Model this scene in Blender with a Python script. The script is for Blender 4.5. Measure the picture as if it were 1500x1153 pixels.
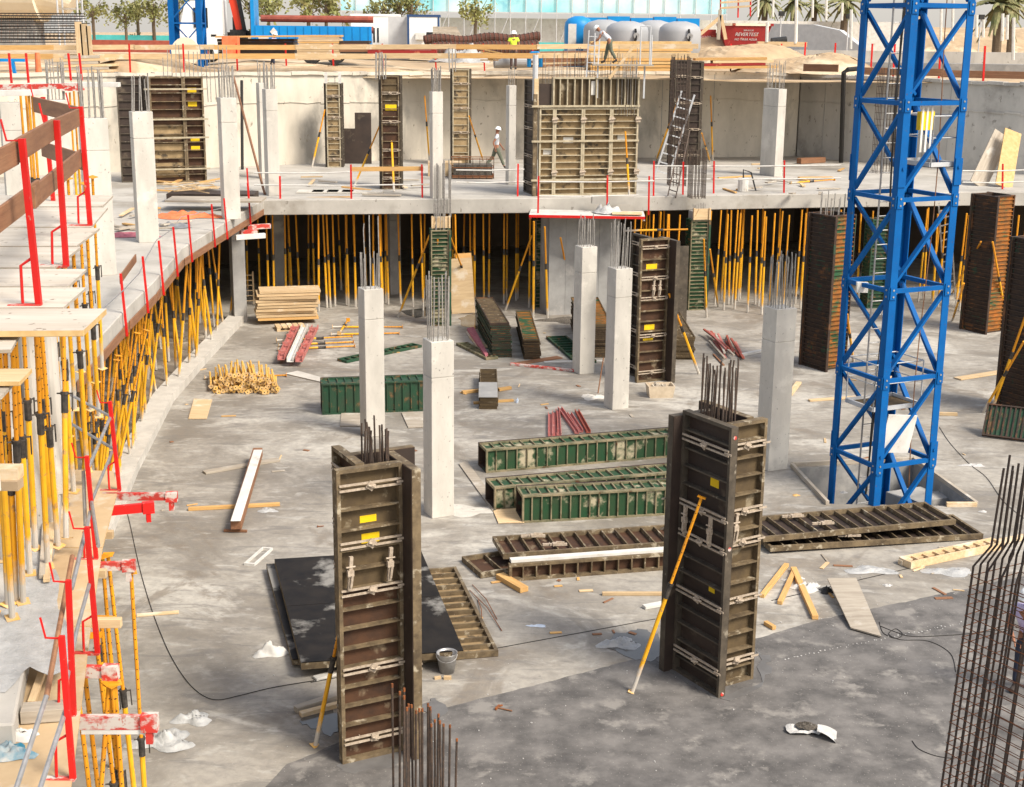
import bpy, math, random
from mathutils import Vector, Matrix, Quaternion
random.seed(7)
sc = bpy.context.scene
for o in list(bpy.data.objects): bpy.data.objects.remove(o)
R_ = random.uniform
# ---------------------------------------------------------------- camera
FPX, TH, RHO, CAM = 2070.0, math.atan(.2565), math.radians(.58), Vector((0, 0, 10))
_f = Vector((0, math.cos(TH), -math.sin(TH))); _u = Vector((0, math.sin(TH), math.cos(TH))); _r = Vector((1, 0, 0))
_R = _r*math.cos(RHO)+_u*math.sin(RHO); _U = -_r*math.sin(RHO)+_u*math.cos(RHO)
cd = bpy.data.cameras.new('camera'); cam = bpy.data.objects.new('camera', cd); sc.collection.objects.link(cam)
cd.sensor_width = 36; cd.lens = FPX/1500*36; cd.clip_start = .1; cd.clip_end = 3000
m3 = Matrix((_R, _U, -_f)).transposed(); cam.matrix_world = Matrix.Translation(CAM) @ m3.to_4x4()
sc.camera = cam
def _ray(px, py): return _R*((px-750)/FPX)+_U*(-(py-576.5)/FPX)+_f
def P(px, py, z=0.):
    d = _ray(px, py); return CAM+d*((z-CAM.z)/d.z)
def PY(px, py, Y):
    d = _ray(px, py); return CAM+d*(Y/d.y)
def pix(p):
    v = Vector(p)-CAM; w = v.dot(_f); return 750+FPX*v.dot(_R)/w, 576.5-FPX*v.dot(_U)/w
def HZ(p, py):
    lo, hi = 0., 15.
    for _ in range(40):
        m = (lo+hi)/2
        if pix(Vector(p)+Vector((0, 0, m)))[1] > py: lo = m
        else: hi = m
    return lo
# ---------------------------------------------------------------- world, sun, exposure
EL, AZ = math.radians(47), math.atan2(.80, -.60)
w = bpy.data.worlds.new('World'); sc.world = w; w.use_nodes = True
nt = w.node_tree; bg = nt.nodes['Background']; sk = nt.nodes.new('ShaderNodeTexSky'); sk.sky_type = 'NISHITA'
sk.sun_disc = False; sk.sun_elevation = EL; sk.sun_rotation = AZ; sk.dust_density = 4; sk.air_density = 1.2; sk.ozone_density = 1.0
hz = nt.nodes.new('ShaderNodeTexCoord'); sp = nt.nodes.new('ShaderNodeSeparateXYZ'); nt.links.new(hz.outputs['Generated'], sp.inputs[0])
hr = nt.nodes.new('ShaderNodeMapRange'); hr.inputs[1].default_value = -.05; hr.inputs[2].default_value = .9; hr.inputs[3].default_value = 1; hr.inputs[4].default_value = .35; nt.links.new(sp.outputs[2], hr.inputs[0])
hm = nt.nodes.new('ShaderNodeMix'); hm.data_type = 'RGBA'; hm.blend_type = 'ADD'; hm.inputs[7].default_value = (4.2, 3.95, 3.65, 1)      # thin bright haze over the whole sky
nt.links.new(hr.outputs[0], hm.inputs[0]); nt.links.new(sk.outputs[0], hm.inputs[6])
nt.links.new(hm.outputs[2], bg.inputs[0]); bg.inputs[1].default_value = .12
ld = bpy.data.lights.new('sun', 'SUN'); ld.energy = 3.6; ld.angle = math.radians(17); ld.color = (1, .93, .82)
so = bpy.data.objects.new('sun', ld); sc.collection.objects.link(so)
sdir = Vector((math.sin(AZ)*math.cos(EL), math.cos(AZ)*math.cos(EL), math.sin(EL)))
so.rotation_euler = sdir.to_track_quat('Z', 'Y').to_euler(); so.location = (30, -20, 60)
sc.view_settings.view_transform = 'Standard'; sc.view_settings.look = 'None'; sc.view_settings.exposure = .33; sc.view_settings.gamma = 1
# ---------------------------------------------------------------- materials
MATS = {}
def M(name, c, c2=None, s=3., rough=.8, metal=0., bump=0., c3=None, s3=1.2, t3=.56, st=(1, 1, 1), st3=(1, 1, 1), rnd=0., world=False, lo=None, detail=6., spec=.3, spot=None):
    """c/c2 mixed by noise, c3 in patches, lo = (colour, height): cement splashes below that height."""
    m = bpy.data.materials.new(name); m.use_nodes = True; n = m.node_tree; N = n.nodes.new; L = n.links.new
    b = n.nodes['Principled BSDF']; b.inputs['Roughness'].default_value = rough; b.inputs['Metallic'].default_value = metal
    b.inputs['Specular IOR Level'].default_value = spec
    tc = N('ShaderNodeTexCoord'); co = tc.outputs['Object']
    if world:
        g = N('ShaderNodeNewGeometry'); co = g.outputs['Position']
    oi = N('ShaderNodeObjectInfo')
    ad = N('ShaderNodeVectorMath'); ad.operation = 'ADD'; L(co, ad.inputs[0])
    if not world:
        ml = N('ShaderNodeMath'); ml.operation = 'MULTIPLY'; ml.inputs[1].default_value = 53.; L(oi.outputs['Random'], ml.inputs[0]); L(ml.outputs[0], ad.inputs[1])
    def noise(sc_, stt, det):
        mp = N('ShaderNodeMapping'); mp.inputs['Scale'].default_value = stt; L(ad.outputs[0], mp.inputs[0])
        t = N('ShaderNodeTexNoise'); t.inputs['Scale'].default_value = sc_; t.inputs['Detail'].default_value = det; t.inputs['Roughness'].default_value = .62
        L(mp.outputs[0], t.inputs[0]); return t.outputs[0]
    def ramp(f, a, z):
        r = N('ShaderNodeMapRange'); r.inputs[1].default_value = a; r.inputs[2].default_value = z; L(f, r.inputs[0]); return r.outputs[0]
    def mix(f, a, bb):
        x = N('ShaderNodeMix'); x.data_type = 'RGBA'
        if f is not None: L(f, x.inputs[0])
        for i, k in ((6, a), (7, bb)):
            if isinstance(k, tuple): x.inputs[i].default_value = (*k, 1)
            else: L(k, x.inputs[i])
        return x
    cur = c; n1 = None
    if c2:
        n1 = noise(s, st, detail); cur = mix(ramp(n1, .36, .66), c, c2).outputs[2]
    if c3:
        n3 = noise(s3, st3, 7.); cur = mix(ramp(n3, t3, t3+.09), cur, c3).outputs[2]
    if spot:
        cur = mix(ramp(noise(spot[1], (1, 1, .6), 3.), spot[2], spot[2]+.04), cur, spot[0]).outputs[2]
    if lo:
        sx = N('ShaderNodeSeparateXYZ'); L(tc.outputs['Object'], sx.inputs[0]); nn = noise(9., (1, 1, .5), 5.)
        a = N('ShaderNodeMath'); a.operation = 'MULTIPLY_ADD'; a.inputs[1].default_value = lo[1]*1.6; L(nn, a.inputs[0]); a.inputs[2].default_value = lo[1]*.1
        s_ = N('ShaderNodeMath'); s_.operation = 'SUBTRACT'; L(a.outputs[0], s_.inputs[0]); L(sx.outputs[2], s_.inputs[1])
        cur = mix(ramp(s_.outputs[0], -.1, .15), cur, lo[0]).outputs[2]
    if rnd:
        h = N('ShaderNodeHueSaturation'); mr = N('ShaderNodeMapRange'); mr.inputs[3].default_value = 1-rnd; mr.inputs[4].default_value = 1+rnd
        L(oi.outputs['Random'], mr.inputs[0]); L(mr.outputs[0], h.inputs['Value'])
        if isinstance(cur, tuple): h.inputs['Color'].default_value = (*cur, 1)
        else: L(cur, h.inputs['Color'])
        cur = h.outputs[0]
    if isinstance(cur, tuple): b.inputs['Base Color'].default_value = (*cur, 1)
    else: L(cur, b.inputs['Base Color'])
    if bump:
        bn = N('ShaderNodeBump'); bn.inputs['Strength'].default_value = bump; bn.inputs['Distance'].default_value = .02
        L(noise(s*4, st, 8.), bn.inputs['Height']); L(bn.outputs[0], b.inputs['Normal'])
    MATS[name] = m; return m
CEM = (.50, .46, .40)
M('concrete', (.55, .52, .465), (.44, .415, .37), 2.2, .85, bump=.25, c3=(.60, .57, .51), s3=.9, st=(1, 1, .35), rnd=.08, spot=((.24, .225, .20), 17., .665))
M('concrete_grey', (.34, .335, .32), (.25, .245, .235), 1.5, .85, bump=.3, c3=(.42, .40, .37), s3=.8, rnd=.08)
M('wall_cream', (.66, .60, .50), (.50, .455, .375), .9, .9, bump=.6, c3=(.33, .305, .26), s3=.34, t3=.545, st=(1, 1, .4), st3=(1, 1, .45), world=True, spot=((.30, .26, .20), 5., .66))
M('wall_grey', (.50, .48, .44), (.38, .365, .335), .8, .9, bump=.6, c3=(.30, .285, .26), s3=.4, st=(1, 1, .4), world=True, spot=((.26, .245, .22), 4., .65))
M('slab', (.46, .435, .39), (.34, .32, .285), .8, .85, bump=.4, c3=(.29, .265, .225), s3=.3, t3=.56, world=True, detail=10, spot=((.24, .22, .19), 6., .66))
M('yellow', (.80, .42, .02), (.70, .33, .015), 3., .45, c3=(.38, .22, .09), s3=8., t3=.58, rnd=.12, lo=(CEM, .45))
M('orange', (.72, .31, .015), (.60, .23, .012), 3., .45, c3=(.34, .17, .04), s3=8., t3=.60, rnd=.15)
M('collar', (.035, .032, .03), (.10, .085, .07), 14., .6, .3)
M('hole', (.01, .01, .01))
M('red', (.62, .012, .010), (.50, .016, .012), 4., .45, c3=(.46, .26, .20), s3=11., t3=.635, rnd=.1)
M('red_cement', (.55, .035, .025), (.42, .06, .045), 5., .7, c3=(.56, .50, .45), s3=7., t3=.475, st3=(.6, 1, 1), rnd=.1, spot=((.45, .20, .16), 14., .6))
M('blue', (.003, .105, .34), (.003, .085, .285), 2., .55, c3=(.05, .09, .16), s3=5., t3=.64, spec=.12, spot=((.10, .05, .03), 22., .68))
M('steel', (.42, .42, .42), (.30, .29, .28), 8., .45, .6, rnd=.1)
M('rebar', (.11, .075, .055), (.055, .045, .040), 18., .7, .3, rnd=.2)
M('rebar_rust', (.30, .10, .03), (.14, .055, .025), 20., .8, .1)
M('rebar_grey', (.36, .34, .31), (.23, .21, .19), 14., .7, .2, rnd=.15)
M('form_frame', (.20, .148, .085), (.085, .062, .038), 5., .7, .1, bump=.4, c3=(.40, .345, .25), s3=6., t3=.57)
M('form_ply', (.085, .040, .020), (.045, .024, .015), 3., .75, bump=.2, c3=(.26, .20, .13), s3=1.6, t3=.60)
M('form_olive', (.115, .080, .040), (.068, .047, .026), 3., .75, bump=.2, c3=(.30, .25, .17), s3=2., t3=.60)
M('form_face', (.050, .034, .026), (.032, .023, .019), 2., .6, c3=(.11, .085, .06), s3=1.4, t3=.60)
M('form_dark', (.105, .085, .062), (.055, .045, .034), 4., .7, .1, bump=.3, c3=(.27, .235, .18), s3=5., t3=.62)
M('ply_black', (.009, .008, .008), (.022, .018, .015), 2.5, .5, c3=(.24, .23, .21), s3=1.0, t3=.55, spec=.1)
M('form_beige', (.37, .265, .14), (.235, .165, .085), 3., .75, c3=(.085, .065, .043), s3=2.6, t3=.54, rnd=.1)
M('rib_beige', (.46, .40, .28), (.30, .25, .17), 6., .75)
M('clamp', (.48, .40, .31), (.30, .24, .18), 20., .8)
M('sticker', (.80, .56, .01), (.70, .46, .01), 6., .5)
M('green', (.014, .062, .024), (.03, .055, .024), 3., .6, bump=.3, c3=(.42, .37, .25), s3=1.7, t3=.535)
M('green_rib', (.27, .22, .135), (.07, .085, .045), 2.5, .7, bump=.3, c3=(.10, .045, .02), s3=5., t3=.58)
M('green_dark', (.018, .070, .036), (.035, .060, .035), 3., .6, bump=.3, c3=(.17, .10, .045), s3=3.5, t3=.55)
M('green_orange', (.40, .135, .02), (.13, .075, .03), 2.6, .6, bump=.3, c3=(.03, .10, .045), s3=1.6, t3=.52)
M('brown_dark', (.060, .036, .024), (.030, .022, .018), 4., .65, bump=.3, c3=(.17, .075, .03), s3=1.6, t3=.57, spot=((.03, .06, .035), 3., .62))
M('wood', (.62, .46, .27), (.50, .355, .20), 5., .75, st=(.35, 3, 3), bump=.2, c3=(.66, .56, .42), s3=1.5, rnd=.14)
M('wood_new', (.60, .37, .14), (.50, .28, .10), 5., .7, st=(.35, 3, 3), bump=.2, rnd=.12)
M('wood_grey', (.42, .37, .30), (.31, .265, .21), 5., .8, st=(.3, 3, 3), bump=.25, c3=(.50, .46, .40), s3=1.5, rnd=.12)
M('wood_brown', (.27, .135, .070), (.19, .09, .048), 5., .7, st=(.3, 3, 3), bump=.25, rnd=.1)
M('deck_ply', (.56, .51, .435), (.44, .385, .31), 2., .8, st=(.3, 2, 2), bump=.15, c3=(.36, .31, .26), s3=1.3, t3=.57, rnd=.08, spot=((.20, .16, .12), 7., .65))
M('plywood', (.52, .385, .23), (.43, .305, .175), 1.6, .8, bump=.2, c3=(.55, .48, .38), s3=.9, t3=.55, rnd=.08)
M('ply_edge', (.60, .42, .20), (.50, .32, .13), 8., .8)
M('white', (.66, .65, .61), (.54, .52, .48), 3., .6, c3=(.42, .38, .32), s3=3., t3=.62, rnd=.05)
M('plastic', (.46, .46, .45), (.34, .34, .33), 5., .4, bump=.8, spec=.4)
M('plastic_blue', (.45, .55, .70), (.60, .66, .74), 5., .35, bump=.5)
M('black', (.012, .012, .013), (.03, .03, .03), 6., .5)
M('tub', (.60, .50, .37), (.48, .39, .28), 5., .6)
M('plate_yellow', (.70, .40, .08), (.62, .45, .27), 9., .7, rnd=.2)
M('under_dirt', (.24, .20, .155), (.15, .125, .10), 1.2, .95, bump=.8, c3=(.36, .32, .26), s3=1.5)
M('puddle', (.10, .095, .085), (.07, .066, .06), 2., .12, spec=.6)
M('wet', (.16, .155, .15), (.12, .115, .11), 3., .45)
M('gravel', (.16, .14, .115), (.07, .06, .05), 30., .95, bump=1.)
M('sand', (.47, .345, .215), (.33, .24, .15), .7, .95, bump=.8, c3=(.60, .49, .34), s3=.25, t3=.52, world=True)
M('skin', (.30, .14, .085)); M('shirt_white', (.62, .64, .68), (.50, .52, .56), 8., .85); M('trousers_olive', (.14, .15, .11), (.10, .11, .08), 9., .9)
M('hivis', (.62, .85, .06)); M('trousers_brown', (.09, .06, .055)); M('helmet', (.85, .85, .83), rough=.35); M('shirt_lilac', (.45, .38, .60), (.55, .5, .66), 6.)
M('shirt_blue', (.18, .18, .40)); M('jeans', (.030, .035, .055), (.045, .05, .075), 9., .9); M('boots', (.05, .04, .035)); M('shirt_red', (.33, .06, .05)); M('hair', (.03, .022, .018))
M('bark', (.16, .12, .08), (.10, .075, .05), 9., .9); M('leaf', (.21, .225, .075), (.30, .285, .12), 1.2, .7, rnd=.2); M('leaf_palm', (.13, .15, .055), (.24, .21, .10), 1.5, .7)
M('bag_blue', (.03, .20, .30), (.5, .47, .42), 4., .7)
M('teal', (.06, .42, .40), (.10, .50, .50), 1.5, .7); M('mural', (.16, .58, .64), (.74, .84, .84), .10, .7, c3=(.10, .36, .52), s3=.14, t3=.60, world=True)
M('truck_blue', (.005, .24, .60), (.005, .20, .52), 1., .4); M('cab_white', (.82, .82, .80), rough=.35); M('glass_dark', (.015, .018, .022), rough=.1, spec=.6)
M('rust_red', (.33, .085, .055), (.24, .06, .04), 3., .75, rnd=.15); M('skip_red', (.30, .022, .02), (.24, .022, .02), 3., .6, c3=(.50, .20, .10), s3=2., t3=.6)
M('rust_mesh', (.115, .045, .030), (.07, .03, .022), 5., .85); M('tank_grey', (.36, .365, .38), (.32, .33, .34), .6, .5); M('tank_blue', (.01, .23, .55), (.01, .20, .50), 1., .45)
M('cream', (.78, .70, .55), (.70, .62, .48), .8, .7); M('navy', (.03, .07, .17)); M('lattice', (.52, .53, .54), (.44, .45, .46), 2., .8); M('net_orange', (.75, .16, .06), (.65, .22, .10), 6., .8)
M('crane_red', (.60, .05, .02), rough=.4); M('paper', (.52, .51, .49), (.44, .43, .41), 9., .8, bump=.5); M('cable', (.03, .028, .026)); M('pink_mark', (.55, .20, .22), (.40, .10, .14), 9., .7)
M('sea', (.55, .50, .42), (.48, .44, .38), .1, .9, world=True)
# ---------------------------------------------------------------- mesh helpers
Z = Vector((0, 0, 1))
class MB:
    def __init__(s): s.v, s.f, s.mi, s.cur = [], [], [], 0
    def add(s, vs, fs):
        o = len(s.v); s.v += [tuple(v) for v in vs]; s.f += [tuple(i+o for i in f) for f in fs]; s.mi += [s.cur]*len(fs); return s
    def hexa(s, c): return s.add(c, [(3, 2, 1, 0), (4, 5, 6, 7), (0, 1, 5, 4), (1, 2, 6, 5), (2, 3, 7, 6), (3, 0, 4, 7)])
    def box(s, x0, x1, y0, y1, z0, z1): return s.hexa([(x0, y0, z0), (x1, y0, z0), (x1, y1, z0), (x0, y1, z0), (x0, y0, z1), (x1, y0, z1), (x1, y1, z1), (x0, y1, z1)])
    def bar(s, p, q, wd, ht, up=Z):
        p, q = Vector(p), Vector(q); d = (q-p).normalized(); a = d.cross(Vector(up))
        if a.length < 1e-4: a = d.cross(Vector((1, 0, 0)))
        a.normalize(); b = a.cross(d); a *= wd/2; b *= ht/2
        return s.hexa([p-a-b, p+a-b, q+a-b, q-a-b, p-a+b, p+a+b, q+a+b, q-a+b])
    def tube(s, p, q, r, n=8, r2=None, cap=True):
        p, q = Vector(p), Vector(q); d = (q-p).normalized(); a = d.orthogonal().normalized(); b = d.cross(a); r2 = r if r2 is None else r2
        vs = [p+(a*math.cos(t)+b*math.sin(t))*r for t in [2*math.pi*i/n for i in range(n)]]+[q+(a*math.cos(t)+b*math.sin(t))*r2 for t in [2*math.pi*i/n for i in range(n)]]
        fs = [(i, (i+1) % n, n+(i+1) % n, n+i) for i in range(n)]
        if cap: fs += [tuple(range(n-1, -1, -1)), tuple(range(n, 2*n))]
        return s.add(vs, fs)
    def path(s, pts, r, n=6):
        pts = [Vector(p) for p in pts]; vs = []; ref = None
        for i, p in enumerate(pts):
            d = (pts[min(i+1, len(pts)-1)]-pts[max(i-1, 0)]).normalized()
            a = d.orthogonal().normalized() if ref is None else (ref-d*ref.dot(d)).normalized(); ref = a; b = d.cross(a)
            vs += [p+(a*math.cos(2*math.pi*k/n)+b*math.sin(2*math.pi*k/n))*r for k in range(n)]
        fs = [(i*n+k, i*n+(k+1) % n, (i+1)*n+(k+1) % n, (i+1)*n+k) for i in range(len(pts)-1) for k in range(n)]
        fs += [tuple(range(n-1, -1, -1)), tuple((len(pts)-1)*n+k for k in range(n))]
        return s.add(vs, fs)
    def prism(s, pts, z0, z1):
        n = len(pts); vs = [(p[0], p[1], z0) for p in pts]+[(p[0], p[1], z1) for p in pts]
        return s.add(vs, [tuple(range(n-1, -1, -1)), tuple(range(n, 2*n))]+[(i, (i+1) % n, n+(i+1) % n, n+i) for i in range(n)])
    def lathe(s, prof, n=24, c=(0, 0, 0)):
        vs = [(c[0]+r*math.cos(2*math.pi*k/n), c[1]+r*math.sin(2*math.pi*k/n), c[2]+z) for r, z in prof for k in range(n)]
        fs = [(i*n+k, i*n+(k+1) % n, (i+1)*n+(k+1) % n, (i+1)*n+k) for i in range(len(prof)-1) for k in range(n)]
        return s.add(vs, fs+[tuple(range(n-1, -1, -1)), tuple((len(prof)-1)*n+k for k in range(n))])
    def mesh(s, name, mats):
        me = bpy.data.meshes.new(name); me.from_pydata(s.v, [], s.f)
        for m in (mats if isinstance(mats, (list, tuple)) else [mats]): me.materials.append(MATS[m])
        if len(me.materials) > 1: me.polygons.foreach_set('material_index', s.mi)
        me.update(); return me
    def build(s, name, mat, parent=None, loc=None, rz=None, smooth=False, bevel=0.):
        return put(name, s.mesh(name, mat), parent, loc, rz, smooth, bevel)
def put(name, me, parent=None, loc=None, rz=None, smooth=False, bevel=0.):
    o = bpy.data.objects.new(name, me); sc.collection.objects.link(o)
    if parent: o.parent = parent
    if loc is not None: o.location = loc
    if rz is not None: o.rotation_euler = (0, 0, rz)
    if smooth: me.polygons.foreach_set('use_smooth', [True]*len(me.polygons))
    if bevel:
        b = o.modifiers.new('edge', 'BEVEL'); b.width = bevel; b.segments = 1; b.limit_method = 'ANGLE'
    return o
def tag(o, label, cat, group=None, kind=None):
    if label: o['label'] = label
    if cat: o['category'] = cat
    if group: o['group'] = group
    if kind: o['kind'] = kind
    return o
def T(name, label, cat, loc=(0, 0, 0), rz=0., group=None, mat=None):
    o = bpy.data.objects.new(name, None); sc.collection.objects.link(o); o.empty_display_size = .2
    o.location = loc; o.rotation_euler = (0, 0, rz)
    if mat is not None: o.matrix_world = mat
    return tag(o, label, cat, group, 'thing')
def struct(name, mb, mat, **k): return tag(mb.build(name, mat, **k), None, None, None, 'structure')
def frame(p, q, up=Z):
    """matrix at p with local x towards q, z as near to up as it can be"""
    p, q = Vector(p), Vector(q); x = (q-p).normalized(); y = Vector(up).cross(x).normalized(); z = x.cross(y)
    return Matrix.Translation(p) @ Matrix((x, y, z)).transposed().to_4x4()
GA = math.radians(24.5); GU = Vector((math.cos(GA), math.sin(GA), 0)); GV = Vector((-math.sin(GA), math.cos(GA), 0))
def ang(p, q): return math.atan2(q[1]-p[1], q[0]-p[0])
# ================================================================ SETTING
def quadgrid(fn, nu, nv):
    mb = MB(); vs = [fn(i/nu, j/nv) for j in range(nv+1) for i in range(nu+1)]
    return mb.add(vs, [(j*(nu+1)+i, j*(nu+1)+i+1, (j+1)*(nu+1)+i+1, (j+1)*(nu+1)+i) for j in range(nv) for i in range(nu)])
# pit floor with the tower base pit left open
hole = [P(1163, 686), P(1213, 738), P(1428, 742), P(1338, 676)]
hole = [Vector((p.x, p.y, 0)) for p in hole]
def floor_mat():
    m = bpy.data.materials.new('pit_floor'); m.use_nodes = True; n = m.node_tree; N = n.nodes.new; L = n.links.new
    b = n.nodes['Principled BSDF']; g = N('ShaderNodeNewGeometry')
    def noise(s, st, det, dist=0., off=0.):
        mp = N('ShaderNodeMapping'); mp.inputs['Scale'].default_value = st; mp.inputs['Location'].default_value = (off, off*.7, 0); L(g.outputs['Position'], mp.inputs[0])
        t = N('ShaderNodeTexNoise'); t.inputs['Scale'].default_value = s; t.inputs['Detail'].default_value = det; t.inputs['Roughness'].default_value = .65; t.inputs['Distortion'].default_value = dist
        L(mp.outputs[0], t.inputs[0]); return t.outputs[0]
    def rng(f, a, z, lo=0., hi=1.):
        r = N('ShaderNodeMapRange'); r.interpolation_type = 'SMOOTHSTEP'; r.inputs[1].default_value = a; r.inputs[2].default_value = z; r.inputs[3].default_value = lo; r.inputs[4].default_value = hi; L(f, r.inputs[0]); return r.outputs[0]
    def mix(f, a, c):
        x = N('ShaderNodeMix'); x.data_type = 'RGBA'; L(f, x.inputs[0])
        for i, k in ((6, a), (7, c)):
            if isinstance(k, tuple): x.inputs[i].default_value = (*k, 1)
            else: L(k, x.inputs[i])
        return x.outputs[2]
    c = mix(rng(noise(.42, (1, 1.1, 1), 10, .5), .38, .62), (.225, .20, .165), (.385, .355, .305))
    c = mix(rng(noise(.22, (1, 1.3, 1), 8, .9, 9), .53, .62, 0, .85), c, (.52, .49, .43))      # dusty pale areas
    c = mix(rng(noise(.30, (1.2, .8, 1), 9, 1.2, 33), .56, .64, 0, .7), c, (.20, .165, .125))    # brown mud tracks
    c = mix(rng(noise(1.5, (.45, 1.7, 1), 10, .8, 17), .52, .66, 0, .62), c, (.16, .15, .138))   # trowel marks
    c = mix(rng(noise(2.4, (.6, 1.3, 1), 10, .5, 71), .55, .66, 0, .55), c, (.50, .48, .435))   # cement film
    c = mix(rng(noise(9., (.8, 1.2, 1), 6, .2, 41), .60, .70, 0, .5), c, (.15, .14, .125))      # small stains
    c = mix(rng(noise(34., (1, 1, 1), 2, 0, 5), .66, .72, 0, .6), c, (.54, .52, .48))          # specks
    c = mix(rng(noise(5.5, (1, 1, 1), 9, .3, 3), .30, .72, 0, .45), c, (.17, .158, .145))
    L(c, b.inputs['Base Color']); L(rng(noise(.5, (1, 1, 1), 6, .5, 21), .35, .65, .55, .9), b.inputs['Roughness']); b.inputs['Specular IOR Level'].default_value = .3
    bn = N('ShaderNodeBump'); bn.inputs['Strength'].default_value = .35; bn.inputs['Distance'].default_value = .03; L(noise(3., (1, 1, 1), 10), bn.inputs['Height']); L(bn.outputs[0], b.inputs['Normal'])
    MATS['floor'] = m
floor_mat()
O = [Vector((-60, -12, 0)), Vector((60, -12, 0)), Vector((60, 74, 0)), Vector((-60, 74, 0))]
H = [hole[1], hole[2], hole[3], hole[0]]
fl = MB(); fl.add(O+H, [(0, 1, 5, 4), (1, 2, 6, 5), (2, 3, 7, 6), (3, 0, 4, 7)])
struct('pit_floor', fl, 'floor')
pitm = MB(); lowr = [h+Vector((0, 0, -1.3)) for h in H]
pitm.add(H+lowr, [(i, (i+1) % 4, 4+(i+1) % 4, 4+i) for i in range(4)]+[(4, 5, 6, 7)])
struct('tower_pit_floor', pitm, 'concrete_grey')
# newer, darker concrete pour in front
M('new_pour', (.085, .080, .076), (.19, .178, .166), 1.7, .75, bump=.5, c3=(.235, .22, .20), s3=1.6, t3=.555, world=True, detail=12, spot=((.34, .32, .29), 26., .655))
pour = [P(x, y) for x, y in ((560, 1062), (640, 1040), (800, 1000), (960, 957), (1110, 935), (1200, 908), (1400, 866), (1700, 800), (2300, 760), (2300, 1300), (1400, 1800), (300, 1900), (250, 1300), (420, 1120))]
pd = []
for i in range(len(pour)):
    a, b = pour[i], pour[(i+1) % len(pour)]; n_ = max(2, int((b-a).length/.12)) if i < 8 or i > 11 else 2
    for k in range(n_): v = a.lerp(b, k/n_); pd.append((v.x+random.gauss(0, .006), v.y+random.gauss(0, .010)))
pm = MB(); pm.prism(pd, -.01, .004); struct('new_concrete_floor', pm, 'new_pour')
def blob(name, pts, mat, z=.008):
    q = [P(x, y) for x, y in pts]; den = []
    for i in range(len(q)):
        a, b = q[i], q[(i+1) % len(q)]
        for t in (0, .25, .5, .75):
            v = a.lerp(b, t); den.append((v.x+R_(-.06, .06), v.y+R_(-.06, .06)))
    sm = MB(); sm.prism(den, -.005, z); struct(name, sm, mat)
blob('puddle_floor', ((888, 948), (905, 928), (935, 921), (968, 930), (972, 962), (950, 968), (925, 965)), 'puddle')
blob('wet_floor', ((960, 968), (985, 962), (1060, 1020), (1118, 1000), (1108, 955), (1124, 962), (1128, 985), (1105, 1012), (1070, 1028), (1045, 1022), (1010, 1002)), 'wet', .012)
blob('puddle_floor', ((436, 1048), (470, 1034), (500, 1046), (508, 1070), (485, 1078), (452, 1064)), 'puddle')
blob('wet_floor', ((498, 1108), (600, 1098), (612, 1110), (560, 1128), (500, 1132)), 'wet')
blob('wet_floor', ((612, 1035), (640, 1022), (656, 1046), (630, 1056)), 'wet', .012)
blob('puddle_floor', ((672, 466), (700, 458), (728, 463), (730, 472), (700, 482), (676, 478)), 'puddle')
blob('puddle_floor', ((585, 456), (640, 449), (660, 458), (610, 466)), 'puddle')
jo = MB()
for a, b in (((455, 1000), (960, 907)), ((1130, 880), (1420, 812))):
    jo.bar(P(*a)+Vector((0, 0, .001)), P(*b)+Vector((0, 0, .001)), .018, .012)
struct('floor_joint', jo, 'cable')
# ground round the pit
def gnd(u, v):
    x = -160+380*u; y = 65.3+(v**3)*900
    return (x, y, 7.93+(.25*math.sin(x*.35)+.2*math.sin(x*.9+y*.4))*min(1, (y-64)/6)*(.5 if y < 90 else 0)+R_(-.05, .05))
g = quadgrid(gnd, 150, 70); struct('ground', g, 'sand')
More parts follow.
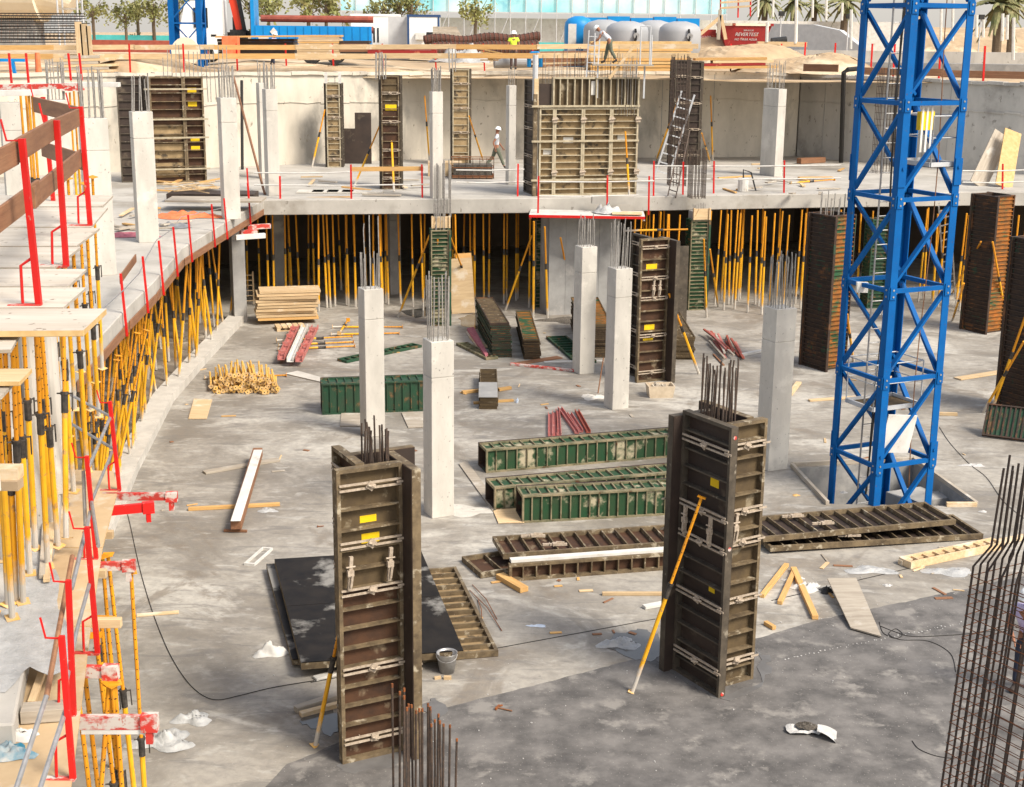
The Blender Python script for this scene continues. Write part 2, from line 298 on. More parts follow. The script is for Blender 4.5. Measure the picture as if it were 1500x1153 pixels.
# ---------------------------------------------------------------- retaining wall
def wall(name, label, pts, mat, th=.45):
    """pts: (px, py of the foot on the upper slab, py of the top)"""
    root = T(name, label, 'wall', P(pts[0][0], pts[0][1], 4.15)); b0 = root.location.copy(); b0.z = 0; root.location = b0
    mb = MB(); lo, hi = [], []
    for x, y, t in pts:
        q = P(x, y, 4.15); h = HZ(q, t); lo.append(Vector((q.x, q.y, -.2))-b0); hi.append(Vector((q.x, q.y, 4.15+h))-b0)
    n = len(pts); bk = Vector((0, th, 0))
    vs = lo+hi+[v+bk for v in lo]+[v+bk for v in hi]
    fs = []
    for i in range(n-1):
        fs += [(i, i+1, n+i+1, n+i), (2*n+i+1, 2*n+i, 3*n+i, 3*n+i+1), (n+i, n+i+1, 3*n+i+1, 3*n+i)]
    fs += [(0, n, 3*n, 2*n), (n-1, 2*n+n-1, 3*n+n-1, n+n-1)]
    mb.add(vs, fs); mb.build('wall_face', mat, root)
    cap = MB(); cj = MB()      # ragged top bead and a cold joint
    for i in range(n-1):
        L = (hi[i+1]-hi[i]).length; k = max(2, int(L/.7))
        for j in range(k):
            a = hi[i].lerp(hi[i+1], j/k); b = hi[i].lerp(hi[i+1], (j+1)/k)
            cap.bar(a+Vector((0, .2, R_(-.02, .05))), b+Vector((0, .2, R_(-.02, .05))), .5+R_(-.03, .08), .14)
            a2 = a+Vector((0, -.01, -1.25+R_(-.05, .05))); b2 = b+Vector((0, -.01, -1.25+R_(-.05, .05)))
            cj.bar(a2, b2, .06, R_(.02, .09))
    cap.build('ragged_top_edge', mat, root); cj.build('cold_joint', mat, root)
    for i in range(n-1):
        L = (hi[i+1]-hi[i]).length; k = max(1, round(L/2.6))
        for j in range(k):
            a = lo[i].lerp(lo[i+1], (j+.5)/k); b = hi[i].lerp(hi[i+1], (j+.5)/k); jm = MB(); jm.bar(a+Vector((0, -.004, .3)), b+Vector((0, -.004, 0)), .03, .014, (0, 1, 0)); jm.build('panel_joint', 'concrete_grey', root)
    return root
WL = [(-60, 262, 112), (150, 253, 110), (330, 245, 109), (450, 240, 108), (617, 233, 108), (800, 231, 107), (1000, 231, 107), (1165, 229, 110)]
WR = [(1167, 229, 111), (1240, 236, 113), (1330, 243, 117), (1440, 251, 122), (1560, 260, 127), (1900, 281, 140)]
wall('retaining_wall', 'long cream concrete retaining wall at the back of the pit', WL, 'wall_cream')
wall('retaining_wall', 'grey concrete retaining wall behind the blue crane mast', WR, 'wall_grey')
# ---------------------------------------------------------------- suspended slab (two wings)
edge = [P(x, y, 3.65) for x, y in ((1900, 311), (1560, 301), (1440, 300), (1160, 304), (780, 311), (640, 312), (386, 314), (332, 349), (268, 390), (228, 442), (188, 484), (110, 577))]
ins = [P(x, y, 4.15) for x, y in ((85, 762), (58, 862), (20, 1060))]
E_ = [Vector((p.x, p.y)) for p in edge]; I_ = [Vector((p.x, p.y)) for p in ins]
back = [Vector((-40, 9)), Vector((-40, 63.0)), Vector((45, 63.0)), Vector((45, 57))]
wl = [P(x, y, 4.15) for x, y, _ in WL+WR]
outline = E_+I_+[Vector((-12, 10)), Vector((-34, 12)), Vector((-34, 63))]+[Vector((p.x, p.y+.1)) for p in wl[1:]]
sl = MB(); sl.prism(list(reversed([(p.x, p.y) for p in outline])), 3.62, 4.15)
tag(sl.build('concrete_slab', 'slab', bevel=.02), 'raised concrete floor slab wrapping the back and left of the pit', 'slab', None, 'thing')
# kerb on the floor under the left wing
kb = [P(x, y) for x, y in ((352, 470), (300, 525), (245, 588), (192, 690), (150, 790))]
km = MB()
for a, b in zip(kb, kb[1:]): km.bar(a+Z*.11-GU*.1, b+Z*.11-GU*.1, .55, .24)
tag(km.build('concrete_kerb', 'concrete'), 'low pale concrete kerb along the foot of the left props', 'kerb')
um = MB(); um.prism([(p.x-.2, p.y) for p in reversed(kb)]+[(p.x-9, p.y) for p in kb], -.004, .012); struct('rough_ground', um, 'under_dirt')
# ================================================================ COLUMNS
_bars = {}
def bar_mesh(h, r, mat, lean=0):
    k = (round(h, 1), r, mat, lean)
    if k not in _bars:
        b = MB(); b.path([(0, 0, 0), (lean*.3, 0, h*.3), (lean, 0, h*.9), (lean*.6, 0, h)], r, 5); _bars[k] = b.mesh('rebar', mat)
    return _bars[k]
def starters(root, a, b, z, h, mat, n=12, r=.014, spread=1.0, tall=()):
    per = []
    for i in range(n):
        t = i/n*4; s = int(t); fr = t-s
        x, y = [(-1+2*fr, -1), (1, -1+2*fr), (1-2*fr, 1), (-1, 1-2*fr)][s]; per.append((x*(a/2-.07), y*(b/2-.07)))
    for i, (x, y) in enumerate(per):
        hh = h*(R_(.86, 1.08))+(tall[i] if i < len(tall) else 0)
        o = put('rebar', bar_mesh(hh, r, mat, R_(-.03, .05)), root, (x*spread, y*spread, z-.02), R_(0, 6.3))
        o.rotation_euler.x = R_(-.035, .035)
def column(corner, z0, h, label, a=.5, b=.5, rot=GA, bars=.9, n=12, mat='concrete', barmat='rebar_grey', group=None, tall=(), from_center=False, r=.014):
    p = P(*corner, z0) if not isinstance(corner, Vector) else corner
    if not from_center: p = p+Vector((math.cos(rot), math.sin(rot), 0))*a/2+Vector((-math.sin(rot), math.cos(rot), 0))*b/2
    root = T('concrete_column', label, 'column', p, rot, group)
    mb = MB(); cut = h*.80
    mb.box(-a/2, a/2, -b/2, b/2, 0, cut-.008); mb.box(-a/2+.006, a/2-.006, -b/2+.006, b/2-.006, cut-.008, cut+.008); mb.box(-a/2, a/2, -b/2, b/2, cut+.008, h)
    mb.build('shaft', mat, root, bevel=.012)
    if bars: starters(root, a, b, h, bars, barmat, n, r=r, tall=tall)
    return root
column((633, 760), 0, 3.81, 'pale concrete column standing right behind the nearest left column form', bars=1.35, n=14)
column((537, 641), 0, 3.78, 'pale concrete column rising behind the rebar of the nearest left form', bars=.85, tall=(.9, 0, 0, .9, 0, 0, 0, .9))
column((849, 549), 0, 3.85, 'farther of the two pale columns left of the tall brown form', bars=.9)
column((897, 601), 0, 3.88, 'nearer of the two pale columns left of the tall brown form', bars=1.25, barmat='rebar_grey')
column((1125, 691), 0, 3.88, 'pale concrete column behind the nearest right form by the blue mast', a=.55, b=.55, bars=1.2, n=16)
column((204, 356), 4.15, 3.6, 'white concrete column on the left slab in front of the wide brown form', a=.56, bars=1.0, n=8, r=.016)
column((330, 322), 4.15, 3.76, 'white concrete column at the inner corner of the raised slab', bars=.95, n=8, r=.02)
column((394, 287), 4.15, 3.76, 'grey concrete column left of the narrow beige form on the slab', bars=.85, n=8, r=.02, a=.42)
column((384, 262), 4.15, 3.76, 'white concrete column half hidden behind the grey column on the slab', bars=.85, n=6, r=.018, a=.36)
column((634, 291), 4.15, 3.75, 'grey column at the slab edge between two column forms', a=.4, b=.3, bars=.85, n=8, r=.022)
column((913, 261), 4.15, 3.77, 'grey column at the right end of the big wall form', a=.64, b=.5, bars=.95, n=14)
column((1134, 259), 4.15, 3.62, 'deep grey column left of the blue mast by the retaining wall', a=.40, b=1.1, bars=1.1, n=14)
column((133, 405), 4.15, 3.75, 'wide white column close behind the wooden deck', a=.62, bars=1.15, n=14, r=.016)
pc = PY(82, 146, 44); column(Vector((pc.x, pc.y, 4.15)), 4.15, pc.z-4.15, 'white column with a thick bundle of bars far left on the slab', a=.6, bars=1.2, n=18, r=.016, from_center=True)
pc = PY(15, 150, 40); column(Vector((pc.x, pc.y, 4.15)), 4.15, pc.z-4.15, 'white column cut by the left picture edge behind the plank rail', a=.6, bars=0, from_center=True)
pc = PY(749, 125, 56); column(Vector((pc.x, pc.y, 4.15)), 4.15, pc.z-4.15, 'slim grey column just left of the big wall form', a=.3, b=.3, bars=.7, n=4, from_center=True)
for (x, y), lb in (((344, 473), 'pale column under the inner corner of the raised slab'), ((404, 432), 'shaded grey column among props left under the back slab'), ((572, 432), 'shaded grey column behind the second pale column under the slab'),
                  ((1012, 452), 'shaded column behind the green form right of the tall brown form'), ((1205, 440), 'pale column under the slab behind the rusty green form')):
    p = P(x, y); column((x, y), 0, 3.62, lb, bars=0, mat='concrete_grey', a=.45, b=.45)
# concrete core wall under the slab with board marks
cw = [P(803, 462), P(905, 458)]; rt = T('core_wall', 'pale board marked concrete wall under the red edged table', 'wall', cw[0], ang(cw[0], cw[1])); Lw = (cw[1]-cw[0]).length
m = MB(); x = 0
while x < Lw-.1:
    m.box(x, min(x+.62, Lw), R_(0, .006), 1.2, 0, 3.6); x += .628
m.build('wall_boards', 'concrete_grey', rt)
# ================================================================ FORMWORK PANELS
_pan = {}
def panel(W, H, nr, mats, parent, loc, rot, d=.13, rail=.055, clamps=(), stick=(), name='panel', vert=0, label=None, bits=(), mat=None, holes=False):
    """steel framed shutter panel; local x = width seen from outside, z = height, ribs towards -y, face at +y"""
    fm, rm, pm_, bm = mats; key = (W, H, nr, mats, d, rail, vert)
    if key not in _pan:
        f = MB(); f.box(0, rail, -d, -.004, 0, H); f.box(W-rail, W, -d, -.004, 0, H); f.box(rail, W-rail, -d+.003, -.004, 0, rail); f.box(rail, W-rail, -d+.003, -.004, H-rail, H)
        r = MB()
        for i in range(1, nr):
            z = H*i/nr; e_ = R_(-.006, .006); r.box(rail, W-rail, -d+.006, -.022, z-.013+e_, z+.013+e_)
        for i in range(1, vert+1):
            x = W*i/(vert+1); r.box(x-.02, x+.02, -d+.015, -.022, rail, H-rail)
        p = MB(); p.box(.003, W-.003, -.022, -.002, .003, H-.003)
        b = MB(); b.box(.006, W-.006, -.002, .006, .006, H-.006)
        _pan[key] = [f.mesh('frame', fm), r.mesh('ribs', rm), p.mesh('ply_back', pm_), b.mesh('face', bm)]
    ms = _pan[key]
    o = put(name, ms[0], parent, loc)
    if mat is not None: o.matrix_world = mat
    elif rot is not None: o.rotation_euler = (0, 0, rot)
    if label: o['label'] = label
    put('ribs', ms[1], o); put('plywood', ms[2], o); put('casting_face', ms[3], o)
    for z in clamps:      # twin tie bars with a square plate nut
        c = MB()
        for dz in (-.035, .04): c.box(rail*.6, W-rail*.5, -d-.022, -d+.006, z+dz-.013, z+dz+.013)
        c.build('tie_bar', 'clamp', o)
        n = MB(); n.tube((W*.5+R_(-.1, .1)*W, -d-.03, z), (W*.5, -d-.09, z), .016, 6)
        a = R_(0, .8); s = .055; cx = W*.5
        n.hexa([(cx+s*1.4*math.cos(a+k*math.pi/2), -d-.026, z+s*1.4*math.sin(a+k*math.pi/2)) for k in range(4)]+[(cx+s*1.4*math.cos(a+k*math.pi/2), -d-.042, z+s*1.4*math.sin(a+k*math.pi/2)) for k in range(4)])
        n.tube((cx-.05, -d-.06, z+.02), (cx+.05, -d-.06, z-.02), .014, 5)
        n.build('plate_nut', 'clamp', o)
        e = MB(); e.box(W-.10, W+.05, -d-.035, -d-.024, z-.012, z+.018); e.build('wedge', 'clamp', o)
    for x, z in bits:     # upright clamps between the tie bars
        c = MB(); L = .48; c.bar((x, -d-.03, z), (x+.03, -d-.045, z+L), .045, .05, (1, 0, 0)); c.box(x-.03, x+.06, -d-.075, -d-.02, z+L*.42, z+L*.6); c.tube((x-.05, -d-.06, z+L*.7), (x+.08, -d-.06, z+L*.7), .014, 5)
        c.bar((x+.01, -d-.07, z+.05), (x+.03, -d-.08, z+L*.45), .03, .03, (1, 0, 0)); c.build('clamp', 'clamp', o)
    for x, z, sw, sh in stick:
        s = MB(); s.box(x, x+sw, -.026, -.022, z, z+sh); s.build('sticker', 'sticker', o)
    return o
BR = ('form_frame', 'form_frame', 'form_ply', 'form_face'); OL = ('form_frame', 'form_frame', 'form_olive', 'form_face'); DK = ('form_dark', 'form_dark', 'form_face', 'form_face')
BG = ('rib_beige', 'rib_beige', 'form_beige', 'form_face'); GR = ('green_rib', 'green_rib', 'green', 'green_dark'); GD = ('green_dark', 'green_dark', 'green_dark', 'brown_dark'); GO = ('brown_dark', 'green_orange', 'green_orange', 'brown_dark'); KD = ('brown_dark', 'brown_dark', 'brown_dark', 'brown_dark')
def pinwheel(root, a, b, Wa, Wb, H, nr, hand, sides, Hs=None, **kw):
    """four panels set pinwheel fashion round an a x b column; sides = list of (materials, kwargs) front, right, back, left"""
    for k in range(4):
        W = Wa if k % 2 == 0 else Wb; mats, ex = sides[k]; h = H if not Hs else Hs[k]
        la = (a if k % 2 == 0 else b)/2; lb = (b if k % 2 == 0 else a)/2
        x0 = la-W if hand > 0 else -la
        loc = Matrix.Rotation(k*math.pi/2, 3, 'Z') @ Vector((x0, -lb, 0))
        panel(W, h, nr, mats, root, loc, k*math.pi/2, **{**kw, **ex})
U_ = lambda r: (Vector((math.cos(r), math.sin(r), 0)), Vector((-math.sin(r), math.cos(r), 0)))
# ---- nearest left form
r = math.radians(27); u, v = U_(r); a = b = .5; Wa = Wb = .95
c = P(502, 1121)-u*(a/2-Wa)-v*(-b/2-.13); c.z = 0
F1 = T('column_form', 'tall brown steel column form at front left of the floor with two yellow stickers', 'column form', c, r)
cl = [.34, 1.40, 2.56, 3.24, 4.06]
pinwheel(F1, a, b, Wa, Wb, 4.32, 15, 1, [
    (OL, dict(clamps=cl, stick=((.36, 3.50, .24, .10), (.38, 3.20, .26, .14)), bits=((.14, 2.62), (.72, 2.66)))), (BR, dict(clamps=cl[:2])), (BR, dict(clamps=cl[2:])), (BR, dict(clamps=cl))], Hs=[4.32, 4.30, 4.31, 4.34])
m = MB(); m.box(a/2-Wa+.06, a/2-.06, -b/2-.026, -b/2-.0225, .06, 2.55); m.build('brown_plywood', 'form_ply', F1)
starters(F1, .44, .44, 3.9, .92, 'rebar', 14)
# ---- nearest right form
r = math.radians(31); u, v = U_(r); a, b, Wa, Wb = .5, .78, .80, 1.18
c = P(1058, 1022)-u*(-a/2-.05)-v*(b/2-Wb); c.z = 0
F2 = T('column_form', 'tall brown steel column form at front right with dark ribbed left side', 'column form', c, r)
cl = [.42, 1.45, 2.40, 2.90, 3.95]
pinwheel(F2, a, b, Wa, Wb, 4.32, 15, -1, [
    (OL, dict(clamps=cl, bits=((.22, 2.42),))), (BR, dict(clamps=cl[:2])), (DK, dict(clamps=cl[2:])), (DK, dict(clamps=cl, stick=((.62, 3.30, .2, .14), (.7, 1.6, .14, .12)), bits=((.2, 2.4), (.82, 2.4))))], Hs=[4.32, 4.34, 4.28, 4.36])
starters(F2, .44, .70, 3.9, 1.3, 'rebar', 18)
for x, z in ((-.31, 4.2), (-.31, 2.45), (-.31, .06)):
    m = MB(); m.tube((x, .39-1.18-.002, z), (x, .39-1.18-.008, z), .032, 7); m.build('red_paint_mark', 'red_cement', F2)
# ---- tall form in the middle distance
r = math.radians(24.5); u, v = U_(r); a, b, Wa, Wb = .5, .5, .95, 1.0
c = P(932, 561)-u*(a/2-Wa)-v*(-b/2-.10); c.z = 0
F3 = T('column_form', 'tall brown column form with open back plate between pale columns and green form', 'column form', c, r)
pinwheel(F3, a, b, Wa, Wb, 4.25, 14, 1, [
    (BR, dict(clamps=[.3, 1.4, 2.5, 3.1, 4.0], stick=((.25, 3.3, .36, .2), (.25, 1.55, .34, .16), (.22, 1.2, .34, .1)), bits=((.42, 2.55), (.62, 2.55)))), (DK, {}), (DK, {}), (DK, dict(clamps=[.3, 1.4, 2.5, 3.1, 4.0]))], Hs=[4.25, 4.2, 4.1, 4.27])
pp = P(978, 474); m = MB(); m.box(0, .68, 0, .06, 0, 2.75); rt = tag(m.build('plywood_board', 'form_dark', None, pp, GA*.3), 'dark upright plywood board right of the tall brown form', 'board'); rt.rotation_euler = (-.03, 0, GA*.3)
# ---- ribbed green / rusty forms
def ribform(corner, r, W, H, nr, mats, label, side=None, hand=1, z0=0, b=None, bars=0, bm='rebar_grey', corner_at='fl', Wb=None):
    u, v = U_(r); a = W-.12; b = b or a; Wb = Wb or b+.12
    c = P(*corner, z0)-u*(a/2-W if hand > 0 else -a/2)-v*(-b/2-.09); c.z = z0
    R = T('column_form', label, 'column form', c, r); sd = side or mats
    pinwheel(R, a, b, W, Wb, H, nr, hand, [(mats, {}), (sd, {}), (mats, {}), (sd, {})], d=.08, rail=.04)
    if bars: starters(R, a*.9, b*.9, H-.3, bars, bm, 10)
    return R
ribform((632, 478), GA*.5, .62, 3.35, 24, GR, 'narrow green column form under the slab behind the nearest pale column', GD, bars=1.3)
ribform((783, 452), GA*.5, .60, 3.3, 24, GR, 'narrow green column form at left edge of the pale core wall', GD)
ribform((1008, 455), GA*.5, .66, 3.35, 24, GR, 'narrow green column form under the slab right of the tall brown form', GD, bars=.9)
ribform((1270, 452), GA*.5, .66, 3.35, 24, GD, 'narrow green column form seen through the blue crane mast', GD)
ribform((1205, 543), math.radians(29), .95, 4.75, 34, GO, 'tall rusty orange and green column form left of the blue mast', KD, hand=-1, Wb=1.15, bars=.9)
ribform((1440, 489), math.radians(29), .95, 4.75, 34, GO, 'tall rusty green column form right of the blue mast', KD, hand=-1, Wb=1.1)
ribform((1504, 612), math.radians(30), 1.0, 4.8, 34, GO, 'dark rusty column form cut by the right picture edge', KD, hand=-1, Wb=1.15)
for px, py in ((645, 312), (1022, 312)):   # timber heads on top of the green forms
    q = P(px, 476 if px < 700 else 456); h = 3.36
    m = MB(); m.box(-.33, -.27, -.05, .05, 0, .42); m.box(.27, .33, -.05, .05, 0, .42); m.box(-.27, .27, .0, .04, 0, .4); m.bar((-.27, -.02, .05), (-.1, -.02, .38), .05, .03, (0, 1, 0))
    tag(m.build('timber_box', 'wood', None, q+Vector((.02, .15, h+.02)), GA*.5), 'small timber head box on the narrow green form %s' % ('near the nearest pale column' if px < 700 else 'right of the tall brown form'), 'timber box', None, 'thing')
# ---- forms standing on the raised slab
def bigform(name, label, corner, r, panels, side_w, H, z0=4.15, top=0, cat='wall form', nr=13, mats=BG, tk=.7):
    q = P(*corner, z0); R = T(name, label, cat, q, r); x = 0
    for W in panels:
        panel(W, H, nr, mats, R, (x, 0, 0), 0, d=.16, rail=.065); x += W+.006
    panel(side_w, H+top*.9, nr+3, DK, R, (-.02, side_w+.02, 0), -math.pi/2, d=.09, rail=.05, clamps=(.4, 1.4, 2.4, 3.2))
    return R, x
wl_, wr_ = P(787, 287, 4.15), P(930, 284, 4.15); Wt = (wr_-wl_).length; hb = HZ(wl_, 158); ht = HZ(wl_, 113)
WF, x = bigform('wall_form', 'big beige and brown wall form with many ribs standing at the slab edge', (787, 287), ang(wl_, wr_), [Wt*.15, Wt*.285, Wt*.285, Wt*.275], 1.5, hb, top=ht-hb)
xs = Wt*.13; panel(Wt-xs, ht-hb-.01, 1, ('rib_beige', 'rib_beige', 'form_olive', 'form_face'), WF, (xs, 0, hb+.01), 0, d=.16, rail=.06, vert=11)
m = MB(); m.box(-.22, -.08, -.14, -.02, 0, ht*.86); m.build('corner_post', 'form_frame', WF); m = MB(); m.box(-.2, -.04, -.12, 0, hb, ht-.05); m.build('corner_timber', 'wood', WF)
m = MB(); m.box(.02, xs-.03, -.03, .0, hb+.03, hb+.85); m.build('dark_board', 'form_face', WF)
for z in (.55, 1.95, 3.2):
    m = MB(); m.box(-.3, Wt+.02, -.22, -.17, z, z+.07); m.build('waler', 'rib_beige', WF)
for z in (.85, 2.75):
    for xx in (.15, .435, .72, .99):
        m = MB(); m.box(Wt*xx-.09, Wt*xx+.09, -.225, -.165, z-.1, z+.1); m.tube((Wt*xx-.12, -.24, z), (Wt*xx+.12, -.24, z+.03), .03, 6); m.build('clamp', 'clamp', WF)
for xx, z, w_ in ((.25, 1.9, .38), (.80, 1.95, .34), (.05, 1.5, .3), (.52, hb+.45, .2)):
    m = MB(); m.box(Wt*xx, Wt*xx+w_, -.034, -.024, z, z+.22 if xx != .52 else z+.5); m.build('paper_label', 'white', WF)
wl2, wr2 = P(225, 268, 4.15), P(304, 266, 4.15); W2 = (wr2-wl2).length; h2 = HZ(wl2, 112)
WG, x = bigform('wall_form', 'brown wall form with yellow stickers on the slab behind the white column', (225, 268), ang(wl2, wr2), [W2*.62, W2*.36], 1.2, h2, mats=('form_frame', 'form_frame', 'form_ply', 'form_face'))
panel(W2*.5, h2, 13, DK, WG, (-W2*.56, .5, 0), 0, d=.09, rail=.05)
for xx, z in ((.70, h2*.85), (.70, h2*.72), (.72, h2*.38), (.72, h2*.30)):
    m = MB(); m.box(W2*xx, W2*xx+.34, -.034, -.024, z, z+.18); m.build('sticker', 'sticker', WG)
for z in (.5, 1.7, 2.4, h2-.5):
    m = MB(); m.box(-.2, W2+.1, -.23, -.17, z, z+.06); m.build('waler', 'rib_beige', WG)
for i, xx in enumerate((.05, .28, .46)):
    m = MB(); m.box(W2*.02, W2*.58, -.03, -.023, h2*(.05+i*.18), h2*(.19+i*.18)); m.build('beige_plywood', 'form_beige', WG)
def slimform(corner, wpx, top, label, mats, nr=14, extra=0):
    q = P(*corner, 4.15); q2 = P(corner[0]+wpx, corner[1], 4.15); W = (q2-q).length; H = HZ(q, top)
    R = T('column_form', label, 'column form', q, 0.05)
    panel(W, H, nr, mats, R, (0, 0, 0), 0, d=.08, rail=.05, clamps=[H*k for k in (.1, .35, .6, .85)])
    panel(W+.2, H, nr, DK, R, (-.02, W+.25, 0), -math.pi/2, d=.08, rail=.05); panel(W+.2, H, nr, DK, R, (W+.02, .02, 0), math.pi/2, d=.08, rail=.05); panel(W, H, nr, DK, R, (W, W+.25, 0), math.pi, d=.08, rail=.05)
    return R, W, H
R, W, H = slimform((480, 245), 20, 122, 'narrow beige column form by the retaining wall with white top boards', BG)
for x in (-.05, W-.05):
    m = MB(); m.box(x, x+.12, -.1, .02, H, H+.45); m.build('white_board', 'white', R)
R, W, H = slimform((560, 277), 26, 111, 'brown and olive column form with yellow prop on its front', BR)
m = MB(); m.box(.08, W-.08, -.03, -.024, H*.72, H-.1); m.build('olive_board', 'form_olive', R); m = MB(); m.box(.15, W-.1, -.05, -.03, H*.70, H*.75); m.build('sticker', 'sticker', R); starters(R, .5, .5, H-.1, 1.0, 'rebar_grey', 10, r=.022)
R, W, H = slimform((663, 243), 24, 101, 'slim beige column form left of the walking worker', BG); starters(R, .4, .4, H-.1, .95, 'rebar_grey', 8, r=.022)
R, W, H = slimform((984, 243), 20, 88, 'dark column form with leaning ladder right of the big wall form', DK)
slimform((1000, 242), 22, 90, 'tall dark column form behind the rusty rebar cage', DK)
# ================================================================ PANELS LYING ON THE FLOOR
def flat(label, A, B, W, nr, mats, z=.0, d=.11, cat='form panel', name='form_panel', up=True, bits=(), clampy=True, tilt=0, zb=None, grp=None, rail=.06):
    a, b = P(*A, z), P(*B, z if zb is None else zb); a.z = z; b.z = z if zb is None else zb
    L = (b-a).length; l = (b-a).normalized(); upv = (Z-l*l.z).normalized()
    if tilt: upv = Quaternion(l, tilt) @ upv
    x = l.cross(upv); M4 = Matrix((x, -upv, l)).transposed().to_4x4(); M4.translation = a+upv*.006
    if not up:      # casting face upwards
        x = -x; M4 = Matrix((x, upv, l)).transposed().to_4x4(); M4.translation = a+upv*(d+.0)-x*W
    R = T(name, label, cat, mat=M4, group=grp)
    panel(W, L, nr, mats, R, (0, 0, 0), None, d=d, rail=rail, name='steel_frame', bits=bits)
    return R
FB = ('form_frame', 'form_frame', 'form_ply', 'form_face')
# right stack in front of the crane mast (long axis runs left-right; width goes away from the camera)
flat('brown ribbed panel, upper one of the stack before the blue mast', (1400, 769), (1118, 795), 1.18, 14, ('form_frame', 'form_frame', 'form_face', 'form_face'), z=.22, bits=((.35, 2.6), (.9, 3.0)))
flat('brown ribbed panel, lower one of the stack before the blue mast', (1440, 790), (1128, 809), 1.25, 15, ('form_frame', 'form_frame', 'form_face', 'form_face'), z=.01, zb=.05, bits=((.25, 2.6),))
flat('brown ribbed panel with clamps lying behind the white strip', (1000, 801), (737, 820), 1.0, 13, FB, z=.22, bits=((.2, 2.3), (.75, 2.6)))
flat('short brown panel end poking out left of the floor stack', (768, 838), (704, 848), .95, 2, FB, z=0)
q1, q2 = P(744, 849), P(1000, 830); fm_ = frame(q1, q2); R = T('form_panel', 'rusty panel standing on its long edge under the white strip', 'form panel', mat=fm_); L = (q2-q1).length
mm = Matrix(((0, 0, 1), (1, 0, 0), (0, 1, 0))).transposed()
e = panel(.34, L, 13, ('form_frame', 'form_frame', 'form_ply', 'form_face'), R, None, None, d=.12, name='steel_frame'); e.matrix_local = Matrix(((0, 0, 1, 0), (0, 1, 0, 0), (1, 0, 0, .0), (0, 0, 0, 1))) if False else Matrix.Rotation(math.pi/2, 4, 'Y') @ Matrix.Translation((-.34, 0, 0))
m = MB(); c = MB(); m.box(.05, L, -.05, .10, .345, .40); tag(m.build('white_strip', 'white', None), 'white plastic strip lying along the edge standing rusty panel', 'strip', None, 'thing').matrix_world = fm_
# dark plates
pa, pb, pc_ = P(440, 973, .2), P(678, 957, .2), P(401, 818, .2)
def plate(label, A, B, C, z, th, mat, seams=1, under='form_frame', name='dark_plate'):
    a, b, c = (P(*k, z) for k in (A, B, C)); fmx = frame(a, b); L = (b-a).length; W = (c-a).dot(fmx.to_3x3().col[1])
    sk_ = (c-a).dot(fmx.to_3x3().col[0])
    R = T(name, label, 'form panel', mat=fmx)
    def quad(mb, y0, y1, z0, z1, e=0): 
        f = lambda y: sk_*y/W
        mb.hexa([(f(y0)-e, y0, z0), (L+f(y0)*.25+e, y0, z0), (L+f(y1)*.25+e, y1, z0), (f(y1)-e, y1, z0), (f(y0)-e, y0, z1), (L+f(y0)*.25+e, y0, z1), (L+f(y1)*.25+e, y1, z1), (f(y1)-e, y1, z1)])
    m = MB(); quad(m, 0, W, -th, -.012); m.build('steel_frame', under, R)
    for k in range(seams+1):
        y0 = W*k/(seams+1); m = MB(); quad(m, y0+.006, W*(k+1)/(seams+1)-.006, -.012, .004); m.build('black_plywood', mat, R)
    return R
plate('big black plywood faced panel lying behind the nearest left form', (441, 971), (679, 953), (402, 819), .30, .12, 'ply_black')
plate('second black panel underneath, showing a strip on the left', (428, 966), (600, 958), (390, 826), .15, .10, 'ply_black', 0)
flat('beige ribbed panel poking out right of the black plates', (668, 838), (730, 962), 1.3, 13, ('form_frame', 'form_frame', 'form_beige', 'form_face'), z=.0)
flat('light panel frame lying against the rebar cage at right', (1316, 826), (1452, 797), .34, 9, ('wood', 'wood', 'wood_brown', 'wood'), z=0, d=.14)
# green box forms
def boxform(label, A, B, top_y, W, nr, mats, lid=True):
    a, b = P(*A), P(*B); fm = frame(a, b); L = (b-a).length; h = HZ(a, top_y); R = T('box_form', label, 'column form', mat=fm)
    def attach(mt, w):
        o = panel(w, L, nr, mats, R, None, None, d=.07, rail=.04, name='side_panel'); o.matrix_local = mt; return o
    # front side: panel x -> up, z -> along, -y -> towards camera(-Y local)
    attach(Matrix(((0, 0, 1, 0), (0, 1, 0, 0), (-1, 0, 0, h), (0, 0, 0, 1))), h)
    attach(Matrix(((0, 0, 1, 0), (-1, 0, 0, W-.01), (0, -1, 0, h-.07), (0, 0, 0, 1))), W-.02)
    m = MB(); m.box(0, L, W, W+.06, 0, h); m.build('back_panel', 'brown_dark', R); m = MB(); m.box(0, L, .02, W, 0, .05); m.build('bottom_panel', 'brown_dark', R)
    m = MB(); m.box(L-.03, L-.01, .02, W, .06, h-.1); m.build('end_plate', 'brown_dark', R)
    return R
boxform('long hollow green box form, farthest of the row lying behind the right form', (711, 692), (1000, 667), 658, .55, 20, GR)
boxform('hollow green box form with rusty far end, middle of the lying row', (723, 747), (1000, 722), 713, .60, 19, GR)
boxform('hollow green box form, nearest of the lying row', (764, 765), (1000, 752), 725, .58, 17, GR)
boxform('dark green box form lying behind the two nearest pale columns', (472, 607), (626, 601), 562, .65, 13, GD)
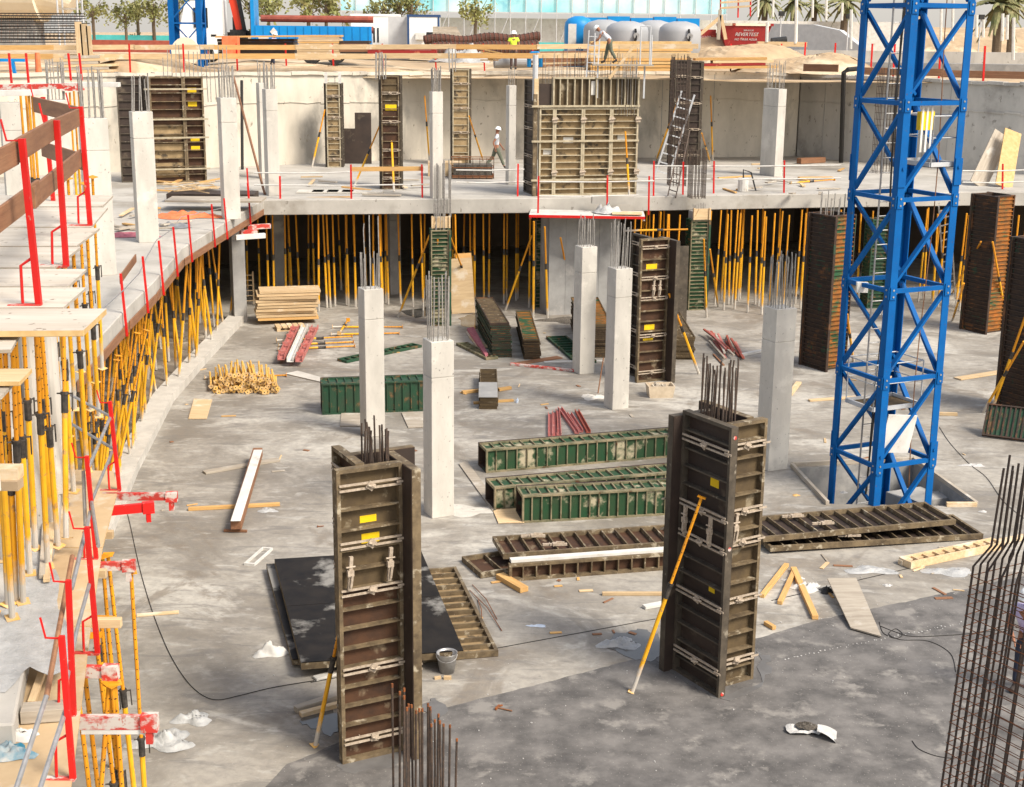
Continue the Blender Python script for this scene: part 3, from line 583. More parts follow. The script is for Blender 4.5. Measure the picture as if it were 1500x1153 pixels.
# stacks of ribbed panels
def pstack(label, A, B, W, n, h, mats, side='green panels piled in stacks', jit=.03, up=True, lean=0):
    """each panel of the pile is its own thing"""
    a, b = P(*A), P(*B); t = h/n
    for i in range(n):
        o = Vector((R_(-jit, jit)+lean*i, R_(-jit, jit), 0)); pa_ = a+o; pb_ = b+o
        L = (pb_-pa_).length; l = (pb_-pa_).normalized(); x = l.cross(Z)
        M4 = Matrix((x, -Z, l)).transposed().to_4x4(); M4.translation = pa_+Z*(i*t)
        top = i == n-1
        R = T('form_panel', label[0] if top else label[1], 'form panel', mat=M4, group=None if top else label[1])
        if top: panel(W, L, 18, mats, R, (0, 0, 0), None, d=t*.9, rail=.03, name='steel_frame')
        else:
            k = ('stk', round(W, 2), round(L, 1), round(t, 3), mats)
            if k not in _pan:
                m = MB(); m.box(0, W, -t*.35, 0, 0, L)
                for z in (0, .25, .5, .75): pass
                e_ = MB(); N_ = 22
                for j in range(N_):
                    z = L*j/N_; e_.box(0, W, -t*.93, -t*.35, z, z+.025)
                nx = 9
                for j in range(nx): e_.box(W*j/nx, W*j/nx+.03, -t*.9, -t*.35, -.01, .02)
                _pan[k] = [m.mesh('plate', mats[3]), e_.mesh('ribs', mats[0])]
            put('plate', _pan[k][0], R); put('ribs', _pan[k][1], R)
OG = ('form_olive', 'green_orange', 'green_dark', 'brown_dark')
pstack(('rust brown ribbed panel on top of the biggest green stack', 'thin green ribbed panel in the biggest stack under the slab edge'), (722, 524), (700, 482), .62, 17, 1.12, ('brown_dark', 'form_frame', 'brown_dark', 'green_dark'), lean=-.005)
pstack(('olive ribbed panel on top of the low stack beside the biggest stack', 'thin green ribbed panel in the low stack beside the biggest stack'), (768, 527), (757, 482), .52, 11, .66, OG, lean=-.004)
pstack(('green ribbed panel on top of the stack between the two pale columns', 'thin rusty ribbed panel in the stack between the two pale columns'), (852, 524), (836, 480), .95, 16, 1.1, OG)
pstack(('flat topped panel on the stack right of the tall brown form', 'thin yellowish ribbed panel stacked right of the tall brown form'), (988, 527), (968, 488), .62, 10, .75, ('form_olive', 'form_frame', 'form_olive', 'form_olive'))
pstack(('grey faced panel on top of the small stack before the biggest stack', 'thin yellowish panel in the small stack set on timbers'), (702, 600), (702, 556), .50, 4, .34, ('form_olive', 'form_olive', 'form_olive', 'form_olive'))
m = MB(); m.box(0, .52, 0, 1.65, 0, .02); tag(m.build('grey_sheet', 'concrete_grey', None, P(701, 601)+Z*.36, .02), 'smooth grey sheet covering the small stack set on timbers', 'sheet', None, 'thing')
flat('loose green ribbed panel lying right of the low green stack', (842, 533), (800, 496), .7, 10, GD, d=.08)
flat('loose green ribbed panel lying left of the biggest green stack', (712, 528), (668, 506), .42, 9, GR, d=.08)
flat('loose dark ribbed panel lying behind the second pale column', (494, 529), (604, 506), .45, 12, GD, d=.08)
# ================================================================ STEEL PROPS
_pr = {}
def prop_meshes(L, near, split):
    k = (round(L, 1), near, split)
    if k in _pr: return _pr[k]
    n = 10 if near else 6; s = L*split; out = []
    r0 = .033 if near else .040
    a = MB(); a.tube((0, 0, .008), (0, 0, s), r0, n); out.append(('outer_tube', a.mesh('outer_tube', 'yellow')))
    a = MB(); a.tube((0, 0, s), (0, 0, L-.008), .0235 if near else .032, n)
    if near:
        a.cur = 1; z = s+.18
        while z < L-.1:
            a.tube((0, -.0232, z), (0, -.0245, z), .008, 6); a.tube((0, .0232, z), (0, .0245, z), .008, 6); a.tube((-.0232, 0, z), (-.0245, 0, z), .008, 6); a.tube((.0232, 0, z), (.0245, 0, z), .008, 6); z += .13
    out.append(('inner_tube', a.mesh('inner_tube', ['orange', 'hole'])))
    a = MB(); a.tube((0, 0, s-.20), (0, 0, s+.02), .040 if near else .045, n)
    if near:
        a.tube((0, 0, s+.01), (0, 0, s+.05), .048, n); a.tube((-.09, 0, s+.03), (.09, 0, s+.03), .010, 5); a.tube((.09, 0, s+.04), (.09, 0, s-.18), .009, 5)
    out.append(('collar', a.mesh('collar', 'collar')))
    if near:
        a = MB(); a.box(-.065, .065, -.065, .065, 0, .009); out.append(('base_plate', a.mesh('base_plate', 'plate_yellow')))
        a = MB(); a.box(-.065, .065, -.065, .065, L-.009, L); out.append(('head_plate', a.mesh('head_plate', 'orange')))
    _pr[k] = out; return out
def prop(p, q, label, group, near=False, split=None, name='steel_prop'):
    p, q = Vector(p), Vector(q); d = q-p; L = round(d.length, 1); q_ = Z.rotation_difference(d.normalized())
    M4 = Matrix.Translation(p) @ q_.to_matrix().to_4x4() @ Matrix.Rotation(R_(0, 1.5), 4, 'Z') @ Matrix.Scale(d.length/L, 4, (0, 0, 1))
    R = T(name, label, 'steel prop', mat=M4, group=group)
    for nm, me in prop_meshes(L, near, split or random.choice((.5, .55, .6))): put(nm, me, R)
    return R
GF = 'yellow steel props under the back slab'; LF = 'yellow steel prop standing under the raised back slab'
fx = [363, 381, 394, 419, 428, 439, 461, 467, 479, 491, 507, 511, 521, 547, 569, 587, 605, 670, 678, 695, 709, 716, 738, 742, 756, 775, 932, 941, 952, 960, 988, 1047, 1056, 1067, 1072, 1081, 1095, 1106, 1111, 1127, 1136, 1146, 1165, 1172, 1178, 1184, 1345, 1352, 1366, 1374, 1384, 1405, 1412, 1455, 1466, 1478]
for x in fx:
    f = P(x, R_(436, 459)+(x-750)*.004); prop(f, f+Vector((R_(-.09, .09), R_(-.08, .08), 3.60)), LF, GF, split=R_(.5, .6))
for i in range(54):
    f = Vector((R_(-9.3, 19), R_(51.0, 55.5), 0)); prop(f, f+Vector((R_(-.1, .1), R_(-.1, .1), 3.60)), LF, GF, split=.55)
GL = 'yellow steel props under the left slab wing'; LL = 'yellow steel prop standing under the left slab wing'
for i in range(52):
    t = (i+R_(0, .8))/52; k = min(3, int(t*4)); a_, b_ = kb[k], kb[k+1]
    f = a_.lerp(b_, t*4-k)+Vector((-R_(.05, 1.9)*(1 if i % 3 else .3), R_(-.3, .3), .02)); top = f+Vector((R_(-.45, .55), R_(-.5, .5), 3.59))
    if t > .6: top.x = max(top.x, f.x-.1)
    prop(f, top, LL, GL, near=t > .45, split=R_(.5, .62))
for i in range(18):      # thick tangle at the near end
    t = R_(.5, .98); k = min(3, int(t*4)); f = kb[k].lerp(kb[k+1], t*4-k)+Vector((-R_(.0, .9), R_(-.3, .3), .02)); prop(f, f+Vector((R_(-.2, .9), R_(-.6, .6), 3.57)), LL, GL, near=True, split=R_(.5, .62))
for i in range(10):      # second rank nearer the outer edge
    f = P(R_(205, 330), R_(470, 560)); f.x = -9.9-R_(0, 2.5); f.z = .02
    prop(f, f+Vector((R_(-.4, .6), R_(-.4, .4), 3.58)), LL, GL, split=.55)
def brace(b, t, zb, Yt, label, near=False, zt=None, split=.6):
    p = P(*b, zb); q = PY(*t, Yt) if zt is None else P(*t, zt); return prop(p, q, label, None, near, split, 'brace_prop')
cF1 = F1.location; cF2 = F2.location
brace((462, 1092), (506, 880), 0, 18.35, 'orange push prop bracing the nearest left column form', True)
brace((926, 1014), (1028, 728), 0, cF2.y-.55, 'long yellow push prop leaning on the nearest right column form', True, split=.55)
brace((1024, 548), (980, 430), 0, 40.6, 'yellow push prop right of the tall brown middle form')
brace((583, 465), (634, 332), 0, 49.2, 'yellow push prop leaning on the first green form from the left')
brace((643, 470), (641, 350), 0, 48.4, 'upright yellow prop in front of the first green form from the left')
brace((697, 445), (660, 348), 0, 49.4, 'yellow push prop crossing the leaning yellow board')
brace((740, 455), (779, 345), 0, 50.3, 'slanting yellow prop left of the second green form')
brace((781, 466), (782, 324), 0, 49.0, 'upright yellow prop left beside the second green form')
brace((802, 466), (798, 332), 0, 49.0, 'upright yellow prop in front of the second green form')
brace((840, 450), (821, 348), 0, 50.0, 'yellow prop leaning on the pale core wall')
brace((1035, 465), (1031, 350), 0, 49.2, 'upright yellow prop in front of the third green form')
brace((1052, 450), (1040, 365), 0, 50.3, 'short yellow prop right of the third green form')
brace((1250, 530), (1241, 460), 0, 41.9, 'yellow prop at the foot of the rusty green form left of the mast')
brace((1395, 430), (1437, 354), 0, 47.6, 'yellow prop leaning left of the rusty form right of the mast')
brace((1476, 480), (1454, 354), 0, 47.4, 'yellow prop leaning on the front of the rusty form right of the mast')
brace((1440, 604), (1500, 500), 0, 36, 'brown push prop bracing the form at the right picture edge'); brace((1452, 604), (1505, 455), 0, 36.5, 'yellow push prop bracing the form at the right picture edge')
brace((1395, 470), (1412, 415), 0, 46.5, 'thin brown prop beside the blue mast right leg')
# braces on the raised slab
brace((457, 245), (476, 160), 4.15, 62.3, 'yellow prop leaning against the narrow beige form on the slab')
brace((518, 275), (557, 182), 4.15, 55.2, 'yellow prop leaning on the brown and olive form on the slab')
brace((577, 281), (571, 145), 4.15, 54.6, 'yellow prop upright on the face of the brown and olive form')
brace((629, 236), (622, 140), 4.15, 65.8, 'yellow prop leaning on the retaining wall behind the slab edge column')
brace((708, 236), (687, 170), 4.15, 62.4, 'yellow prop right of the slim beige form')
brace((922, 291), (916, 192), 4.15, PY(922, 291, 1).y and P(922, 291, 4.15).y, 'yellow prop standing before the big wall form')
brace((960, 238), (994, 145), 4.15, 62.8, 'yellow prop leaning left of the dark column form with ladder')
brace((1044, 236), (1041, 140), 4.15, 66.2, 'yellow prop leaning on the cream retaining wall right of the cage')
brace((1040, 237), (1028, 195), 4.15, 63.0, 'short yellow prop beside the rusty rebar cage on the slab')
brace((171, 245), (160, 127), 4.15, PY(171, 245, 1).y and P(171, 245, 4.15).y, 'left of two thin yellow props under a red head left of the wall form'); brace((177, 246), (170, 127), 4.15, P(177, 246, 4.15).y, 'right of two thin yellow props under a red head left of the wall form')
# ---- props lying on the floor
def lying(a, b, label, z=.04, zb=None, group=None): return prop(P(*a)+Z*z, P(*b)+Z*(z if zb is None else zb), label, group, True, .6)
lying((405, 504), (516, 498), 'yellow prop lying under the red channels, back one', .12)
lying((408, 508), (518, 503), 'yellow prop lying under the red channels, middle one', .05)
lying((407, 514), (520, 509), 'yellow prop lying under the red channels, front one', .05)
lying((485, 492), (585, 490), 'yellow prop lying behind the two nearest pale columns, front one', .05)
lying((487, 481), (590, 481), 'yellow prop lying behind the two nearest pale columns, back one', .05)
lying((497, 493), (510, 473), 'short prop lying across two yellow props', .11)
lying((505, 605), (622, 601), 'yellow prop lying in front of the dark green box form', .05)
lying((300, 556), (420, 552), 'single prop sticking out both sides of the prop pile', .05)
lying((1120, 268), (1230, 262), 'yellow prop lying on the slab by the deep grey column', 0) if False else prop(P(1158, 268, 4.2), P(1222, 263, 4.2), 'yellow prop lying on the slab left of the blue mast', None, True)
brace((918, 342), (1008, 336), 2.9, 1, 'horizontal yellow prop across the opening right of the core wall', zt=2.95) if False else prop(PY(915, 338, 49.8), PY(1008, 336, 49.8), 'horizontal yellow prop across the opening right of the core wall', None)
# ---- pile of props seen end on
M('pile_yellow', (.72, .40, .04), (.62, .40, .16), 4., .55, rnd=.2)
pc0, pc1 = P(306, 576), P(412, 578); dl = (P(352, 520)-P(360, 580)); dl.z = 0; dl.normalize(); wdir = (pc1-pc0); Wp = wdir.length; wdir.normalize()
rows = [16, 17, 15, 12, 8]; z = .07
for ri, cnt in enumerate(rows):
    for i in range(cnt):
        x = Wp*(.5+(i-(cnt-1)/2)/17*.97)+R_(-.03, .03); d2 = (dl+wdir*R_(-.045, .045)).normalized(); s = pc0+wdir*x+dl*R_(-.12, .2); s.z = z+R_(-.02, .02); e = s+d2*1.75+Z*R_(-.04, .02)
        q_ = Z.rotation_difference((e-s).normalized()); M4 = Matrix.Translation(s) @ q_.to_matrix().to_4x4() @ Matrix.Rotation(R_(0, 1.5), 4, 'Z')
        if 'pile' not in _pr:
            a = MB(); a.tube((0, 0, .01), (0, 0, 1.15), .030, 8); b = MB(); b.tube((0, 0, 1.15), (0, 0, 1.75), .029, 8); p_ = MB(); p_.box(-.062, .062, -.062, .062, 0, .009); p_.cur = 1; p_.tube((0, 0, -.003), (0, 0, .001), .017, 8)
            for hx in (-.042, .042): p_.tube((hx, hx, -.003), (hx, hx, .001), .007, 5); p_.tube((hx, -hx, -.003), (hx, -hx, .001), .007, 5)
            k_ = MB(); k_.tube((0, 0, 1.10), (0, 0, 1.2), .036, 8)
            _pr['pile'] = [('outer_tube', a.mesh('outer_tube', 'pile_yellow')), ('inner_tube', b.mesh('inner_tube', 'pile_yellow')), ('base_plate', p_.mesh('base_plate', ['plate_yellow', 'hole']))]
        R = T('steel_prop', 'yellow prop in the big pile with square end plates', 'steel prop', mat=M4, group='props piled on the floor at left')
        for nm, me in _pr['pile']: put(nm, me, R)
    z += .115
# ================================================================ LEFT WOODEN DECK, GUARD POSTS, PLATFORM
def quad_board(name, label, cat, px, z, th, mat, group=None, edge_mat=None, zs=None):
    pts = [P(x, y, z) for x, y in px]; o = pts[0].copy(); m = MB()
    n = len(pts); vs = [(p.x-o.x, p.y-o.y, -th) for p in pts]+[(p.x-o.x, p.y-o.y, 0) for p in pts]
    m.add(vs[n:]+vs[:n], [tuple(range(n))]); m.cur = 1; m.add(vs, [tuple(range(n-1, -1, -1))]+[(i, (i+1) % n, n+(i+1) % n, n+i) for i in range(n)])
    a = m.f[0]; o_ = m.build(name, [mat, edge_mat or mat], None, o, bevel=.004)
    return tag(o_, label, cat, group, 'thing')
DG = None
deck = [((-160, 486), (122, 484), (156, 452), (-160, 452)), ((-160, 451), (93, 450), (126, 421), (-160, 421)), ((-160, 420), (100, 419), (127, 394), (-160, 394)), ((-160, 393), (80, 391), (118, 362), (-160, 362)),
        ((-160, 361), (112, 360), (146, 334), (-160, 334)), ((-160, 333), (134, 332), (158, 304), (-160, 304)), ((-160, 303), (150, 302), (166, 286), (-160, 286))]
names = ['widest wooden deck panel with a straight front edge over the yellow props', 'wooden deck panel carrying the nearest red guard post', 'wooden deck panel with a ragged right end behind the nearest red post', 'wooden deck panel carrying the second red guard post',
         'wooden deck panel behind the second red guard post', 'wooden deck panel carrying the third red guard post', 'farthest wooden deck panel behind the red guard posts']
for i, (q, nm) in enumerate(zip(deck, names)):
    zz = 7.70-.003*(i % 3); quad_board('deck_panel', nm, 'deck panel', q, zz, .05 if i == 0 else .03, 'deck_ply', None, 'ply_edge' if i == 0 else 'wood_grey')
quad_board('deck_panel', 'lower deck panel tucked under the widest one at left edge', 'deck panel', ((-160, 515), (16, 512), (31, 486), (-160, 486)), 7.62, .03, 'deck_ply', None, 'wood_grey')
quad_board('deck_panel', 'yellow edged deck panel at left edge among the big props', 'deck panel', ((-160, 560), (29, 559), (47, 540), (-160, 540)), 7.45, .035, 'wood', None, 'ply_edge')
quad_board('deck_panel', 'weathered deck panel lowest at the left edge', 'deck panel', ((-160, 585), (2, 580), (21, 559), (-160, 559)), 7.40, .03, 'wood_grey', None, 'wood_grey')
q = PY(18, 692, 9.8); m = MB(); m.box(-1.2, .06, -.07, .07, -.045, .045); tag(m.build('timber_beam', 'wood', None, q, .02), 'cement splashed timber beam end on a prop head at left edge', 'timber beam', None, 'thing')
q = PY(22, 706, 9.75); m = MB(); m.box(-.5, .04, -.06, .06, -.05, .02); tag(m.build('cement_lump', 'sand', None, q), 'crusty lump of dried cement under the timber beam end', 'cement lump', None, 'thing')
q = PY(2, 700, 9.6); m = MB(); m.box(-.3, .06, -.12, .12, -.05, .06); tag(m.build('foam_block', 'white', None, q+Vector((0, -.3, .02))), 'white foam block end at the left picture edge', 'foam block', None, 'thing')
# props between the left slab and the deck: (foot px on z=4.17, head px on z=7.6)
GD2 = 'thick props carrying the wooden deck'; LD2 = 'large yellow steel prop carrying the wooden deck at left'
feet = [((97, 789), (128, 330)), ((52, 803), (92, 470)), ((34, 882), (76, 480)), ((24, 880), (60, 478)), ((12, 885), (40, 480)), ((128, 690), (130, 470)), ((100, 640), (118, 480)), ((75, 770), (84, 470)), ((60, 700), (66, 480)), ((40, 760), (48, 480)), ((20, 790), (26, 500)), ((5, 820), (10, 520)),
        ((140, 560), (150, 320)), ((133, 600), (140, 350)), ((118, 545), (122, 400)), ((150, 540), (160, 300)), ((110, 600), (100, 430)), ((88, 590), (80, 440)), ((30, 640), (34, 470)), ((62, 620), (50, 470)), ((15, 640), (8, 480)), ((-10, 900), (4, 560)), ((70, 830), (118, 490)), ((44, 840), (62, 490)), ((85, 800), (56, 490)), ((18, 905), (50, 560)), ((108, 720), (84, 480)), ((92, 680), (112, 482)), ((145, 610), (126, 440))]
for f, h in feet:
    a_ = P(*f, 4.17); t = P(*h, 7.6); dd = t-a_
    k = Vector((dd.x, dd.y, 0)); 
    if k.length > .75: k *= .75/k.length
    prop(a_, a_+k+Z*3.43, LD2, GD2, True, R_(.42, .56))
for x, y in ((72, 780), (108, 700), (20, 760), (-6, 700)):      # pale round pillars behind the props
    q = P(x, y, 4.15)
for (x, y), lb in (((62, 770), 'pale upright pillar between the thick yellow props, nearer one'), ((84, 720), 'pale upright pillar between the thick yellow props, farther one'), ((20, 730), 'pale upright pillar by the left edge behind the props')):
    q = P(x, y, 4.15); m = MB(); m.tube((0, 0, 0), (0, 0, 3.40), .13, 16); tag(m.build('round_pillar', 'concrete', None, q, smooth=False), lb, 'pillar', None, 'thing')
# ---- red guard posts
def gpost(b, t, zb, label, group=None, w=.04, hook=True, foot=False, Yt=None, off=None):
    p = P(*b, zb)+(off or Vector()); q = PY(*t, p.y if Yt is None else Yt); L = (q-p).length; M4 = Matrix.Translation(p) @ Z.rotation_difference((q-p).normalized()).to_matrix().to_4x4()
    R = T('guard_post', label, 'guard post', mat=M4, group=group); m = MB(); m.box(-w/2, w/2, -w/2, w/2, 0, L)
    m.build('upright', 'red', R)
    if hook:
        m = MB(); m.path([(0, 0, L-.02), (-.13, 0, L-.015), (-.16, 0, L+.16)], .010, 5); m.build('hook', 'red', R)
    if foot:
        m = MB(); m.path([(-w/2, 0, .40), (-.12, 0, .34), (-.135, 0, .05), (-.135, 0, .02)], .013, 6); m.build('loop_handle', 'red', R)
        m = MB(); m.box(-.26, .02, -.03, .03, -.012, .012); m.build('foot_plate', 'red_cement', R)
    return p, q
dp = [gpost((57, 447), (32, 203), 7.70, 'thick red guard post, nearest on the wooden deck', foot=True, w=.05), gpost((97, 390), (83, 176), 7.69, 'red guard post, second nearest on the wooden deck', foot=True, w=.05),
      gpost((132, 330), (118, 156), 7.70, 'red guard post at the far corner of the wooden deck rail', foot=True, w=.05), gpost((78, 294), (63, 142), 7.70, 'red guard post at the inner end of the short return rail', w=.05)]
def plank(name, label, cat, p, q, wd, th, mat, group=None, up=Z):
    fm = frame(p, q, up); L = (Vector(q)-Vector(p)).length; m = MB(); m.box(0, L, -th/2, th/2, -wd/2, wd/2); o = m.build(name, mat, bevel=.004); o.matrix_world = fm; return tag(o, label, cat, group, 'thing')
Yp = [p.y for p, _ in dp]
o_ = Vector((-.05, .05, 0))
plank('rail_plank', 'brown wooden rail plank, upper one leaving the picture at left', 'plank', PY(-40, 262, Yp[0]-1.3)+o_, PY(30, 224, Yp[0])+o_, .20, .03, 'wood_brown')
plank('rail_plank', 'brown wooden rail plank, upper one between the first two red posts', 'plank', PY(28, 222, Yp[0])+o_*.6, PY(83, 190, Yp[1])+o_, .20, .03, 'wood_brown')
plank('rail_plank', 'brown wooden rail plank, upper one ending at the corner post', 'plank', PY(78, 192, Yp[1])+o_*.6, PY(120, 172, Yp[2])+o_, .20, .03, 'wood_brown')
plank('rail_plank', 'brown wooden rail plank, lower one leaving the picture at left', 'plank', PY(-60, 372, Yp[0]-1.3)+o_, PY(62, 280, Yp[0]+.9)+o_, .20, .03, 'wood_brown')
plank('rail_plank', 'brown wooden rail plank, lower one ending at the corner post', 'plank', PY(52, 290, Yp[0]+.7)+o_*.5, PY(122, 232, Yp[2])+o_, .20, .03, 'wood_brown')
plank('rail_plank', 'brown return rail plank, upper one behind the corner post', 'plank', PY(118, 171, Yp[2])+Vector((0, .08, 0)), PY(50, 153, Yp[3]), .20, .03, 'wood_brown')
plank('rail_plank', 'brown return rail plank, lower one behind the corner post', 'plank', PY(118, 238, Yp[2])+Vector((0, .08, 0)), PY(62, 218, Yp[3]), .20, .03, 'wood_brown')
# ---- far part of the upper formwork: red and white beams on props
for i, (x0, y0, x1, y1, Y) in enumerate(((-20, 128, 112, 126, 40), (-20, 137, 66, 135, 36), (92, 130, 122, 129, 44), (40, 125, 175, 124, 46))):
    plank('formwork_beam', ['long pink and white formwork beam across the upper left', 'white formwork beam on props behind the return rail', 'short red formwork beam right of the bar bundle', 'thin white formwork beam reaching to the yellow prop pair'][i], 'formwork beam', PY(x0, y0, Y), PY(x1, y1, Y), .14, .3, 'red_cement' if i in (0, 2) else 'white')
for x, y, Y in ((42, 140, 36), (47, 140, 36.2), (38, 140, 36.4), (102, 135, 44), (115, 134, 44), (118, 133, 44.3), (108, 133, 44.6), (30, 140, 36.8)):
    t = PY(x, y, Y); prop(Vector((t.x, t.y, 4.16)), t, 'yellow prop under the far red and white formwork beams', 'props under the far left formwork', False, .5)
# ---- guard posts and toe boards along the left slab edge
GP = None
ep = [((188, 492), (179, 400)), ((213, 458), (199, 375)), ((227, 432), (211, 352)), ((234, 405), (226, 332)), ((257, 383), (250, 314)), ((269, 361), (264, 298)), ((329, 350), (324, 290)), ((366, 328), (362, 268)), ((371, 328), (366, 246))]
lb = ['nearest thin red guard post on the left slab edge', 'thin red guard post on the slab edge, second from the camera', 'thin red guard post on the slab edge, third from the camera', 'thin red guard post on the slab edge, fourth from the camera', 'thin red guard post on the slab edge before the bend',
      'thin red guard post at the bend of the left slab edge', 'thin red guard post near the inner corner with brown toe board', 'shorter of the paired red posts at the inner slab corner', 'taller of the paired red posts at the inner slab corner']
ED = [p for p in edge[6:]]
def on_edge(p, out):
    best = None
    for a_, b_ in zip(ED, ED[1:]):
        d = (b_-a_); d.z = 0; t = max(0, min(1, (p-a_).dot(d)/d.dot(d))); c = a_+d*t; n_ = Vector((d.y, -d.x, 0)).normalized(); n_ = n_ if n_.x-n_.y > 0 else -n_
        if best is None or (c-p).length < best[0]: best = ((c-p).length, c+n_*out)
    return best[1]
for (b, t), l in zip(ep, lb):
    p0 = P(*b, 3.66); p1 = on_edge(p0, .08); gpost(b, pix(p1+Vector((-.06, 0, HZ(p0, t[1])))), 3.66, l, None, .045, hook=False, off=p1-p0)
tb = [((108, 582), (187, 484)), ((190, 480), (214, 446)), ((216, 444), (236, 402)), ((238, 404), (258, 384)), ((258, 384), (270, 358)), ((270, 360), (330, 343))]
tl = ['nearest and longest brown toe board along the left slab edge', 'brown toe board between the two nearest thin red posts', 'brown toe board by the third and fourth thin red posts', 'brown toe board before the bend of the slab edge', 'brown toe board after the bend towards the inner corner']
for k, l in enumerate(reversed(tl[:5])):
    e0, e1 = ED[k], ED[k+1]; d = (e1-e0); n_ = Vector((d.y, -d.x, 0)).normalized(); n_ = n_ if n_.x-n_.y > 0 else -n_
    plank('toe_board', l, 'plank', e0+n_*.03+d*.02+Z*.10, e1+n_*.03-d*.02+Z*.10, .20, .03, 'wood_brown')
plank('rail_plank', 'short brown rail plank between the two nearest thin red posts', 'plank', PY(176, 410, P(188, 492, 3.66).y), PY(199, 378, P(213, 458, 3.66).y), .18, .03, 'wood_brown')
ti = [PY(x, y, P(*b, 3.66).y) for (b, _), (x, y) in zip(ep[:7], ((181, 425), (204, 400), (215, 376), (229, 352), (252, 336), (265, 318), (325, 305)))]
m = MB(); m.path([PY(120, 480, 24)]+ti, .012, 5); tag(m.build('rail_rope', 'steel'), 'slack grey wire strung along the thin red posts', 'wire', None, 'thing')
# ---- plywood platform below the slab edge
pz = 3.95
for q, l in ((((98, 688), (166, 690), (173, 716), (150, 802), (78, 802)), 'plywood platform sheet at the far end by the red brackets'), (((78, 803), (150, 803), (133, 917), (50, 917)), 'plywood platform sheet in the middle beside the galvanised pipes'), (((50, 918), (133, 918), (118, 1040), (20, 1040)), 'dirty plywood platform sheet with a dark edge near the cement bag'), (((20, 1041), (118, 1041), (98, 1200), (-30, 1200)), 'nearest plywood platform sheet at the bottom left corner')):
    quad_board('platform_sheet', l, 'plywood sheet', q, pz, .03, 'plywood', None, 'ply_edge')
rp = [((175, 718), (161, 588), 'red and flaking guard post at the far end of the plywood platform'), ((141, 819), (127, 668), 'clean red guard post beside two upright galvanised pipes'), ((143, 957), (127, 772), 'red guard post in the middle of the plywood platform'), ((108, 1048), (100, 850), 'red guard post second nearest on the plywood platform'), ((107, 1141), (90, 932), 'thick red guard post nearest the bottom left corner')]
PL = [gpost(b, t, pz, l, None, .045, True, True) for b, t, l in rp]; Yq = [p.y for p, _ in PL]
def pipe(label, pts, r, mat='steel', name='guard_pipe', cat='pipe', n=8):
    m = MB(); o = Vector(pts[0]); m.path([Vector(p)-o for p in pts], r, n); return tag(m.build(name, mat, None, o, smooth=False), label, cat, None, 'thing')
pipe('galvanised pipe rail from the bottom left corner up to the brown pole', [PY(22, 1160, Yq[4]-.9), PY(68, 1020, Yq[4])], .022)
pipe('weathered brown pole continuing the galvanised pipe rail', [PY(68, 1022, Yq[4]), PY(81, 950, Yq[4]+.7), PY(94, 880, Yq[3]+.2), PY(106, 815, Yq[3]+.9)], .024, 'wood_brown', 'wooden_pole', 'pole')
pipe('galvanised pipe rail lower one beside the nearest red post', [PY(57, 1160, Yq[4]-.9), PY(97, 1038, Yq[4]+.1)], .022)
pipe('galvanised pipe rail crossing behind the second red post', [PY(96, 1005, Yq[3]-.2), PY(112, 925, Yq[3]+.5), PY(131, 855, Yq[2])], .02)
pipe('galvanised pipe rail rising from the middle red posts', [PY(105, 862, Yq[3]+.3), PY(124, 783, Yq[2]+.3), PY(132, 750, Yq[1]-.3)], .022)
pipe('upright galvanised pipe left of the clean red post', [PY(125, 770, Yq[1]), PY(122, 690, Yq[1]+.05)], .022)
pipe('sloping galvanised pipe, upper one meeting the flaking red post', [PY(92, 572, Yq[0]+1.2), PY(165, 612, Yq[0])], .02)
pipe('sloping galvanised pipe, lower one meeting the flaking red post', [PY(93, 614, Yq[0]+1.2), PY(170, 660, Yq[0])], .02)
pipe('galvanised pipe from the flaking post down to the clean red post', [PY(161, 612, Yq[0]), PY(131, 682, Yq[1])], .022)
pipe('galvanised pipe lower one from the flaking post to platform middle', [PY(164, 662, Yq[0]), PY(134, 735, Yq[1]), PY(144, 800, Yq[2]+.4)], .02)
# brackets and props under the platform
def bracket(a_, b_, z, label, mat='red', w=.10, end=True):
    p, q = P(*a_, z), P(*b_, z); fm = frame(p, q); L = (q-p).length; R = T('bracket_beam', label, 'formwork beam', mat=fm)
    m = MB(); m.box(0, L, -.03, .03, -w, 0); m.build('beam', mat, R)
    if end:
        m = MB(); m.box(L-.12, L+.03, -.05, .05, -w-.02, .01); m.box(L-.08, L-.02, -.04, .04, -w-.14, -w-.02); m.build('beam_head', mat, R)
    return q
bracket((150, 722), (256, 722), 3.95, 'long cement covered red bracket beam reaching right of the platform', 'red_cement')
bracket((150, 743), (222, 736), 3.93, 'clean red bracket beam just below the longest one', 'red', .12)
bracket((140, 824), (194, 822), 3.93, 'rusty red bracket beam on a thin yellow prop', 'red_cement')
bracket((100, 1048), (226, 1048), 3.93, 'cement covered red bracket beam near the bottom left corner', 'red_cement', .13)
bracket((125, 975), (168, 976), 3.92, 'short cement covered red bracket beam between yellow props', 'red_cement', .12)
plank('white_timber', 'white painted timber under the nearest red bracket beam', 'timber', P(120, 1066, 3.8), P(212, 1066, 3.8), .10, .08, 'white')
for a_, b_, l in (((112, 783), (166, 783), 'pale timber end sticking out under the platform, far one'), ((112, 840), (156, 840), 'pale timber end sticking out under the platform, middle one'), ((78, 912), (178, 912), 'pale timber end sticking out under the platform, near one')):
    plank('timber_bearer', l, 'timber', P(*a_, 3.88)+Z*0, P(*b_, 3.88), .10, .08, 'wood')
plank('grey_timber', 'thick grey timber offcut lying on the plywood platform', 'timber', P(32, 1045, 4.02), P(100, 1040, 4.02), .12, .2, 'wood_grey')
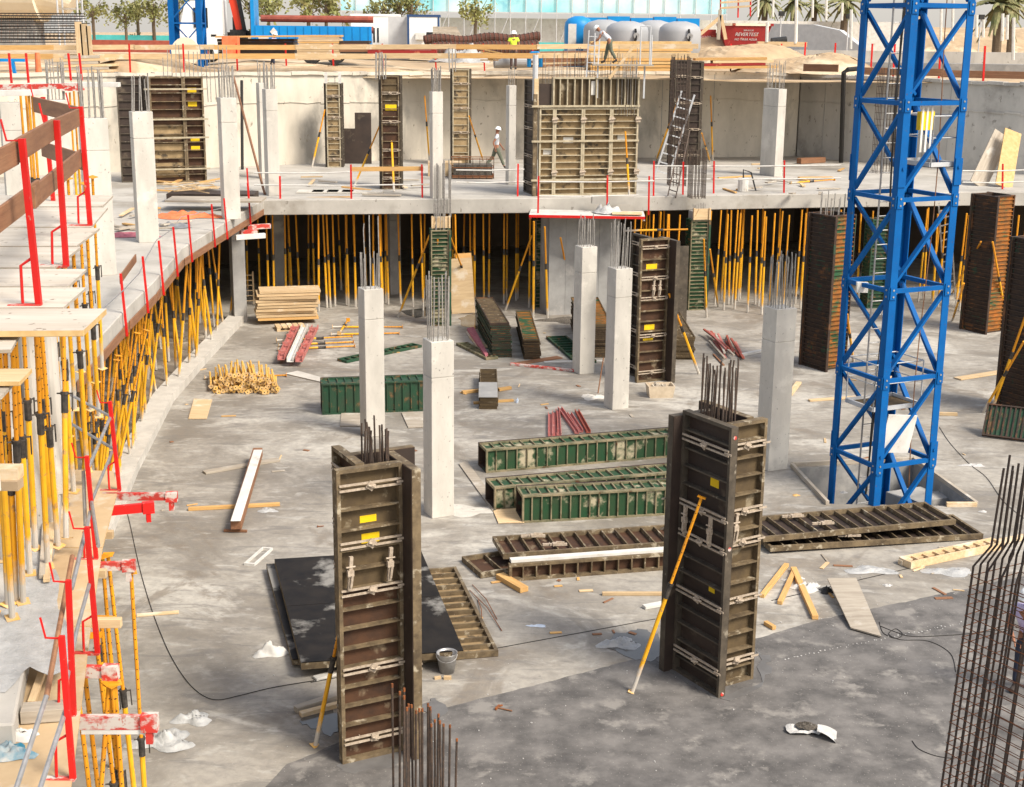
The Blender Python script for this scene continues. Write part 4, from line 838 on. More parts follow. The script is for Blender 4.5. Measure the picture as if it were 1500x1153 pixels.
for i, (h, dx, dy) in enumerate((((192, 838), .0, 0), ((150, 815), .05, 0), ((158, 812), .1, .2), ((122, 760), .1, .3), ((148, 905), .1, .1), ((157, 905), .12, -.1), ((160, 1000), -.45, -.2), ((168, 1000), .06, -.15), ((164, 1002), .02, .25), ((124, 985), .12, .1), ((112, 1000), .1, .2), ((207, 1062), 0, 0) if False else ((140, 930), .05, .4))):
    q = P(*h, 3.78); prop(Vector((q.x+dx, q.y+dy, .0)), q, 'yellow steel prop standing under the plywood platform', 'props under the plywood platform', True, .5 if i else .42)
# things on the platform
def crumple(name, label, cat, c, sx, sy, sz, mat, n=14, seed=0, group=None, rz=0.):
    st_ = random.getstate(); random.seed(seed); ph = [(R_(1, 4), R_(1, 4), R_(0, 6)) for _ in range(6)]
    def fn(u, v):
        a = 2*math.pi*u; rr = v; edge = 1+.25*math.sin(3*a+ph[0][2])+.15*math.sin(5*a+ph[1][2]); x = rr*edge*math.cos(a)*sx; y = rr*edge*math.sin(a)*sy
        h = (1-rr**2)*sz*(.6+.4*math.sin(ph[2][0]*3*x/sx+ph[2][2])*math.cos(ph[3][1]*2.5*y/sy+ph[3][2]))+R_(-.12, .12)*sz*(1-.4*rr)
        return (x, y, max(.004, h))
    m = quadgrid(fn, n*2, n); random.setstate(st_); return tag(m.build(name, mat, None, c, rz, True), label, cat, group, 'thing')
crumple('cement_bag', 'torn blue and white paper bag on the plywood platform', 'bag', P(14, 1105, pz), .20, .16, .12, 'bag_blue', 8, 4)
crumple('paper_scrap', 'crumpled white paper beside the blue bag', 'paper', P(30, 1080, pz), .16, .10, .10, 'white', 8, 5)
crumple('plastic_sheet', 'long sheet of clear plastic spread on the slab edge at left', 'plastic sheet', P(40, 910, 4.152), .38, 1.7, .012, 'plastic', 16, 6, rz=.25)
for i, (a_, b_, mt) in enumerate((((70, 700), (62, 845), 'wood_grey'), ((84, 690), (68, 850), 'wood'), ((46, 1030), (62, 985), 'wood'))):
    plank('loose_lath', ['grey broken lath lying by the thick props', 'pale timber lying along the slab edge by the props', 'small pale offcut on the dirty plywood sheet'][i], 'timber', P(*a_, 4.2 if i < 2 else 3.99), P(*b_, 4.2 if i < 2 else 3.99), .05, .07, mt)
# ---- guard posts along the back slab edge
for x, yb, yt, l in ((411, 313, 258, None), (515, 313, 241, None), (619, 311, 241, None), (758, 309, 240, None), (788, 318, 258, None), (889, 318, 257, None), (950, 315, 258, None), (957, 308, 236, None), (1000, 306, 237, None), (1045, 304, 236, None), (1148, 303, 235, None), (1468, 297, 240, None)):
    gpost((x, yb), (x+(1 if x > 700 else -1), yt), 3.62, 'thin red guard post on the edge of the back slab', 'red guard posts on the back slab edge', .06, hook=False)
plank('rail_plank', 'orange wooden rail plank between two red posts on the back slab', 'plank', PY(515, 248, 51.2), PY(620, 247, 51.2), .16, .05, 'wood_new')
plank('toe_board', 'orange wooden toe board on the back slab edge at left', 'plank', PY(411, 293, 50.9), PY(514, 291, 50.9), .17, .05, 'wood_new')
for y, x0, x1, Y, l in ((253, 372, 516, 51, 'thin white guard pipe, upper one left of the orange plank'), (271, 372, 620, 51, 'thin white guard pipe, lower one left on the back slab'), (249, 668, 768, 52, 'thin white guard pipe left of the big wall form, upper one'), (267, 668, 768, 52, 'thin white guard pipe left of the big wall form, lower one'), (266, 790, 958, 50.3, 'thin white guard pipe before the big wall form, upper one'), (287, 788, 935, 50.3, 'thin white guard pipe before the big wall form, lower one'), (243, 957, 1232, 53.5, 'thin white guard pipe right of the big wall form, upper one'), (262, 957, 1232, 53.5, 'thin white guard pipe right of the big wall form, lower one'), (250, 1410, 1500, 55.5, 'thin white guard pipe right of the mast, upper one'), (267, 1410, 1500, 55.5, 'thin white guard pipe right of the mast, lower one')):
    pipe(l, [PY(x0, y, Y), PY((x0+x1)/2, y+.7, Y), PY(x1, y-1, Y)], .026, 'white', n=5)
# red edged table at the slab edge
ta, tb_ = PY(775, 316, 49.6), PY(945, 316, 49.4); L = (tb_-ta).length; R = T('formwork_table', 'red edged formwork table hanging out below the big wall form', 'formwork table', ta, ang(ta, tb_))
m = MB(); m.box(0, L, 0, 1.6, .0, .03); m.build('top_board', 'white', R); m = MB(); m.box(0, L, -.05, 0, -.055, .035); m.build('red_edge', 'red', R); m = MB(); m.box(0, .08, 0, 1.6, -.12, 0); m.box(L-.08, L, 0, 1.6, -.12, 0); m.build('side_beam', 'red_cement', R)
crumple('white_sack', 'white sack lying on the red edged table', 'sack', ta+Vector((L*.68, .6, .05)), .55, .35, .4, 'plastic', 8, 9)
plank('plywood_board', 'plywood board on the red edged table beside the white sack', 'board', ta+Vector((L*.72, .3, .09)), ta+Vector((L*.98, .25, .09)), .03, .7, 'wood')
m = MB(); m.box(0, 1.5, 0, .5, 0, .28); tag(m.build('concrete_upstand', 'slab', None, PY(868, 296, 50.6)+Vector((0, .2, -.1)), .03), 'low concrete upstand at the slab edge below the big wall form', 'upstand', None, 'thing')
for (x0, y0, x1, y1, z, l) in ((362, 333, 396, 331, 3.5, 'red formwork beam end at the inner slab corner, upper'), (345, 348, 388, 345, 3.45, 'white timber beam end at the inner slab corner'), (352, 341, 376, 339, 3.4, 'short red beam end at the inner slab corner'), (272, 367, 312, 358, 3.5, 'cement covered beam end under the bend of the left slab')):
    plank('formwork_beam', l, 'formwork beam', P(x0, y0, z), P(x1, y1, z), .16, .14, 'white' if 'white' in l else 'red_cement')
# ================================================================ BLUE CRANE MAST
S = 1.62
def mast(name, label, corner, rot, zs, z0, z1, S=1.62, leg=.185, near=True, nr=0):
    R = T(name, label, 'crane mast', corner, rot)
    u = [(0, 0), (S, 0), (S, S), (0, S)]
    for x, y in u:      # angle section legs, open side to the middle
        m = MB(); sx = 1 if x == 0 else -1; sy = 1 if y == 0 else -1; t = .028
        m.box(min(x, x+sx*leg), max(x, x+sx*leg), min(y, y+sy*t), max(y, y+sy*t), z0, z1); m.box(min(x, x+sx*t), max(x, x+sx*t), min(y+sy*t, y+sy*leg), max(y+sy*t, y+sy*leg), z0, z1)
        m.build('leg', 'blue', R, bevel=.004 if near else 0)
    faces = [((0, 0), (1, 0), (0, -1)), ((0, 0), (0, 1), (-1, 0)), ((0, 1), (1, 0), (0, 1)), ((1, 0), (0, 1), (1, 0))]
    for fi, (o, d, n_) in enumerate(faces):
        def pt(k, z, inn=.0): return Vector(((o[0]+d[0]*k)*S-n_[0]*(.05+inn), (o[1]+d[1]*k)*S-n_[1]*(.05+inn), z))
        e = .10/S; nv = Vector((n_[0], n_[1], 0))
        for i, z in enumerate(zs):
            if z > z1: break
            m = MB(); m.bar(pt(e, z), pt(1-e, z), .08, .09); m.build('strut', 'blue', R)
            z2 = zs[i+1] if i+1 < len(zs) else z+2
            m = MB(); a_, b_ = (pt(e, z+.10, .03), pt(1-e, z2-.10, .03)) if fi in (0, 3) else (pt(1-e, z+.10, .03), pt(e, z2-.10, .03))
            if z2 <= z1+.5: m.bar(a_, b_, .06, .115, nv); m.build('diagonal', 'blue', R)
            if near and fi in (0, 1):
                for k in (e*.8, 1-e*.8):
                    m = MB(); c = pt(k, z-.04, -.065); d3 = Vector((d[0], d[1], 0)); m.bar(c-Z*.13, c+Z*.13, .15, .016, nv); m.build('gusset', 'blue', R)
                    for dz in (-.07, .07):
                        m = MB(); m.tube(c+Z*dz, c+Z*dz+nv*.02, .022, 8); m.build('bolt', 'steel', R)
    return R
fc = Vector((7.93, 29.35, 0)); zs = [HZ(fc, y) for y in (686, 560, 428, 294, 152)]
st = (zs[-1]-zs[0])/4; zs = [zs[0]-st*2, zs[0]-st]+zs+[zs[-1]+st*k for k in (1, 2, 3)]
MT = mast('crane_mast', 'tall bright blue lattice crane mast standing in the floor pit', fc, GA, zs, -1.28, 15)
for x, y in ((0, 0), (S, 0), (0, S)):   # connection pins of the sections
    for z in (zs[2]+.15, zs[5]+st*.0+.55):
        m = MB(); sx = -.012 if x == 0 else .012; m.box(x-.02 if x == 0 else x-.17, x+.17 if x == 0 else x+.02, y-.022, y-.002, z-.28, z+.28); m.tube((x+(.08 if x == 0 else -.08), y-.05, z+.1), (x+(.08 if x == 0 else -.08), y, z+.1), .035, 8); m.build('joint_plate', 'blue', MT)
lad = T('access_ladder', 'grey steel ladder with cage hoops inside the blue mast', 'ladder', fc+GU*.35+GV*1.0, GA)
for x in (0, .38):
    m = MB(); m.tube((x, 0, -.9), (x, .0, 14), .022, 6); m.build('rail', 'steel', lad)
for k in range(46):
    m = MB(); m.tube((0, 0, -.6+k*.31), (.38, 0, -.6+k*.31), .012, 5); m.build('rung', 'steel', lad)
for nm, z, x0, x1, y0, y1, l in (('mast_platform', HZ(fc, 237)-.1, .9, 1.55, .12, 1.2, 'small grey grating platform with rail high inside the mast'), ('mast_platform', HZ(fc, 610), .2, 1.5, .5, 1.45, 'small grey grating platform low inside the mast')):
    pf = T(nm, l, 'platform', fc+Vector((0, 0, 0)), GA); m = MB()
    m.box(x0, x1, y0, y1, z-.06, z-.02)
    m.build('deck', 'form_olive', pf)
    m = MB()
    for a_, b_ in (((x0, y0), (x1, y0)), ((x1, y0), (x1, y1)), ((x0, y1), (x1, y1)), ((x0, y0), (x0, y1))):
        m.bar((*a_, z), (*b_, z), .05, .09)
        m.tube((*a_, z), (*a_, z+1.0), .016, 5); m.tube((*a_, z+1.0), (*b_, z+1.0), .016, 5); m.tube((*a_, z+.55), (*b_, z+.55), .012, 5)
    m.build('rail_frame', 'lattice', pf)
zt = HZ(fc, 185)
pf = T('switch_box', 'yellow box hung on white straps inside the blue mast', 'box', fc+GU*.55+GV*.12, GA); m = MB(); m.box(0, .36, 0, .12, zt-.1, zt+.28); m.build('box', 'sticker', pf)
for x in (.02, .14, .26):
    m = MB(); m.box(x, x+.05, -.012, -.002, zt-.55, zt+.42); m.build('strap', 'white', pf)
m = MB(); q = fc+GU*.22+GV*(-.02); m.box(0, .80, 0, .03, 0, .88); o = tag(m.build('white_board', 'white', None, q+Z*(HZ(fc, 672)+.06), GA, bevel=.004), 'white board tied to the foot of the blue mast', 'board', None, 'thing'); o.rotation_euler = (.10, .13, GA); o.location = fc+GU*.16+GV*.14+Z*(HZ(fc, 672)+.08)
for i, (x, y) in enumerate(((.45, .75), (.62, .95), (1.15, .25))):
    pts = [fc+GU*(x+.07*math.sin(k*.9+i))+GV*y+Z*(15-k*1.25) for k in range(13)]
    pipe(['black cable hanging down inside the blue mast', 'thin dark rope hanging beside the mast ladder', 'brown rope hanging inside the right half of mast'][i], pts, .022 if i == 0 else .012, 'cable' if i < 2 else 'wood_brown', 'hanging_cable', 'cable', 5)
for k in range(6):
    z = .8+k*1.9; plank('cable_bracket', 'small pale timber tie across the mast, number from bottom' if False else ['lowest pale timber tie across the inner mast leg', 'second lowest pale timber tie across the inner mast leg', 'third lowest pale timber tie across the inner mast leg', 'third highest pale timber tie across the inner mast leg', 'second highest pale timber tie across the inner mast leg', 'highest pale timber tie across the inner mast leg'][k], 'timber', fc+GU*.2+GV*.16+Z*z, fc+GU*.62+GV*.5+Z*(z+.05), .05, .04, 'wood')
q = P(1255, 438); m = MB(); m.box(-.12, .12, -.06, .06, 0, .22); tag(m.build('lamp_box', 'white', None, fc+GU*.06+GV*1.0+Z*HZ(fc, 440)), 'white site lamp box hung inside the left mast face', 'lamp', None, 'thing')
# timber frame and blocks round the tower pit
for (a_, b_), l in zip((((1160, 684), (1212, 740)), ((1160, 683), (1338, 675)), ((1338, 675), (1430, 741)), ((1386, 742), (1430, 742))), ('left edge timber of the tower pit frame', 'back edge timber of the tower pit frame', 'right edge timber of the tower pit frame', 'front right timber of the tower pit frame')):
    plank('pit_timber', l, 'timber', P(*a_)+Z*.05, P(*b_)+Z*.05, .10, .08, 'wood_grey' if 'front' not in l else 'wood')
for i, (x, y) in enumerate(((1335, 706), (1362, 712), (1385, 735))):
    m = MB(); m.box(-.5, .5, -.25, .25, -.5, .0); tag(m.build('concrete_block', 'concrete_grey', None, P(x, y)-Z*.25, GA), ['grey ballast block in the pit behind the mast', 'grey ballast block in the pit right of the mast', 'grey ballast block in the pit nearest its right timber'][i], 'concrete block', None, 'thing')
# ================================================================ REBAR CAGES
def cage(name, label, c, rot, a, b, z0, z1, nx, ny, step, mat, smat, r=.012, lean=(0, 0), top=0, crank=.12, sr=.006, group=None):
    R = T(name, label, 'rebar cage', c, rot); per = []
    for i in range(nx): per += [(-a/2+a*i/(nx-1), -b/2), (-a/2+a*i/(nx-1), b/2)]
    for j in range(1, ny-1): per += [(-a/2, -b/2+b*j/(ny-1)), (a/2, -b/2+b*j/(ny-1))]
    def at(x, y, z, k=1.): return (x*k+lean[0]*z, y*k+lean[1]*z, z)
    for x, y in per:
        t = top*R_(.8, 1.05); k2 = 1-crank*2
        pts = [at(x, y, z0), at(x, y, (z0+z1)/2)]+([at(x, y, z1), at(x, y, z1+.25, k2), at(x, y, z1+.25+t, k2*R_(.96, 1.04))] if top else [at(x, y, z1*R_(.98, 1.02))])
        m = MB(); m.path(pts, r, 5); m.build('vertical_bar', mat, R)
    n = min(95, int((z1-z0)/step)); e = .012
    for i in range(n):
        z = z0+.1+i*(z1-z0-.1)/n+R_(-.02, .02); h = R_(-.03, .03)
        c4 = [(-a/2-e, -b/2-e), (a/2+e, -b/2-e), (a/2+e, b/2+e), (-a/2-e, b/2+e)]; m = MB()
        m.path([at(x, y, z+(h if k in (1, 2) else 0)) for k, (x, y) in enumerate(c4)]+[at(*c4[0], z)], sr, 4); m.build('stirrup', smat, R)
    return R
M('rebar_near', (.055, .038, .03), (.03, .024, .022), 18., .7, .3); M('rebar_rust2', (.17, .062, .025), (.085, .038, .02), 20., .8, .1)
cc = PY(1466, 1153, 14.0); cage('rebar_cage', 'tall rusty rebar cage in the near right corner of the picture', Vector((cc.x-.08, 14.0, 0)), math.radians(31), .80, .95, 0.0, HZ(Vector((cc.x+.08, 14., 0)), 845), 8, 6, .115, 'rebar_near', 'rebar_rust2', r=.0135, lean=(.055, -.01), top=1.0)
q = P(1018, 298, 4.15); cage('rebar_cage', 'rusty rebar cage standing behind the slab edge right of the big wall form', q+Vector((0, 6, 0)), .1, .62, .62, 0, HZ(q+Vector((0, 6, 0)), 82), 6, 6, .16, 'rebar', 'rebar', r=.012)
q = P(1020, 290, 4.15); cage('rebar_cage', 'short bundle of starter bars at the slab edge right of the big wall form', q, .2, .5, .5, 0, 1.75, 5, 5, .4, 'rebar', 'rebar', r=.016)
q = P(1285, 250, 4.15); cage('rebar_cage', 'slender rebar cage standing on the slab behind the blue mast', q-Vector((0, 1, 0)), .2, .85, .6, 0, 4.5, 7, 5, .28, 'rebar', 'rebar', r=.013)
q = P(650, 292, 4.15); R = T('starter_bars', 'bundle of starter bars above the first green form at the slab edge', 'rebar', q, .2)
for i in range(9):
    put('rebar', bar_mesh(1.25*R_(.9, 1.05)+.7, .02, 'rebar_grey', 0), R, (-.22+.22*(i % 3), -.2+.2*(i//3), -.6), 0)
cc = Vector((-1.02, 15.3, 0)); R = T('starter_bars', 'bundle of rusty tipped starter bars rising at the bottom of the picture', 'rebar', cc, .5)
for i in range(20):
    z = HZ(cc, 1012)*(1.0-.055*(i % 5)+R_(-.04, .04)); x = -.30+.15*(i % 5)+R_(-.03, .03); y = -.25+.17*(i//5); m = MB(); m.tube((x, y, 0), (x+R_(-.04, .06), y, z), .014, 6); b_ = m.build('rebar', 'rebar', R); m = MB(); m.tube((x*1.0, y, 0), (x, y, .01), .003, 4)
    t = MB(); d_ = b_.data.vertices[6].co-b_.data.vertices[0].co; e0 = Vector((x, y, 0))+d_*.985; t.tube(e0, Vector((x, y, 0))+d_*1.004, .0148, 6); t.build('rusty_tip', 'rebar_rust', b_)
m = MB(); xx = PY(798, 96, 51.5); yy = PY(935, 96, 51.5); R = T('starter_bars', 'row of wall starter bars above the big wall form', 'rebar', Vector((xx.x, wl_.y+.75, 4.15)), .0)
hb2 = ht+.1
for i in range(44):
    z = hb2+R_(.25, 1.0); x = (yy.x-xx.x)*i/43+R_(-.04, .04); m = MB(); m.path([(x, R_(-.15, .15), hb2-1.5), (x+R_(-.05, .05), 0, z)], .012, 4); m.build('rebar', 'rebar_grey' if i % 3 else 'rebar', R)
xx = PY(232, 96, 56.5); R = T('starter_bars', 'row of bars above the wall form behind the white column', 'rebar', Vector((xx.x, 57.2, 4.15)), .0)
for i in range(16):
    m = MB(); m.path([(i*.17, R_(-.2, .2), 3), (i*.17+R_(-.05, .05), 0, 4.4+R_(.3, .9))], .018, 4); m.build('rebar', 'rebar_grey', R)
# ================================================================ THINGS LYING ABOUT
def lath(label, a_, b_, w_, t, mat, z=0., zb=None, name='timber', cat='timber'):
    p, q = P(*a_, z)+Z*(t/2+.004), P(*b_, z if zb is None else zb)+Z*(t/2+.004); return plank(name, label, cat, p, q, t, w_, mat)
lath('white topped timber beam lying aslant on two battens', (346, 776), (378, 668), .22, .20, 'wood_brown', .09, .13)
p, q = P(345, 764, .30), P(378, 660, .34); plank('white_strip', 'white plastic strip on top of the slanting timber beam', 'strip', p+Z*.012, q+Z*.012, .016, .20, 'white')
lath('grey batten under the far end of the slanting white beam', (299, 694), (408, 675), .20, .05, 'wood_grey')
lath('yellowish batten under the near end of the slanting white beam', (276, 748), (410, 741), .09, .07, 'wood_new')
lath('dark peg lying below the slanting white beam', (328, 779), (362, 780), .05, .05, 'wood_brown')
lath('thin pale lath lying on the floor right of the platform', (200, 903), (262, 898), .10, .03, 'wood')
lath('short timber off the lying rusty panel', (732, 847), (768, 868), .18, .10, 'wood_new')
lath('pale pole end lying left of the nearest right form', (882, 872), (970, 872), .07, .06, 'wood')
lath('small white offcut left of the nearest right form', (943, 892), (975, 886), .12, .06, 'white')
lath('yellow timber nearest the right form among three', (1116, 876), (1152, 830), .09, .07, 'wood_new')
lath('yellow timber middle one of three right of the form', (1142, 886), (1164, 838), .09, .07, 'wood_new')
lath('brown timber right one of three, longest', (1162, 836), (1194, 908), .11, .08, 'wood_new')
lath('short yellow block among scraps right of the form', (1121, 915), (1134, 923), .08, .07, 'wood_new')
lath('pale timber lying on the floor right of the mast foot', (1370, 608), (1402, 609), .10, .08, 'wood')
lath('pale board lying flat on the right part of floor', (1402, 556), (1472, 545), .30, .04, 'wood')
lath('pale timber leaning by the column left of the mast', (1156, 580), (1170, 562), .16, .06, 'wood')
lath('pale timber across the floor behind the mast', (1185, 588), (1300, 580), .14, .05, 'wood')
lath('long white timber lying right of the stacked mast panels', (1318, 828), (1500, 790), .12, .10, 'wood', .0)
lath('yellow timber left end under the small grey topped stack', (677, 577), (702, 574), .12, .08, 'wood_new'); lath('yellow timber right end under the small grey topped stack', (730, 573), (748, 570), .12, .08, 'wood_new')
lath('yellow timber under front of the small grey topped stack', (694, 592), (752, 588), .10, .06, 'wood_new')
lath('cement covered timber by the puddle left of nearest form', (433, 1044), (500, 1022), .12, .09, 'wood_grey'); lath('second cement covered timber by the puddle', (440, 1050), (500, 1034), .10, .07, 'wood')
lath('white slotted strip lying left of nearest form foot', (461, 996), (500, 986), .14, .04, 'white')
lath('thin yellow rod lying by the prop pile', (258, 550), (302, 541), .05, .03, 'wood')
lath('long thin white strip behind the second pale column pair', (797, 532), (884, 530), .12, .05, 'white'); lath('red rail lying in front of the low green stack', (748, 535), (846, 545), .10, .07, 'red_cement'); lath('brown board behind the lying red rail', (756, 534), (820, 524), .3, .03, 'wood_brown')
m = MB(); fmx = frame(P(375, 830), P(402, 806)); L = (P(375, 830)-P(402, 806)).length
m.box(0, L, .03, .06, 0, .05); m.box(0, L, .22, .25, 0, .05); m.box(0, .05, .06, .22, 0, .05); m.box(L-.05, L, .06, .22, 0, .05); o = m.build('white_bracket', 'white', None, None); o.matrix_world = fmx; tag(o, 'small white open frame lying left of the black plates', 'frame', None, 'thing')
def sheet(label, px, z, th, mat, name='plywood_sheet', cat='plywood sheet', zs=None):
    pts = [P(x, y, z if zs is None else zs[i]) for i, (x, y) in enumerate(px)]; o = pts[0].copy(); m = MB(); n = len(pts)
    vs = [p-o for p in pts]+[p-o+Z*th for p in pts]; m.add(vs, [tuple(range(n-1, -1, -1)), tuple(range(n, 2*n))]+[(i, (i+1) % n, n+(i+1) % n, n+i) for i in range(n)])
    return tag(m.build(name, mat, None, o), label, cat, None, 'thing')
sheet('pale plywood sheet on the floor below the prop pile', ((276, 614), (303, 614), (311, 586), (284, 585)), .012, .02, 'wood')
sheet('grey plywood sheet by the second pale column', ((498, 625), (532, 625), (532, 606), (500, 606)), .012, .02, 'wood_grey')
sheet('pale plywood sheet before the dark green box form', ((598, 627), (625, 626), (622, 604), (588, 605)), .012, .02, 'wood_grey')
sheet('long grey plank lying by the green box forms', ((672, 680), (684, 676), (734, 745), (722, 750)), .012, .02, 'wood_grey'); sheet('grey sheet under the front ends of the green box forms', ((722, 748), (764, 745), (768, 766), (730, 767)), .012, .02, 'wood')
sheet('weathered grey board resting aslant right of the timbers', ((1212, 849), (1254, 848), (1291, 934), (1246, 921)), .0, .025, 'wood_grey', zs=(.22, .22, .02, .03))
sheet('white sheet leaning low by the prop pile', ((418, 548), (436, 544), (480, 556), (478, 562)), .012, .02, 'concrete')
sheet('brown board by the red rail left of the biggest stack', ((682, 487), (692, 486), (716, 510), (700, 512)), .012, .03, 'plywood')
sheet('pink and white rail lying left of the biggest green stack', ((684, 484), (694, 482), (715, 522), (711, 524)), .05, .08, 'pink_mark', 'steel_rail', 'rail')
# timber pile on a pallet
pa_, pb_ = P(378, 477), P(470, 474); L = (pb_-pa_).length
tl_ = ['bottom yellow edged board of the thick timber pile'] + [None]*9
for i in range(10):
    x0 = R_(-.1, .12); Lx = L*R_(.93, 1.0); z = .16+i*.105+(.0 if i < 4 else .01); m = MB(); m.box(x0, x0+Lx, R_(-.05, .05), .9+R_(-.1, .1), 0, .085)
    lab = {0: 'bottom yellow edged board of the thick timber pile', 9: 'topmost pale board of the thick timber pile'}.get(i, 'pale board inside the thick timber pile by the left column')
    o = m.build('thick_board', 'wood_new' if i == 0 else 'wood', None, pa_+Z*z, ang(pa_, pb_)+R_(-.03, .03)); tag(o, lab, 'board', None if i in (0, 9) else 'boards in the thick timber pile', 'thing')
def pallet(label, c, rz, a_=1.2, b_=.8, mat='wood'):
    R = T('pallet', label, 'pallet', c, rz)
    for i in range(5): m = MB(); m.box(i*a_/5, i*a_/5+a_/6.2, 0, b_, .11, .135); m.build('deck_board', mat, R)
    for j in range(3): m = MB(); y = j*(b_-.1)/2; m.box(0, a_, y, y+.1, .0, .02); m.box(0, .12, y, y+.1, .02, .108); m.box(a_/2-.06, a_/2+.06, y, y+.1, .02, .108); m.box(a_-.12, a_, y, y+.1, .02, .108); m.build('bearer', mat, R)
    return R
pallet('small wooden pallet before the thick timber pile', P(406, 486), ang(P(406, 486), P(447, 484)), 1.0, .7)
def ladd(name, label, p, q, w_, n, mat, r=.025):
    fm = frame(p, q, Vector((0, -1, .2))); L = (Vector(q)-Vector(p)).length; R = T(name, label, 'ladder', mat=fm)
    for s_ in (-1, 1): m = MB(); m.box(0, L, s_*w_/2-r, s_*w_/2+r, -r, r); m.build('rail', mat, R)
    for k in range(n): m = MB(); x = L*(k+.7)/(n+.4); m.box(x-r*.7, x+r*.7, -w_/2+r, w_/2-r, -r*.7, r*.7); m.build('rung', mat, R)
    return R
ladd('wooden_ladder', 'small wooden ladder upright at the inner slab corner', P(364, 446), PY(362, 398, P(364, 446).y+.3), .42, 6, 'wood')
q = P(972, 252, 4.15); ladd('wooden_ladder', 'grey ladder leaning on the dark column form on the slab', P(968, 262, 4.15), PY(1008, 136, 58.6), .55, 9, 'lattice', .035)
ladd('steel_ladder', 'thin brown ladder standing by the dark column form', P(984, 288, 4.15), PY(1005, 190, 56.), .3, 8, 'rebar', .02); ladd('steel_ladder', 'dark steel ladder under the slab right of the mast', P(1392, 440), PY(1383, 300, 52.5), .42, 13, 'steel', .025)
M('red_dull', (.48, .13, .11), (.40, .17, .15), 5., .6, c3=(.5, .33, .28), s3=6., t3=.6)
# red channels and rails
def rail(label, a_, b_, mat='red_cement', w_=.16, h=.14, z=.01, name='steel_channel', brackets=True):
    p, q = P(*a_, 0)+Z*z, P(*b_, 0)+Z*z; fm = frame(p, q); L = (q-p).length; R = T(name, label, 'steel channel', mat=fm); m = MB()
    m.box(0, L, -w_/2, -w_/2+.02, 0, h); m.box(0, L, w_/2-.02, w_/2, 0, h); m.box(0, L, -w_/2+.02, w_/2-.02, 0, .02); m.build('channel', mat, R)
    if brackets:
        for k in range(4): m = MB(); x = L*(k+.4)/4; m.box(x, x+.08, -w_/2-.02, w_/2+.02, h-.04, h+.05); m.build('lug', mat, R)
    return R
rail('pink red channel left one lying over the yellow props', (412, 535), (434, 487), z=.16, w_=.22, mat='red_dull'); rail('white faced channel lying between two red channels', (425, 538), (447, 487), 'white', z=.16, w_=.2, brackets=False); rail('pink red channel right one lying over the yellow props', (438, 538), (462, 488), z=.16, w_=.22, mat='red_dull')
for i, (a_, b_) in enumerate((((806, 640), (806, 608)), ((813, 640), (812, 606)), ((819, 639), (817, 603)), ((845, 636), (820, 600)), ((851, 634), (834, 608)), ((862, 635), (845, 604)))):
    rail(['red channel leftmost of six beyond the green box forms', 'red channel second from left of six beyond the green box forms', 'red channel third from left of six beyond the green box forms', 'pink red channel crossing diagonally among the six', 'short pink red channel among the six beyond the box forms', 'grey red channel rightmost of six beyond the green box forms'][i], a_, b_, 'red_dull' if i != 5 else 'rust_red', .12, .08, brackets=False)
random.seed(21)
for i in range(14):
    a0 = P(1078+R_(-26, 14)*.8, 528+R_(-10, 2)); d_ = (P(1034, 484)-P(1072, 528)).normalized()+Vector((R_(-.12, .12), R_(-.1, .1), 0)); p = a0+Z*(.05+.05*(i//4)); q = p+d_*R_(2.3, 2.9)+Z*R_(-.01, .03)
    plank('red_bar', 'pink red and white steel bar in the heap right of the tall brown form', 'steel bar', p, q, .05, .07, ('red_dull', 'rust_red', 'wood_grey')[i % 3], 'red bars in the heap')
lath('white timber beside the heap of red bars', (1085, 522), (1125, 514), .12, .08, 'white'); lath('brown lath by the heap of red bars', (1045, 520), (1060, 536), .06, .04, 'wood_brown')
random.seed(91)
for i in range(70):      # offcuts and chips of timber trodden about on the floor
    x, y = random.choice(((R_(230, 620), R_(560, 800)), (R_(400, 1180), R_(460, 560)), (R_(660, 1000), R_(540, 640)), (R_(1100, 1420), R_(800, 880)), (R_(1150, 1480), R_(520, 700)), (R_(680, 960), R_(850, 940))))
    p = P(x, y, .0); a_ = R_(0, 3.1); L = R_(.06, .42); plank('wood_chip', 'small timber offcut lying loose on the concrete floor', 'wood chip', p+Z*.012, p+Vector((math.cos(a_), math.sin(a_), 0))*L+Z*.012, .018, R_(.03, .09), random.choice(('wood', 'wood_grey', 'wood_brown', 'wood_new')), 'timber offcuts on the floor')
# tubs, buckets, bags, plastic
q = P(968, 584); R = T('mortar_tub', 'cream mortar tub with rubbish beside the tall brown form', 'tub', q+Vector((0, .3, 0)), .1); m = MB()
def tubm(m, a_, b_, h, t=.04, fl=.16):
    o_ = [(-a_/2, -b_/2), (a_/2, -b_/2), (a_/2, b_/2), (-a_/2, b_/2)]; O_ = [(x*(1+fl), y*(1+fl), h) for x, y in o_]; I_b = [(x*.9, y*.9, t) for x, y in o_]; I_t = [(x*(1+fl)*.92, y*(1+fl)*.92, h) for x, y in o_]; B_ = [(x, y, 0) for x, y in o_]
    m.add(B_+O_+I_t+I_b, [(3, 2, 1, 0)]+[(i, (i+1) % 4, 4+(i+1) % 4, 4+i) for i in range(4)]+[(4+i, 4+(i+1) % 4, 8+(i+1) % 4, 8+i) for i in range(4)]+[(8+i, 8+(i+1) % 4, 12+(i+1) % 4, 12+i) for i in range(4)]+[(12, 13, 14, 15)])
tubm(m, .66, .46, .34); m.build('tub', 'tub', R)
m = MB()
for i in range(9): x, y = R_(-.2, .2), R_(-.12, .12); m.bar((x, y, .2), (x+R_(-.12, .12), y+R_(-.1, .1), .3+R_(0, .07)), .07, .06)
m.build('rubbish', 'wood_grey', R)
